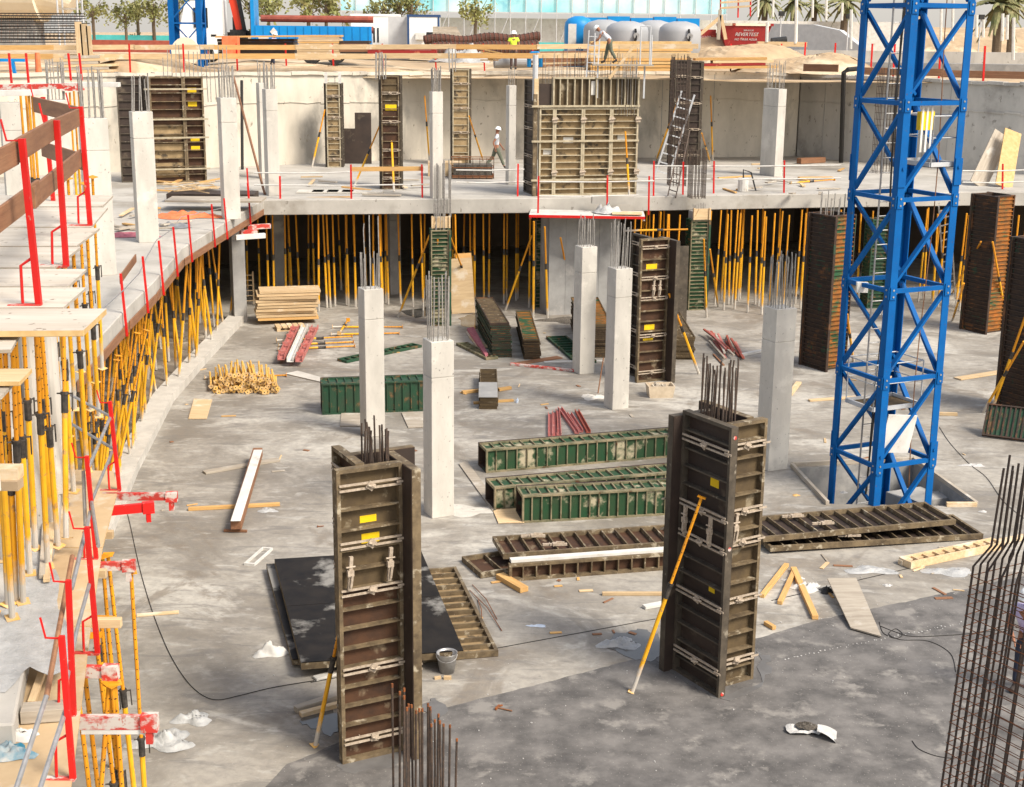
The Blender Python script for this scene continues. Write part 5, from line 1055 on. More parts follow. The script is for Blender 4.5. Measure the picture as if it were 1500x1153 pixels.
m = MB(); m.tube((0, 0, 0), (.02, 0, .09), .04, 8); m.tube((.02, 0, .09), (.025, 0, .14), .015, 6); tag(m.build('blue_bottle', 'plastic_blue', None, P(757, 590)), 'blue clear plastic bottle right of the small stack', 'bottle', None, 'thing')
q = P(654, 990); R = T('bucket', 'dented grey metal bucket before the black plates', 'bucket', q+Vector((0, .15, 0)), 0); m = MB(); m.lathe([(.12, 0), (.165, .33), (.17, .34), (.155, .33), (.115, .03)], 20); m.build('bucket', 'steel', R, smooth=True); m = MB(); m.path([(.17*math.cos(t), -.12*math.sin(t)-.05, .33-.10*math.sin(t)) for t in [k*math.pi/8 for k in range(9)]], .006, 5); m.build('handle', 'steel', R)
m = MB(); m.box(0, .12, 0, .06, 0, .05); m.bar((-.15, .02, .02), (-.05, .05, .02), .05, .04); tag(m.build('wood_chip', 'wood', None, P(650, 996)), 'small wooden blocks below the grey bucket', 'wood block', None, 'thing')
crumple('plastic_bag', 'white plastic bag left of the black plates', 'plastic bag', P(395, 958), .26, .17, .24, 'white', 10, 3)
crumple('plastic_heap', 'grey heap of clear plastic film right of the platform props, nearer one', 'plastic film', P(240, 1088), .45, .28, .22, 'plastic', 14, 12)
crumple('plastic_heap', 'pale crumpled plastic film right of the platform props, farther one', 'plastic film', P(283, 1055), .30, .18, .16, 'plastic', 12, 13)
crumple('plastic_sheet', 'crumpled white plastic sheet on the puddle left of the right form', 'plastic sheet', P(908, 944), .36, .22, .13, 'plastic', 12, 14); crumple('plastic_scrap', 'small blue plastic scrap flat on the floor', 'plastic scrap', P(787, 917), .17, .06, .03, 'plastic_blue', 8, 15)
crumple('plastic_scrap', 'white plastic film by the slanting beam', 'plastic film', P(392, 748), .20, .16, .06, 'plastic', 8, 16); crumple('plastic_scrap', 'white plastic film heap right of the three timbers', 'plastic film', P(1182, 862), .26, .2, .14, 'white', 10, 17)
crumple('black_bag', 'small black bag behind the leaning grey board', 'bag', P(1210, 868), .11, .1, .16, 'black', 8, 18); crumple('plastic_scrap', 'wide thin plastic film before the mast panels', 'plastic film', P(1275, 836), .5, .2, .08, 'plastic', 12, 19)
crumple('plastic_scrap', 'white cloth on the floor right of the mast', 'cloth', P(1425, 682), .3, .12, .06, 'paper', 8, 20); crumple('plastic_scrap', 'pale plastic film by the light frame at right', 'plastic film', P(1390, 838), .5, .22, .08, 'plastic', 10, 23)
crumple('cement_patch', 'spill of hardened cement by the nearest pale column', 'cement spill', P(690, 748), .6, .35, .04, 'concrete', 12, 24); crumple('cement_patch', 'brown rubble heap at the core wall foot', 'rubble', P(830, 470), .9, .5, .14, 'gravel', 12, 25); crumple('cement_patch', 'cement heap left of the farther pale columns', 'cement spill', P(868, 582), .35, .3, .08, 'concrete', 10, 26)
q = P(1184, 1072); R = T('gravel_bag', 'torn white sack spilling dark gravel on the new concrete', 'sack', q, -.25); random.seed(5)
def sk1(u, v):
    a_ = 2*math.pi*u; e = 1+.3*math.sin(2*a_+.4)+.12*math.sin(5*a_); x = .30*v*e*math.cos(a_); y = .17*v*e*math.sin(a_); return (x, y, max(.003, .10*(1-(1-v)*1.1)*(1-.55*max(0, v-.75)*4)+.015*math.sin(9*a_)*v))
m = quadgrid(sk1, 28, 8); m.build('sack_cloth', 'paper', R)
def sk2(u, v): a_ = 2*math.pi*u; return (.17*v*math.cos(a_)-.03, .11*v*math.sin(a_)+.01, .135-.05*v*v+R_(-.012, .012))
m = quadgrid(sk2, 24, 8); m.build('gravel', 'gravel', R)
def sk3(u, v): return (.13+.28*u, -.18+.24*v-.1*u*(1-v), .10*(1-u)+.03*math.sin(6*v+3*u)+.02)
m = quadgrid(sk3, 8, 8); m.build('sack_flap', 'paper', R)
q = P(738, 1040); R = T('hammer', 'rusty hammer lying on the new concrete', 'hammer', q+Z*.02, -.35); m = MB(); m.tube((-.09, 0, 0), (.14, -.02, 0), .012, 6); m.build('handle', 'wood_brown', R); m = MB(); m.bar((-.11, -.07, .005), (-.10, .07, .005), .03, .03); m.bar((-.10, .05, .005), (-.06, .10, .0), .02, .02); m.build('head', 'rebar_rust', R)
m = MB(); m.tube((-.06, 0, 0), (.06, .01, 0), .01, 6); m.bar((-.07, -.03, .0), (-.06, .035, .0), .022, .022); tag(m.build('rusty_bolt', 'rebar_rust', None, P(470, 772)+Z*.015, .2), 'small rusty bolt on the floor left of the nearest form', 'bolt', None, 'thing')
for i, (a_, b_) in enumerate((((688, 866), (735, 925)), ((692, 858), (728, 908)), ((700, 880), (706, 916)))):
    pipe(['thin bent rebar offcut right of the black plates, longest', 'thin rebar offcut right of the black plates, middle', 'short rebar offcut right of the black plates'][i], [P(*a_)+Z*.02, P((a_[0]+b_[0])/2+2, (a_[1]+b_[1])/2-2)+Z*.05, P(*b_)+Z*.015], .008, 'rebar_rust', 'rebar_offcut', 'rebar', 5)
pipe('brown rod leaning on the nearer of the two pale columns', [P(876, 576)+Z*.0, PY(884, 524, P(876, 576).y+.25)], .018, 'wood_brown', 'steel_rod', 'rod', 6)
def cable(label, px, r=.0065):
    q = [P(x, y)+Z*(r+.004) for x, y in px]; s = []
    for i in range(len(q)-1):
        a, b, c, d = q[max(0, i-1)], q[i], q[i+1], q[min(len(q)-1, i+2)]
        for k in range(6):
            t = k/6; s.append(.5*((2*b)+(c-a)*t+(2*a-5*b+4*c-d)*t*t+(3*b-a-3*c+d)*t**3))
    pipe(label, s+[q[-1]], r, 'cable', 'floor_cable', 'cable', 5)
cable('long dark cable curving over the left floor to the nearest form', ((184, 742), (192, 775), (204, 830), (218, 880), (234, 925), (252, 965), (275, 1000), (298, 1020), (320, 1026), (350, 1020), (400, 1008), (460, 998)))
cable('dark cable looping over the dark floor by the grey board', ((1288, 912), (1294, 928), (1312, 936), (1322, 930), (1312, 922), (1302, 930), (1320, 938), (1360, 940), (1392, 958), (1400, 985)))
cable('dark cable running right towards the near rebar cage', ((1290, 918), (1310, 926), (1335, 933), (1380, 932), (1430, 928), (1490, 920)))
cable('thin dark cable on the floor right of the blue mast', ((1376, 626), (1392, 650), (1420, 680), (1445, 700), (1470, 735), (1500, 760))); cable('short dark cable end on the dark floor at bottom right', ((1336, 1086), (1346, 1098), (1370, 1108), (1396, 1112)))
random.seed(33)      # chalk dots and scraps of paper on the floor: far too many to count
m = MB()
def disc(p, r, n=6, h=.006): m.lathe([(r, 0), (r*.9, h)], n, (p.x, p.y, .004))
for k in range(46): disc(P(1150+k*5.9+R_(-2, 2), 966-k*1.22+R_(-1.5, 1.5)), R_(.006, .016))
for k in range(150):
    x, y = random.choice(((R_(400, 1400), R_(960, 1150)), (R_(1150, 1420), R_(820, 1000)), (R_(260, 1400), R_(600, 1000)))); disc(P(x, y), R_(.004, .012), 5, R_(.004, .015))
o = tag(m.build('floor_litter', 'paper'), 'scattered white specks and scraps on the concrete', 'litter', None, 'stuff')
for i, (x, y) in enumerate(((1150, 850), (1172, 848), (1166, 726), (1236, 722), (1440, 750), (1300, 858), (1252, 862))):
    crumple('paper_scrap', ['crumpled paper by the right form foot', 'crumpled paper scrap among the three timbers', 'yellow board chip left of the tower pit', 'paper scrap before the blue mast foot', 'white rag on the floor at far right', 'paper scrap before the lying mast panels', 'small paper scrap left of the lying mast panels'][i], 'paper', P(x, y), .09, .06, .05, 'paper' if i != 2 else 'wood_new', 6, 40+i)
# rubbish on the raised slab
random.seed(8)
for i in range(48):
    x, y = random.choice(((R_(235, 300), R_(270, 285)), (R_(160, 240), R_(290, 345)), (R_(440, 610), R_(262, 288)), (R_(1060, 1230), R_(236, 290))))
    p = P(x, y, 4.17); a_ = R_(0, 3.1); plank('scrap_timber', 'scrap timber lying on the raised slab', 'timber', p+Z*R_(.02, .1), p+Vector((math.cos(a_), math.sin(a_), 0))*R_(.5, 1.6)+Z*R_(.02, .12), .05, R_(.08, .2), random.choice(('wood', 'wood_new', 'wood_grey')), 'scrap timbers on the slab')
for i in range(5):
    p = P(425+i*22, 284, 4.16); m = MB(); m.box(0, .95, 0, .8, 0, .05); tag(m.build('paving_slab', 'concrete', None, p+Vector((.2, .2, 0)), .03), 'pale board laid flat behind the orange toe board', 'board', 'pale boards laid on the slab', 'thing')
crumple('orange_net', 'crumpled orange safety net on the left slab', 'safety net', P(272, 318, 4.16), 1.2, .5, .22, 'net_orange', 12, 51); crumple('grey_debris', 'pile of grey rubble beside the orange net', 'rubble', P(250, 332, 4.16), .7, .4, .16, 'steel', 10, 52); crumple('cable_coil', 'pinkish heap of cables behind the white column on the left slab', 'cables', P(188, 345, 4.16), .8, .5, .12, 'pink_mark', 10, 53)
m = MB(); m.box(0, 3.0, 0, 1.2, 0, .28); tag(m.build('black_trough', 'form_face', None, P(244, 296, 4.16), .03), 'low black platform before the wide brown wall form', 'platform', None, 'thing'); m = MB(); m.box(-.05, 3.1, -.05, 1.2, 0, .06); tag(m.build('plywood_board', 'wood_grey', None, P(244, 296, 4.45), .03), 'grey board lying on the low black platform', 'board', None, 'thing')
for i in range(14):
    p = P(R_(238, 292), R_(272, 286), 4.5); a_ = R_(-.6, .6); plank('stick', 'pale stick in the loose heap before the wide wall form', 'stick', p+Z*R_(0, .25), p+Vector((math.cos(a_), math.sin(a_), R_(-.1, .2)))*R_(.6, 1.3)+Z*.1, .03, .06, 'wood', 'sticks before the wide wall form')
R = T('wire_pallet_cage', 'rusty wire crate of fittings beside the walking worker', 'crate', P(662, 262, 4.16), .05); W_ = 1.7
for z in (.12, .45, .8):
    for a_, b_ in (((0, 0), (W_, 0)), ((W_, 0), (W_, 1)), ((W_, 1), (0, 1)), ((0, 1), (0, 0))): m = MB(); m.bar((*a_, z), (*b_, z), .03, .03); m.build('hoop', 'rebar_rust', R)
for k in range(7): m = MB(); x = W_*k/6; m.tube((x, 0, 0), (x, 0, .85), .015, 5); m.build('wire', 'rebar', R)
m = MB(); m.box(.06, W_-.06, .06, .94, .1, .55); m.build('fittings', 'gravel', R); m = MB(); m.box(0, W_, 0, 1, .03, .1); m.build('base', 'wood_brown', R)
m = MB(); m.box(0, 1.4, 0, 1, 0, .55); m.box(.1, 1.3, -.01, 0, .1, .45); tag(m.build('wooden_crate', 'wood', None, P(627, 258, 4.16), .05), 'wooden crate left of the rusty wire crate', 'crate', None, 'thing')
m = MB(); m.box(0, .62, 0, .05, 0, 1.55); m.box(.62, 1.35, 0, .05, 0, 2.25) ; tag(m.build('dark_board', 'form_face', None, P(501, 239, 4.16)+Vector((0, -.2, 0)), .05), 'stepped dark brown board leaning on the retaining wall', 'board', None, 'thing').rotation_euler = (-.06, 0, .05)
for (a_, b_, l, mt) in (((1432, 270), (1468, 196), 'grey plank leaning on the retaining wall at right', 'wood_grey'), ((1470, 272), (1484, 192), 'yellow plank leaning on the retaining wall at right', 'ply_edge')):
    p = P(a_[0], a_[1]+2, 4.16); q = PY(*b_, p.y+1.3); plank('leaning_plank', l, 'plank', p, q, .75, .06, mt, None, Vector((1, .3, 0)))
pipe('dark pole leaning on the retaining wall left of the grey column', [P(355, 248, 4.16), PY(354, 118, 62)], .07, 'cable', 'dark_pole', 'pole', 6); pipe('brown pole leaning across the dark pole', [P(388, 285, 4.16), PY(342, 112, 60.5)], .05, 'wood_brown', 'leaning_pole', 'pole', 6); pipe('black drain pipe on the grey retaining wall', [P(1232, 238, 4.16), PY(1236, 106, 65.0), PY(1242, 102, 65), PY(1262, 100, 65.2)], .11, 'cable', 'drain_pipe', 'pipe', 8)
lath('timber beam lying on the slab left of the mast', (1170, 240), (1206, 238), .3, .25, 'wood_brown', 4.16); lath('yellow push pole on the slab right of the cage', (1052, 262), (1100, 259), .1, .06, 'wood_new', 4.16)
R = T('pump', 'small white site pump on the slab right of the cage', 'pump', P(1088, 280, 4.16), 0); m = MB(); m.tube((0, 0, 0), (0, 0, .5), .2, 12); m.build('drum', 'white', R); m = MB(); m.path([(0, 0, .5), (0, .1, .8), (.3, .1, .7), (.5, 0, .02)], .03, 6); m.build('hose', 'black', R)
m = MB(); m.box(0, .62, 0, .04, 0, 2.15); m.box(.05, .57, -.02, 0, .1, 2.05); tag(m.build('yellow_board', 'wood_new', None, P(671, 458), .1), 'tall yellow board leaning on props under the slab', 'board', None, 'thing').rotation_euler = (-.08, -.06, .1)
m = MB(); m.box(-.05, .8, 0, .05, 0, 2.0); tag(m.build('pale_board', 'wood', None, P(664, 460), .1), 'pale board leaning beside the tall yellow board', 'board', None, 'thing').rotation_euler = (-.1, -.06, .1)
# dark rib panel skirt at the right edge
R = T('form_panel', 'dark ribbed panel tipped against the form at the right edge', 'form panel', mat=Matrix.Translation(P(1438, 640)+Z*.02) @ Matrix.Rotation(-.45, 4, 'Z') @ Matrix.Rotation(-.75, 4, 'X'))
panel(3.2, .95, 1, ('brown_dark', 'brown_dark', 'green_dark', 'brown_dark'), R, (0, 0, 0), None, d=.08, rail=.04, vert=26, name='steel_frame')
# ================================================================ BEYOND THE PIT
GZ = 8.02
def G8(x, y): return P(x, y, GZ)
# added dark wall behind the props; its colour stands in for deep shade
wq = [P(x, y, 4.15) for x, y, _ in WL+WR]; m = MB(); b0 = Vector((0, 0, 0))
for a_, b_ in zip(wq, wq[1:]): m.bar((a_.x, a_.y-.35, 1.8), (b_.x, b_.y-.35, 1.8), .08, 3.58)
M('shade_brown', (.085, .066, .05), (.11, .085, .064), 1., .8, world=True); tag(m.build('shade_wall', 'shade_brown'), 'added dark wall standing in for deep shade behind the yellow props', 'wall', None, 'thing')
# plank rail along the edge of the ground
GR8 = 'red guard posts along the pit edge'
for x in (191, 270, 348, 420, 489, 562, 639, 710, 782, 860, 930, 1003, 1070, 1144): gpost((x, 106), (x-2 if x < 800 else x+1, 64), 8.0, 'thin red guard post on the ground along the pit edge', GR8, .07, hook=False)
for x in (1177, 1221, 1275, 1308, 1375, 1440): gpost((x, 106+(x-1177)*.055), (x+3, 62+(x-1177)*.02), 8.0, 'thin red guard post with brown toe board at the right pit edge', 'red guard posts at the right pit edge', .08, hook=False)
for x in (15, 40, 102, 118): gpost((x+2, 122 if x < 90 else 118), (x-2, 78), 8.0, 'red guard post on the far left formwork', 'red guard posts at far left', .07, hook=False)
for i, x in enumerate(range(-40, 1010, 118)):
    for y, h in ((70, .22), (83, .24)):
        yy = y-(x/1010)*2; p, q = PY(x, yy, 67.2), PY(x+119, yy+R_(-.8, .8), 67.2)
        plank('rail_plank', 'pale plank in the upper row of the pit edge rail' if y == 70 else 'pale plank in the lower row of the pit edge rail', 'plank', p, q, h, .05, 'wood_new' if i % 3 == 0 else 'wood', 'planks of the pit edge rail')
for i, (x0, x1, y) in enumerate(((1177, 1228, 99), (1262, 1380, 104), (1378, 1520, 108))):
    plank('toe_board', ['short brown toe board at the right pit edge', 'brown toe board behind the blue mast', 'long brown toe board at the right picture edge'][i], 'plank', PY(x0, y, 65.5), PY(x1, y+(x1-x0)*.02, 64), .32, .05, 'wood_brown')
# stacks near the edge
def stack(label_top, label_in, p, q, depth, layers, th, mats, group, per=1, name='stacked_board', cat='board', gap=.012, jit=.05):
    fm = frame(p, q); L = (Vector(q)-Vector(p)).length; random.seed(len(label_in))
    for i in range(layers):
        for j in range(per):
            w_ = depth/per; m = MB(); x0 = R_(-jit, jit); m.box(x0, L+R_(-jit, jit), j*w_, (j+1)*w_-gap, 0, th-gap)
            o = m.build(name, mats[(i+j) % len(mats)]); o.matrix_world = fm @ Matrix.Translation((0, 0, i*th)); top = i == layers-1 and per == 1
            tag(o, label_top if top else label_in, cat, None if top else group, 'thing')
stack('topmost pale sheet of the plywood stack at the pit edge', 'pale plywood sheet in the stack at the pit edge', PY(437, 88, 70), PY(499, 88, 70), 1.3, 12, .098, ('wood', 'wood', 'wood_new'), 'plywood sheets in the edge stack')
stack('x', 'yellow formwork beam in the big beam stack under the tanks', PY(864, 104, 69), PY(1012, 104, 69.3), 1.4, 9, .155, ('wood_new', 'wood_new', 'ply_edge'), 'yellow beams in the big stack', 3, 'stacked_beam', 'beam', .03, .12)
stack('top brown board of the long low stack left of the beams', 'brown board in the long low stack left of the beams', PY(786, 98, 70), PY(862, 96, 71), 1.2, 7, .10, ('wood_brown', 'wood', 'wood_brown'), 'brown boards left of the beam stack', 1, jit=.4)
stack('top board of the dark timber stack behind the plank rail', 'dark timber in the stack behind the plank rail', PY(498, 84, 70), PY(540, 84, 70), 1.2, 6, .13, ('wood_brown', 'form_face'), 'dark timbers behind the rail')
stack('top dark beam of the stack left of the plywood', 'dark beam in the stack left of the plywood', PY(320, 84, 72), PY(432, 84, 72), 1.4, 6, .15, ('rust_red', 'form_face', 'brown_dark'), 'dark beams left of the plywood')
plank('long_plank', 'long pale plank on top of the dark beam stack', 'plank', PY(318, 54, 72), PY(438, 53, 72), .08, .9, 'wood_new'); m = MB(); m.box(0, .75, -.02, .6, 0, 1.0); tag(m.build('net_bale', 'net_orange', None, PY(326, 84, 70.5)), 'orange net hung at the left end of the dark beam stack', 'safety net', None, 'thing')
stack('top dark red beam lying behind the rail at middle', 'dark red beam lying behind the rail at middle', PY(540, 86, 69), PY(640, 86, 69), .7, 3, .2, ('rust_red', 'skip_red'), 'dark red beams behind the rail'); stack('top beam of the red and yellow beams on the sand', 'red or yellow beam lying low on the sand', PY(1030, 101, 69), PY(1128, 100, 69), 1.0, 4, .13, ('wood_new', 'skip_red', 'wood'), 'beams on the sand', jit=.5)
stack('top timber of the low heap left on the ground', 'grey timber in the low heap left on the ground', PY(85, 112, 66), PY(160, 110, 66.5), 1.2, 7, .13, ('wood_grey', 'wood'), 'timbers in the left heap', jit=.5)
def pile_cyl(name, label, cat, p, q, r, mat, n=16, rings=0, ringmat=None, bumps=0.):
    fm = frame(p, q); L = (Vector(q)-Vector(p)).length; R = T(name, label, cat, mat=fm); m = MB(); N_ = 40; vs = []
    m.path([(L*k/N_, 0, r+bumps*math.sin(k*.35)) for k in range(N_+1)], r, n); m.build('roll', mat, R)
    for k in range(rings): m = MB(); x = L*(k+.5)/rings; m.path([(x, r*1.02*math.cos(t), r+bumps*math.sin((k+.5)/rings*N_*.35)+r*1.02*math.sin(t)) for t in [2*math.pi*i/12 for i in range(13)]], .03, 4); m.build('wire', ringmat, R)
    return R
pile_cyl('mesh_roll', 'upper long rusty roll of wire mesh behind the hi-vis worker', 'mesh roll', PY(622, 66, 78), PY(790, 62, 80), .25, 'rust_mesh', 14, 26, 'rebar', .07); pile_cyl('mesh_roll', 'lower long rusty roll of wire mesh behind the plank rail', 'mesh roll', PY(634, 91, 76), PY(788, 88, 77), .50, 'rust_mesh', 14, 26, 'rebar', .03)
pile_cyl('concrete_pipe', 'grey concrete pipe lying beside the hi-vis worker', 'pipe', PY(724, 100, 70), PY(800, 99, 70.5), .30, 'tank_grey', 18)
crumple('plastic_heap', 'big white plastic heap behind the plank rail', 'plastic heap', PY(680, 92, 70), 1.3, .7, 1.0, 'plastic', 14, 61)
for k in range(5): plank('yellow_bar', 'yellow steel bar in the fan beside the plastic heap', 'steel bar', PY(704, 72+k*4, 68), PY(742-k*3, 80+k*2, 67.5), .06, .06, 'ply_edge', 'yellow bars beside the plastic heap')
m = MB(); m.path([PY(775, 98, 67.6)-PY(775, 98, 67.6), PY(775, 82, 67.6)-PY(775, 98, 67.6), PY(779, 78, 67.6)-PY(775, 98, 67.6), PY(788, 78, 67.6)-PY(775, 98, 67.6), PY(792, 82, 67.6)-PY(775, 98, 67.6), PY(792, 98, 67.6)-PY(775, 98, 67.6)], .10, 8); tag(m.build('blue_arch', 'truck_blue', None, PY(775, 98, 67.6)), 'blue arched pipe frame above the big wall form', 'pipe frame', None, 'thing')
m = MB(); m.tube((0, 0, 0), (0, 0, 1.6), .10, 10); tag(m.build('grey_tube', 'lattice', None, PY(784, 116, 52)-Z*.75), 'upright grey tube at the left end of the wall form', 'tube', None, 'thing')
# left: rebar mats, silo, upright planks
m = MB(); random.seed(2)
for k in range(9):
    y = 22+k*5; p, q = PY(-30, y+R_(-1, 1), 70), PY(112, y+R_(-1, 2), 70+R_(-.5, .5)); fm = frame(p, q); R = T('rebar_mat', 'long black rebar cage in the pile at upper left', 'rebar cage', mat=fm, group='rebar cages piled at upper left'); L = (q-p).length
    for yy in (0, .25, .5, .75):
        for zz in (0, .12):
            b_ = MB(); b_.tube((0, yy, zz), (L+R_(-.4, .4), yy, zz), .022, 5); b_.build('long_bar', 'black', R)
    for j in range(24): b_ = MB(); x = L*(j+.5)/24; b_.path([(x, 0, 0), (x, .75, 0), (x, .75, .12), (x, 0, .12), (x, 0, 0)], .010, 4); b_.build('stirrup', 'rebar_rust' if j % 2 else 'rebar', R)
sp_ = PY(15, 70, 95); R = T('silo', 'cream silo lying behind the black rebar pile', 'silo', sp_, 0); m = MB(); m.tube((-9, 0, 4.2), (2.4, 0, 4.2), 2.6, 28); m.tube((2.4, 0, 4.2), (4.4, 0, 2.9), 2.6, 28, .9); m.build('drum', 'cream', R, smooth=False); m = MB(); m.box(-8, 2, -1, 1, 0, 1.8); m.build('cradle', 'concrete_grey', R)
R = T('steel_scaffold', 'grey steel ladder scaffold beside the cream silo', 'scaffold', PY(100, 68, 88), 0)
for x in (-.5, .7):
    for y in (0, 1): m = MB(); m.tube((x, y, 0), (x, y, 4.4), .06, 6); m.build('standard', 'lattice', R)
for z in (1.2, 2.2, 3.2, 4.2): m = MB(); m.bar((-.5, 0, z), (.7, 0, z), .06, .1); m.bar((-.5, 1, z), (.7, 1, z), .06, .1); m.build('ledger', 'wood_grey', R)
for k, (x, w_) in enumerate(((114, .30), (122, .34), (129, .22))): plank('upright_plank', ['left upright plank at the far left pit edge', 'middle upright plank at the far left pit edge', 'right upright plank at the far left pit edge'][k], 'plank', PY(x+6, 110, 66.6), PY(x, 32+k*3, 66.6), .05, w_, 'wood', None, Vector((0, -1, 0)))
m = MB(); m.lathe([(.42, 0), (.35, .05), (.13, .12), (.10, .9), (.09, 1.0)], 14); tag(m.build('traffic_cone', 'net_orange', None, P(57, 114, 7.95)), 'orange barrier cone on the ground at upper left', 'cone', None, 'thing')
R = T('blue_trestle', 'pale blue steel trestle at the left edge', 'trestle', P(10, 120, 7.8), 0)
for x in (-.3, .3): m = MB(); m.bar((x*1.3, 0, 0), (x, 0, .8), .12, .12); m.build('leg', 'truck_blue', R)
m = MB(); m.box(-.8, .8, -.06, .06, .8, .92); m.build('beam', 'truck_blue', R)
# second crane mast
zs2 = [.3+1.9*k for k in range(6)]; q = PY(256, 95, 79); m2 = mast('crane_mast', 'second blue crane mast far off before the white truck', q+Vector((0, -1, 0)), math.radians(4), zs2, -.2, 9, 1.75, .30, False)
m = MB(); m.tube((0, .1, 0), (0, -.1, 0), .75, 24); tag(m.build('cable_drum', 'cream', None, PY(272, 76, 77)), 'round cream cable drum at the far crane foot', 'cable drum', None, 'thing')
# truck
tq = PY(262, 84, 84); TR = T('crane_truck', 'white cabbed lorry with long blue dropside bed', 'truck', Vector((tq.x, 84, GZ)), math.radians(4))
s_ = 1.0
m = MB(); m.prism([(0, 0), (.25, -.05), (2.55, -.05), (2.55, 2.4), (.25, 2.4), (0, 2.35)], .85, 1.6); m.add([(.02, 0, 1.6), (2.55, -.05, 1.6), (2.55, 2.4, 1.6), (.02, 2.35, 1.6), (.45, .05, 3.4), (2.55, .0, 3.6), (2.55, 2.35, 3.6), (.45, 2.3, 3.4)], [(0, 1, 5, 4), (1, 2, 6, 5), (2, 3, 7, 6), (3, 0, 4, 7), (4, 5, 6, 7)]); m.build('cab', 'cab_white', TR, bevel=.04)
m = MB(); m.box(.95, 1.75, -.06, -.0, 2.0, 3.1); m.build('side_window', 'glass_dark', TR); m = MB(); m.box(1.9, 2.2, -.065, -.0, 1.5, 1.62); m.build('door_handle', 'black', TR)
m = MB(); m.box(.05, 2.5, -.05, .3, .55, .85); m.build('step', 'cab_white', TR); m = MB(); m.box(2.5, 13, .5, 1.9, .75, 1.05); m.build('chassis', 'black', TR)
for x in (1.55, 7.6, 9.0):
    for y in (-.1, 2.1):
        w_ = MB(); w_.tube((x, y, .5), (x, y+.3, .5), .5, 22); wo = w_.build('wheel', 'black', TR); h = MB(); h.tube((x, y-.02, .5), (x, y+.05, .5), .27, 14); h.build('rim', 'rust_red', wo)
BL = 6.7
m = MB(); m.box(4.4, 4.4+BL, -.12, -.04, 1.25, 2.15); m.box(4.4, 4.4+BL, 2.4, 2.48, 1.25, 2.15); m.box(4.4+BL-.08, 4.4+BL, -.04, 2.4, 1.25, 2.15); m.box(4.4, 4.4+BL, -.04, 2.4, 1.1, 1.25)
for k in range(15): x = 4.45+k*(BL-.2)/14; m.box(x, x+.05, -.16, -.12, 1.25, 2.13)
m.build('dropside_bed', 'truck_blue', TR); m = MB(); m.box(4.2, 4.4, -.12, 2.48, 1.1, 4.3); m.build('headboard', 'truck_blue', TR)
m = MB(); m.box(4.62, 5.2, -.175, -.165, 1.35, 1.5); m.build('number_plate', 'white', TR); m = MB(); m.hexa([(5.5, -.165, 1.55), (5.72, -.165, 1.8), (5.5, -.165, 2.05), (5.28, -.165, 1.8), (5.5, -.175, 1.55), (5.72, -.175, 1.8), (5.5, -.175, 2.05), (5.28, -.175, 1.8)]); m.build('warning_diamond', 'white', TR)
CR = m = MB(); m.box(2.9, 3.8, .6, 1.8, 1.05, 1.9); m.tube((3.3, 1.2, 1.8), (3.3, 1.2, 2.6), .3, 10); m.build('crane_base', 'black', TR); m = MB(); m.bar((3.45, .9, 1.9), (2.9, .9, 4.6), .35, .42); m.build('crane_arm', 'crane_red', TR); m = MB(); m.bar((3.75, .7, 1.8), (3.3, .7, 4.6), .2, .22); m.bar((2.7, 1.2, 1.6), (4.0, 1.2, 1.7), .3, .3); m.build('crane_jib', 'black', TR)
for k in range(6): pile_cyl('rust_tube', 'rust red steel tube loaded on the blue lorry bed', 'steel tube', TR.matrix_basis @ Vector((4.7+.3*(k % 2), .55+.42*k if k < 4 else .75+.42*(k-4), 1.75 if k < 4 else 2.35)), TR.matrix_basis @ Vector((10.6+.3*(k % 3), .55+.42*k if k < 4 else .75+.42*(k-4), 1.75 if k < 4 else 2.35)), .2, 'rust_red', 10)['group'] = 'rust tubes on the lorry'
# cabins
def cabin(label, c, rz, L, D, H, win):
    R = T('site_cabin', label, 'site cabin', c, rz); m = MB(); m.box(0, L, 0, D, .15, H); m.build('wall', 'cab_white', R)
    m = MB(); m.box(-.04, L+.04, -.04, D+.04, H, H+.16); m.build('roof_rim', 'navy' if win == 'ac' else 'cab_white', R)
    for x in ((0, L-.12) if win == 'ac' else ()): m = MB(); m.box(x-.01, x+.13, -.03, -.002, .15, H); m.build('corner_post', 'navy', R)
    if win == 'ac':
        m = MB(); m.box(.55, 1.2, -.30, -.02, 1.35, 1.8); m.build('air_conditioner', 'white', R); m = MB(); m.box(1.3, 1.75, -.03, -.002, 1.4, 1.85); m.build('window', 'glass_dark', R)
    else:
        for k in range(4): m = MB(); x = 1.0+k*.28; m.box(x, x+.12, -.03, -.002, 1.1, 2.1); m.build('window', 'glass_dark', R)
    return R
c1 = PY(515, 70, 104); cabin('white site cabin with a barred window beside the lorry', Vector((c1.x, 104, GZ)), .03, 3.4, 2.4, 2.9, 'bars'); c2 = PY(597, 68, 100); cabin('white site cabin with navy trim and air conditioner', Vector((c2.x, 100, GZ)), .03, 2.2, 2.4, 2.85, 'ac'); c3 = PY(569, 68, 101); m = MB(); m.box(0, 1.4, 0, 2, 0, 2.85); tag(m.build('grey_container', 'lattice', None, Vector((c3.x, 101, GZ)), .03), 'grey sheet metal cabin end between the two white cabins', 'site cabin', None, 'thing')
for k in range(7): m = MB(); m.box(0, 2.2-.1*k, 0, 1.6, 0, .16); tag(m.build('grey_board', 'wood_grey', None, PY(634, 66, 96)+Z*(.17*k), .05), 'grey board stacked right of the cabin', 'board', 'grey boards right of the cabin', 'thing')
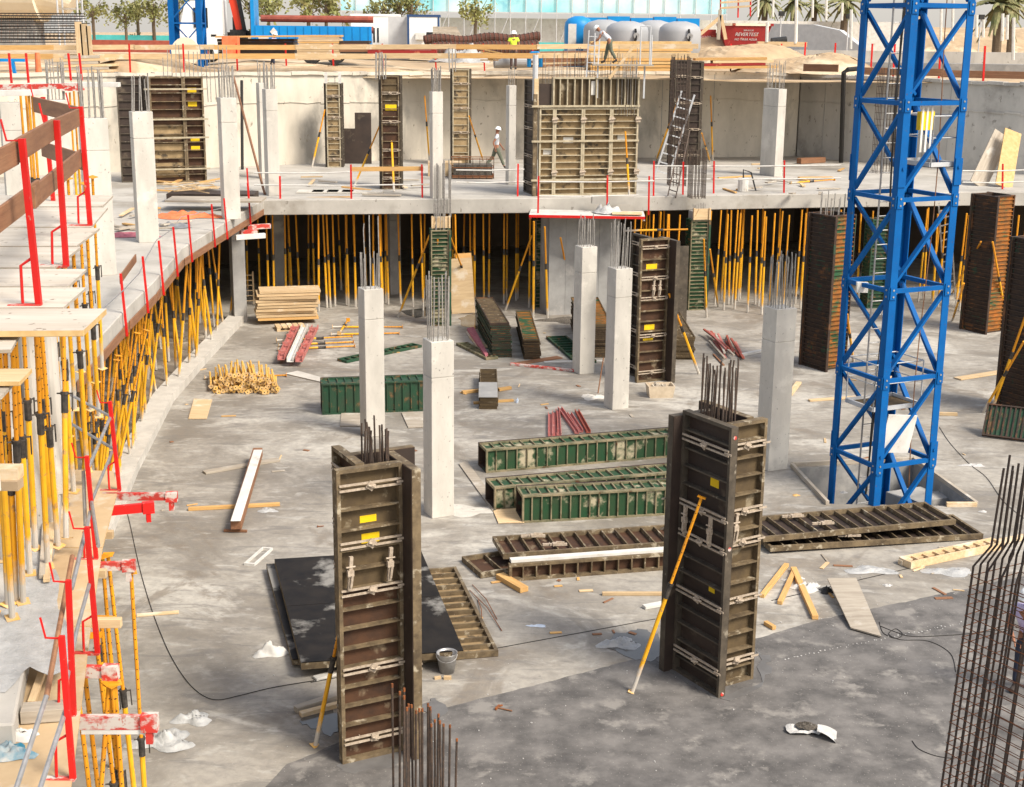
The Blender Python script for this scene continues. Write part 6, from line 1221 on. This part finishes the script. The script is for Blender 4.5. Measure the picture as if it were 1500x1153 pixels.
# mural hoarding on a scaffold
Ym = 150; q0, q1 = PY(500, 62, Ym), PY(1062, 62, Ym); L = q1.x-q0.x; R = T('mural_hoarding', 'huge turquoise and white cloudy printed banner on a scaffold', 'banner', Vector((q0.x, Ym, GZ)), 0)
zb_ = PY(780, 18, Ym).z-GZ; m = MB(); m.box(0, L, 0, .08, zb_, zb_+7); m.build('banner', 'mural', R)
for k in range(26): m = MB(); x = L*k/25; m.tube((x, -.15, 0), (x, -.15, zb_+7), .05, 5); m.build('standard', 'lattice', R)
for k in range(12): m = MB(); x = L*(k*2)/25; m.tube((x, -.25, 0), (x+L/25, -.25, zb_), .04, 5); m.build('brace', 'lattice', R)
m = MB(); m.box(0, L, -.2, -.12, zb_-.12, zb_); m.build('ledger', 'lattice', R)
m = MB(); m.box(0, L+20, 0, .3, 0, zb_-.6); tag(m.build('white_wall', 'white', None, Vector((q0.x, Ym+2, GZ))), 'long white wall behind the scaffold legs of the banner', 'wall', None, 'thing')
q0, q1 = PY(690, 58, 120), PY(856, 58, 120); m = MB(); m.box(0, q1.x-q0.x, 0, .05, .0, 1.1); tag(m.build('mesh_fence', 'teal', None, Vector((q0.x, 120, GZ))), 'low turquoise mesh fence before the white wall', 'fence', None, 'thing')
q0, q1 = PY(130, 62, 128), PY(262, 62, 128); m = MB(); m.box(0, q1.x-q0.x+6, 0, .05, .0, 1.3); tag(m.build('mesh_fence', 'teal', None, Vector((q0.x, 128, GZ))), 'turquoise mesh fence behind the young trees at left', 'fence', None, 'thing'); m = MB(); m.box(0, 7.5, 0, 1.2, 0, .8); tag(m.build('brick_stack', 'rust_red', None, PY(134, 76, 100)), 'red brick stack under the turquoise fence', 'brick stack', None, 'thing')
# tanks
def tank(label, x, Y, r, h, mat, valve=False, box=False):
    c = PY(x, 70, Y); R = T('water_tank', label, 'tank', Vector((c.x, Y, GZ-.1)), 0); m = MB(); m.lathe([(r, 0), (r, h*.80), (r*.95, h*.88), (r*.75, h*.95), (r*.3, h)], 32); m.build('shell', mat, R, smooth=True)
    if valve: m = MB(); m.path([(r*.3, -r*1.02, h*.85), (r*.35, -r*1.12, h*.7), (r*.2, -r*1.08, h*.45), (r*.22, -r*1.05, h*.25)], .06, 6); m.build('hose', 'black', R); m = MB(); m.tube((r*.35, -r*1.15, h*.72), (r*.35, -r*.9, h*.72), .16, 10); m.build('valve', 'steel', R)
    if box: m = MB(); m.box(-r*.75, -r*.2, -r*1.06, -r*.8, h*.35, h*.85); m.build('control_box', 'white', R)
    return R
tank('blue water tank left of the grey tanks with a white box', 847, 84, .82, 2.95, 'tank_blue', False, True); tank('grey water tank behind the stooping worker', 884, 82, 1.15, 2.75, 'tank_grey'); tank('grey water tank with dark valve, left front one', 918, 77.5, 1.13, 2.65, 'tank_grey', True); tank('grey water tank half hidden between two front tanks', 958, 82, 1.1, 2.75, 'tank_grey'); tank('grey water tank with dark valve, right front one', 995, 76, 1.1, 2.65, 'tank_grey', True)
for k in range(5): q = PY(856+k*34, 40, 112); m = MB(); m.box(0, 1.7, 0, 1.2, 0, 3.05+.1*(k % 2)); tag(m.build('blue_container', 'truck_blue', None, Vector((q.x, 112, GZ))), ['blue crate behind the blue tank', 'blue crate behind the grey tanks, second from left', 'blue crate behind the grey tanks, middle', 'blue crate behind the grey tanks, fourth from left', 'blue crate behind the grey tanks, rightmost'][k], 'crate', None, 'thing')
# skip with lettering
sq = PY(1070, 64, 94); R = T('skip', 'red rubbish skip with white lettering behind the sand', 'skip', Vector((sq.x, 94, GZ+1.1)), .0); W_ = 2.6
m = MB(); m.hexa([(-.3, 0, 0), (W_-.55, 0, 0), (W_-.55, 1.6, 0), (-.3, 1.6, 0), (-.7, -.1, 1.35), (W_, -.1, 1.35), (W_, 1.7, 1.35), (-.7, 1.7, 1.35)]); m.build('body', 'skip_red', R); m = MB(); m.box(-.75, W_+.06, -.16, 1.76, 1.35, 1.5); m.build('rim', 'cream', R); 
for x in (W_-.1, .05): m = MB(); m.box(x, x+.2, -.18, -.1, 1.34, 1.51); m.build('rim_corner', 'skip_red', R)
def text(body, size, x, z, parent, mat='paper', y=-.12, sl=.0):
    cu = bpy.data.curves.new('lettering', 'FONT'); cu.body = body; cu.size = size; cu.extrude = .004; cu.shear = .25; cu.align_x = 'CENTER'; o = bpy.data.objects.new('lettering', cu); sc.collection.objects.link(o); o.parent = parent; o.location = (x, y, z); o.rotation_euler = (math.pi/2-.07, 0, 0); cu.materials.append(MATS[mat])
    me = bpy.data.meshes.new_from_object(o.evaluated_get(bpy.context.evaluated_depsgraph_get())); n_ = put('lettering', me, parent, o.location, None); n_.rotation_euler = o.rotation_euler; bpy.data.objects.remove(o); return n_
text('REVERTEST', .30, 1.0, .72, R, y=-.085); text('NO TIRAR AGUA', .19, .95, .44, R, y=-.06); text('SERVICIOS', .14, 1.1, 1.02, R, y=-.105)
sq2 = PY(1030, 62, 92); R = T('skip', 'dark red skip end behind crossed timbers', 'skip', Vector((sq2.x, 95, GZ+1.1)), 0); m = MB(); m.box(-.2, 1.2, 0, 1.5, .3, 1.1); m.build('body', 'skip_red', R); text('3/100', .3, .5, .5, R, y=-.01)
for k, (a_, b_, l) in enumerate((((1026, 50), (1054, 26), 'pale timber slanting before the dark red skip'), ((1063, 58), (1056, 22), 'pale timber leaning right of the dark red skip'), ((1052, 58), (1055, 14), 'grey upright post by the dark red skip'))): plank('leaning_timber', l, 'timber', PY(*a_, 88), PY(*b_, 88), .12, .2, 'wood' if k < 2 else 'wood_grey', None, Vector((0, -1, 0)))
for k, (x, y0) in enumerate(((1055, 22), (1081, 26), (1099, 24))): pipe(['red scaffold post left of the skip', 'red scaffold post above the skip, left', 'red scaffold post above the skip, right'][k], [PY(x, y0, 93), PY(x+1, -20, 93)], .05, 'red', 'scaffold_post', 'post', 6)
for k in range(3): plank('scaffold_plank', ['lower plank between the red scaffold posts', 'middle plank between the red scaffold posts', 'upper plank between the red scaffold posts'][k], 'plank', PY(1055, 12-k*8, 93), PY(1100, 9-k*8, 93), .12, .3, 'wood')
# sand mounds
def mound(name, c, sx, sy, h, sd):
    random.seed(sd); ph = [R_(0, 6) for _ in range(4)]
    def fn(u, v): a_ = 2*math.pi*u; e = 1+.2*math.sin(3*a_+ph[0]); return (sx*v*e*math.cos(a_), sy*v*e*math.sin(a_), h*(1-v*v)**1.3*(1+.2*math.sin(4*v*math.cos(a_)+ph[1]))+R_(-.04, .04)-.06)
    o = quadgrid(fn, 36, 14).build(name, 'sand', None, c); return o
tag(mound('sand_heap', PY(1080, 94, 76)-Z*.1, 4.2, 3.5, 1.35, 1), 'sand heap before the red skip', 'sand heap', None, 'thing'); tag(mound('sand_heap', PY(1195, 98, 72)-Z*.2, 3.6, 2.5, .95, 2), 'low sand heap left of the blue mast', 'sand heap', None, 'thing'); tag(mound('sand_heap', PY(480, 101, 69)-Z*.3, 9, 2, .5, 3), 'low spread of sand below the plywood stack', 'sand heap', None, 'thing')
tag(mound('sand_heap', PY(200, 104, 68)-Z*.1, 4., 1.5, .8, 4), 'sandy heap left of the far crane foot', 'sand heap', None, 'thing')
tag(mound('sand_heap', Vector((sq.x, 96.5, GZ)), 6.5, 4.5, 1.75, 9), 'broad sand mound that carries the red skip', 'sand heap', None, 'thing')
# ramp wall, low walls, poles at right
def lowwall(label, a_, b_, Y0, Y1, ht_, mat, th=.4):
    p, q = PY(*a_, Y0), PY(*b_, Y1); p.z = q.z = GZ; m = MB(); fm = frame(p, q); L = (q-p).length; m.box(0, L, 0, th, -.3, ht_); o = m.build('low_wall', mat); o.matrix_world = fm; return tag(o, label, 'wall', None, 'thing')
p = PY(1108, 60, 128); q = PY(1262, 60, 118); fm = frame(Vector((p.x, p.y, GZ)), Vector((q.x, q.y, GZ))); L = (q-p).length; m = MB(); m.add([(0, 0, -.2), (L, 0, -.2), (L, 0, 1.0), (L*.8, 0, 2.3), (L*.55, 0, 2.75), (0, 0, 2.85), (0, .5, -.2), (L, .5, -.2), (L, .5, 1.0), (L*.8, .5, 2.3), (L*.55, .5, 2.75), (0, .5, 2.85)], [(0, 1, 2, 3, 4, 5), (6, 11, 10, 9, 8, 7), (2, 1, 7, 8), (3, 2, 8, 9), (4, 3, 9, 10), (5, 4, 10, 11)]); o = m.build('ramp_wall', 'lattice'); o.matrix_world = fm; tag(o, 'grey panelled ramp wall sloping down at upper right', 'wall', None, 'thing')
lowwall('long pale low wall behind the right guard posts', (1112, 68), (1620, 78), 88, 84, 1.05, 'wall_grey'); lowwall('lower grey ledge before the pale low wall', (1240, 82), (1620, 92), 78, 74, .55, 'concrete_grey', 1.2)
sb = MB(); tag(mound('sand_bank', Vector((38, 165, GZ-.3)), 26, 12, 4.2, 5), None, None, None, 'structure'); tag(mound('sand_bank', Vector((75, 260, GZ-.3)), 60, 20, 4.5, 6), None, None, None, 'structure')
random.seed(77)
for k, (x, y0, y1, Y) in enumerate(((1123, 62, 33, 86), (1165, 64, 33, 86), (1166, 62, -20, 110), (1190, 26, -20, 140), (1210, 30, -20, 140), (1233, 30, 4, 140), (1246, 72, 14, 90), (1395, 60, 0, 130), (1430, 55, 22, 120), (1440, 55, 25, 120), (1468, 60, 20, 120), (1475, 58, 22, 120), (1484, 88, 26, 82), (1378, 60, 5, 140), (1110, 25, -10, 150), (1132, 25, -10, 150))):
    pipe('slim white post standing beyond the right pit edge', [PY(x, y0, Y), PY(x+1, y1, Y)], .09 if Y < 100 else .12, 'white', 'white_post', 'post', 6)['group'] = 'white posts beyond the pit'
for k, (x, y, Y) in enumerate(((1145, 20, 112), (1244, 24, 112), (1438, 25, 112))):
    R = T('floodlight', ['small dark floodlight left of the ramp wall', 'small dark floodlight beside the blue mast', 'small dark floodlight right of the blue mast'][k], 'floodlight', PY(x, y, Y), .3); m = MB(); m.box(-.22, .22, -.1, .1, -.18, .18); m.build('lamp_housing', 'black', R); m = MB(); m.tube((0, .05, -.18), (0, .05, -(PY(x, y, Y).z-GZ)), .05, 6); m.build('mast_pole', 'lattice', R)
m = MB(); m.tube((0, 0, 0), (.9, .1, .1), .22, 10); tag(m.build('dark_bundle', 'black', None, PY(1130, 61, 87)), 'dark bundle lying beside the red skip', 'bundle', None, 'thing'); m = MB(); m.box(0, 2.9, 0, .5, 0, .28); tag(m.build('pale_beam', 'wood', None, PY(1110, 68, 86), -.02), 'pale beam lying on the sand right of the skip', 'beam', None, 'thing')
# ---------------------------------------------------------------- trees
def leafcloud(n, rad, sz, sd, shape='ball'):
    random.seed(sd); m = MB(); cl = [Vector((random.gauss(0, .45)*rad[0], random.gauss(0, .45)*rad[0], random.gauss(0, .42)*rad[1])) for _ in range(14)]
    for i in range(n):
        c = random.choice(cl)+Vector((random.gauss(0, .17)*rad[0], random.gauss(0, .17)*rad[0], random.gauss(0, .17)*rad[1])); a_ = Vector((R_(-1, 1), R_(-1, 1), R_(-.6, .6))).normalized(); b_ = a_.orthogonal().normalized(); b_ = (b_+a_.cross(b_)*R_(-1, 1)).normalized(); s = sz*R_(.6, 1.3)
        m.add([c-a_*s-b_*s*.4, c+a_*s*.2-b_*s*.55, c+a_*s, c+a_*s*.1+b_*s*.5], [(0, 1, 2, 3)])
    return m
lc = [leafcloud(420, (1.15, 1.25), .15, k).mesh('crown', 'leaf') for k in range(3)]
def tree(label, x, yb, yc, Y, s, k, grp=None):
    c = PY(x, yc, Y); R = T('young_tree', label, 'tree', Vector((c.x, Y, GZ)), R_(0, 6), grp); h = c.z-GZ; m = MB(); m.path([(0, 0, 0), (.05, .02, h*.5), (0, 0, h)], .10*s, 6)
    for a_ in range(5): m.tube((0, 0, h*.72), (math.cos(a_*1.3)*.8*s, math.sin(a_*1.3)*.8*s, h+.4*s*(a_ % 3-.5)), .04*s, 5, .015)
    m.build('trunk', 'bark', R); s *= .85; o = put('crown', lc[k % 3], R, (0, 0, h)); o.scale = (s, s, s*1.15)
for i, (x, yc, Y, s, l) in enumerate(((135, 8, 120, 1.25, 'young tree alone at left with a thin bare trunk'), (183, 20, 125, 1.2, 'young tree second from left behind the turquoise fence'), (200, 12, 130, 1.35, 'young tree in the middle of the left clump'), (224, 6, 128, 1.5, 'young tree right end of the left clump by the far crane'), (262, 4, 140, 1.0, 'small tree seen through the far crane mast'), (368, -2, 130, 1.7, 'tree behind the crane of the blue lorry'), (392, 0, 135, 1.4, 'tree above the tubes on the blue lorry'), (452, 2, 125, 1.7, 'broad olive tree left above the lorry tubes'), (478, 4, 125, 1.6, 'broad olive tree right above the lorry tubes'), (562, 4, 135, 1.5, 'olive tree above the white site cabin'), (586, 6, 135, 1.2, 'small tree above the grey cabin end'), (603, 4, 135, 1.3, 'tree above the cabin with air conditioner'), (697, 10, 118, 1.35, 'young tree standing alone before the mural banner'))): tree(l, x, 60, yc, Y, s, i)
def palm(label, x, yc, Y, s):
    c = PY(x, yc, Y); R = T('palm_tree', label, 'palm', Vector((c.x, Y, GZ)), R_(0, 6)); h = c.z-GZ; m = MB(); m.path([(0, 0, -.2), (.1, 0, h*.5), (0, 0, h)], .28*s, 8); m.build('trunk', 'bark', R); m = MB()
    for k in range(30):
        a_ = k*2.4; el = R_(-.9, 1.1); d_ = Vector((math.cos(a_)*math.cos(el), math.sin(a_)*math.cos(el), math.sin(el))); sd_ = d_.cross(Z).normalized(); p = Vector((0, 0, h)); Lf = R_(1.5, 2.1)*s
        for j in range(6):
            t0, t1 = j/6, (j+1)/6; dr = lambda t: p+d_*Lf*t-Z*(.75*s*t*t); w0 = .30*s*(1-t0)+.04; q0 = dr(t0); q1 = dr(t1)
            m.add([q0, q0+sd_*w0-Z*.1, q1+sd_*w0*.85-Z*.16, q1], [(0, 1, 2, 3)]); m.add([q0, q1, q1-sd_*w0*.85-Z*.16, q0-sd_*w0-Z*.1], [(0, 1, 2, 3)])
    m.build('crown', 'leaf_palm', R)
for x, yc, Y, s, l in ((1122, -1, 175, 1.3, 'palm leftmost above the ramp wall'), (1163, 1, 180, 1.2, 'palm second from left above the ramp wall'), (1194, 8, 180, 1.2, 'short palm left of the blue mast'), (1240, 2, 150, 1.4, 'bushy palm just left of the blue mast'), (1466, 6, 130, 1.5, 'big palm at upper right with a thick trunk'), (1486, 2, 150, 1.3, 'smaller palm at the upper right edge')): palm(l, x, yc, Y, s)
# ================================================================ PEOPLE
def skin(name, parent, J, E, rad, mat, sub=2, smooth=True):
    idx = {k: i for i, k in enumerate(J)}; me = bpy.data.meshes.new(name); me.from_pydata([tuple(v) for v in J.values()], [(idx[a_], idx[b_]) for a_, b_ in E], []); me.materials.append(MATS[mat])
    o = put(name, me, parent); o.modifiers.new('skin', 'SKIN').use_smooth_shade = True
    for i, k in enumerate(J):
        r_ = rad[k]; me.skin_vertices[0].data[i].radius = r_ if isinstance(r_, tuple) else (r_, r_); me.skin_vertices[0].data[i].use_root = i == 0
    s = o.modifiers.new('sub', 'SUBSURF'); s.levels = s.render_levels = sub; return o
def person(label, loc, rz, pose, shirt, trousers, helmet=True, vest=None, sleeves='short', hair=True):
    """joints in metres, +y is forward, +x the figure's right"""
    R = T('person', label, 'person', loc, rz); J = {k: Vector(v) for k, v in pose.items()}
    B = dict(pelvis=J['pelvis'], waist=J['pelvis'].lerp(J['chest'], .45), chest=J['chest'], neck=J['neck'], jaw=J['neck'].lerp(J['head'], .55), head=J['head'], crown=J['head']+(J['head']-J['neck']).normalized()*.07); E = [('pelvis', 'waist'), ('waist', 'chest'), ('chest', 'neck'), ('neck', 'jaw'), ('jaw', 'head'), ('head', 'crown')]
    rad = dict(pelvis=(.14, .10), waist=(.125, .095), chest=(.15, .11), neck=.055, jaw=(.07, .085), head=(.078, .095), crown=.06)
    for s in ('r', 'l'):
        sh, el, wr, hip, kn, an, toe = (J[k+'_'+s] for k in ('sho', 'elb', 'wri', 'hip', 'kne', 'ank', 'toe'))
        B.update({'sho_'+s: sh, 'ua_'+s: sh.lerp(el, .5), 'elb_'+s: el, 'fa_'+s: el.lerp(wr, .35), 'wri_'+s: wr, 'hip_'+s: hip, 'th_'+s: hip.lerp(kn, .5), 'kne_'+s: kn, 'ca_'+s: kn.lerp(an, .3), 'ank_'+s: an, 'toe_'+s: toe})
        hd = (wr-el).normalized(); side = hd.cross(Vector((1, 0, 0))).normalized(); pl = wr+hd*.085; B['palm_'+s] = pl
        E += [('chest', 'sho_'+s), ('sho_'+s, 'ua_'+s), ('ua_'+s, 'elb_'+s), ('elb_'+s, 'fa_'+s), ('fa_'+s, 'wri_'+s), ('wri_'+s, 'palm_'+s), ('pelvis', 'hip_'+s), ('hip_'+s, 'th_'+s), ('th_'+s, 'kne_'+s), ('kne_'+s, 'ca_'+s), ('ca_'+s, 'ank_'+s)]
        del B['toe_'+s]
        rad.update({'sho_'+s: .062, 'ua_'+s: .052, 'elb_'+s: .042, 'fa_'+s: .042, 'wri_'+s: .028, 'palm_'+s: (.040, .018), 'hip_'+s: .095, 'th_'+s: .082, 'kne_'+s: .058, 'ca_'+s: .058, 'ank_'+s: .04, 'toe_'+s: (.045, .03)})
    body = skin('body', R, B, E, rad, 'skin')
    for s in ('r', 'l'):
        el, wr = J['elb_'+s], J['wri_'+s]; hd = (wr-el).normalized(); side = hd.cross(Vector((1, 0, 0))).normalized(); cur = hd.cross(side)*(-.3 if s == 'r' else .3)
        for k, (o_, L) in enumerate(((-.030, .062), (-.010, .075), (.010, .070), (.030, .055))):
            b_ = wr+hd*.10+side*o_; m = MB(); m.path([b_, b_+hd*L*.5+cur*L*.3, b_+hd*L*.85+cur*L*.8], .0085, 6); m.build('finger', 'skin', body, smooth=True)
        b_ = wr+hd*.05+side*.038; m = MB(); m.path([b_, b_+hd*.03+side*.022, b_+hd*.06+side*.026], .010, 6); m.build('thumb', 'skin', body, smooth=True)
    hv = (J['head']-J['neck']).normalized(); fw = Vector(pose['face']).normalized(); hd = J['head']; rt_ = fw.cross(hv).normalized()
    m = MB(); m.tube(hd+fw*.088-hv*.005, hd+fw*.118-hv*.03, .014, 6, .019); m.build('nose', 'skin', body, smooth=True)
    for s in (-1, 1):
        m = MB(); c = hd+fw*.088+rt_*s*.032+hv*.012; m.tube(c, c+fw*.010, .011, 8); m.build('eye', 'hair', body); m = MB(); c = hd+rt_*s*.082-fw*.005; m.bar(c-hv*.03, c+hv*.03, .035, .018, rt_); m.build('ear', 'skin', body)
    m = MB(); c = hd+fw*.090-hv*.055; m.bar(c-rt_*.025, c+rt_*.025, .008, .010, hv); m.build('mouth', 'shirt_red', body)
    up_ = 1.14; C = {k: B[k] for k in ('pelvis', 'waist', 'chest')}; C = dict(hem=B['pelvis']-Vector((0, 0, .02)), **{k: B[k] for k in ('waist', 'chest')}, collar=B['chest'].lerp(B['neck'], .75)); E2 = [('hem', 'waist'), ('waist', 'chest'), ('chest', 'collar')]; r2 = dict(hem=(.165, .122), waist=(.15, .118), chest=(.172, .13), collar=.072)
    for s in ('r', 'l'):
        C['sho_'+s] = B['sho_'+s]; C['ua_'+s] = B['ua_'+s]; E2 += [('chest', 'sho_'+s), ('sho_'+s, 'ua_'+s)]; r2['sho_'+s] = .078; r2['ua_'+s] = .070
        if sleeves == 'long': C['elb_'+s] = B['elb_'+s]; C['cuf_'+s] = B['elb_'+s].lerp(B['wri_'+s], .85); E2 += [('ua_'+s, 'elb_'+s), ('elb_'+s, 'cuf_'+s)]; r2['elb_'+s] = .058; r2['cuf_'+s] = .042
    skin('shirt', R, C, E2, r2, shirt)
    D = dict(belt=B['pelvis']+Vector((0, 0, .06)), seat=B['pelvis']-Vector((0, 0, .02))); E3 = [('belt', 'seat')]; r3 = dict(belt=(.158, .115), seat=(.165, .125))
    for s in ('r', 'l'):
        for k, r_ in (('hip_', .112), ('th_', .100), ('kne_', .076), ('ca_', .074)): D[k+s] = B[k+s]; r3[k+s] = r_
        D['cuf_'+s] = B['kne_'+s].lerp(B['ank_'+s], .9); r3['cuf_'+s] = .066; E3 += [('seat', 'hip_'+s), ('hip_'+s, 'th_'+s), ('th_'+s, 'kne_'+s), ('kne_'+s, 'ca_'+s), ('ca_'+s, 'cuf_'+s)]
        a_, t_ = B['ank_'+s], J['toe_'+s]; skin('boot', R, dict(top=a_+Vector((0, 0, .06)), heel=a_-Vector((0, 0, .02)), mid=a_.lerp(t_, .55)-Vector((0, 0, .0)), tip=t_), [('top', 'heel'), ('heel', 'mid'), ('mid', 'tip')], dict(top=.058, heel=(.058, .055), mid=(.064, .05), tip=(.062, .046)), 'boots', 1)
    skin('trousers', R, D, E3, r3, trousers)
    if vest:
        V = {k: C[k] for k in ('hem', 'waist', 'chest')}; V['hem'] = V['hem']+Vector((0, 0, .06)); skin('vest', R, V, [('hem', 'waist'), ('waist', 'chest')], dict(hem=(.175, .135), waist=(.168, .132), chest=(.178, .140)), vest)
    q_ = Z.rotation_difference(hv).to_matrix().to_4x4(); mt = Matrix.Translation(hd+hv*.035) @ q_
    if helmet:
        m = MB(); m.lathe([(.150, -.005), (.150, .006), (.124, .012), (.120, .05), (.098, .095), (.055, .122), (.01, .130)], 20); o = m.build('helmet', 'helmet', R, smooth=True); o.matrix_local = mt; o.location += fw*.01
    elif hair:
        m = MB(); m.lathe([(.092, -.03), (.103, .02), (.085, .075), (.04, .10), (.005, .105)], 16); o = m.build('hair', 'hair', R, smooth=True); o.matrix_local = mt
    return R
def std(stride=0., lean=0., arm=.12, arms=None, face=(0, 1, 0)):
    p = dict(pelvis=(0, 0, .96), chest=(0, .02+lean, 1.33), neck=(0, .02+lean*1.3, 1.53), head=(0, .05+lean*1.5, 1.66), face=face)
    for s, k in (('r', 1), ('l', -1)):
        st_ = stride*k; p.update({'hip_'+s: (.09*k, 0, .90), 'kne_'+s: (.10*k, st_*.45+.05*abs(stride), .51), 'ank_'+s: (.10*k, st_*.95-(.12 if st_ < 0 else 0), .09+(.05 if st_ < 0 else 0)), 'toe_'+s: (.11*k, st_*.95+.16-(.1 if st_ < 0 else 0), .035), 'sho_'+s: (.19*k, .02+lean*1.1, 1.43), 'elb_'+s: (.24*k, -st_*.35-.03+lean, 1.14), 'wri_'+s: (.25*k, -st_*.5+.10+lean, .90)})
    if arms: p.update(arms)
    return p
person('worker in white shirt and helmet walking along the raised slab', P(727, 247, 4.15), -math.pi/2+.1, std(.36, .0), 'shirt_white', 'trousers_olive')
person('worker in yellow hi-vis vest and white helmet facing the pit', PY(752, 102, 69.5), math.pi, std(.0, 0, arms={'wri_r': (.10, .24, 1.02), 'wri_l': (-.08, .24, 1.0), 'elb_r': (.28, .06, 1.14), 'elb_l': (-.28, .06, 1.14)}), 'hivis', 'trousers_brown', vest='hivis')
wp = PY(892, 93, 52.6)
person('worker stooping on the scaffold above the big wall form', wp, math.pi/2-.1, std(.2, .42, arms={'pelvis': (0, -.05, .92), 'chest': (0, .26, 1.18), 'neck': (0, .40, 1.30), 'head': (0, .50, 1.38), 'sho_r': (.19, .32, 1.25), 'sho_l': (-.19, .32, 1.25), 'elb_r': (.26, .42, 1.0), 'elb_l': (-.26, .42, 1.0), 'wri_r': (.18, .62, .85), 'wri_l': (-.18, .62, .85)}, face=(0, .8, -.6)), 'shirt_white', 'trousers_olive')
person('worker in purple top half hidden by the near rebar cage', P(1499, 1012), math.pi*.78, std(.1, .12, arms={'wri_r': (.12, .36, .98), 'wri_l': (-.12, .38, .98), 'elb_r': (.30, .12, 1.10), 'elb_l': (-.30, .12, 1.10)}, face=(0, .9, -.4)), 'shirt_lilac', 'jeans', helmet=True, sleeves='short')
tp_ = PY(400, 74, 78); person('worker in lilac shirt before the blue lorry bed', Vector((tp_.x, 78, GZ)), -1.9, std(.1, .05), 'shirt_lilac', 'jeans')
[o for o in bpy.data.objects if o.get('label') == 'worker stooping on the scaffold above the big wall form'][0].scale = (.88, .88, .88)
# scaffold the stooping worker stands on
R = T('work_platform', 'timber work platform with rails on top of the big wall form', 'work platform', wp-Z*.03, 0)
m = MB(); m.box(-.6, 1.6, -.35, .35, -.05, .0); m.build('deck', 'wood_grey', R); 
for a_, b_ in (((-.55, -.3, 0), (-.55, -.3, 1.1)), ((1.5, -.3, 0), (1.5, -.3, 1.05)), ((1.15, .3, 0), (1.15, .3, 1.35)), ((1.5, .3, 0), (1.5, .3, 1.35))): m = MB(); m.tube(a_, b_, .025, 6); m.build('post', 'lattice', R)
m = MB(); m.tube((1.15, .3, 1.35), (1.5, .3, 1.35), .02, 6); m.build('rail', 'lattice', R); m = MB(); m.bar((.0, -.3, -.5), (.9, -.2, .7), .05, .1); m.build('brace', 'wood', R)
for x in (-.4, 1.3): m = MB(); m.bar((x, 0, -.06), (x, 0, -1.2), .06, .06); m.build('bracket', 'lattice', R)
ladd('steel_ladder', 'white ladder the stooping worker holds above the wall form', wp+Vector((-.62, -.2, -.5)), wp+Vector((-.55, -.1, 1.15)), .4, 5, 'lattice', .022)
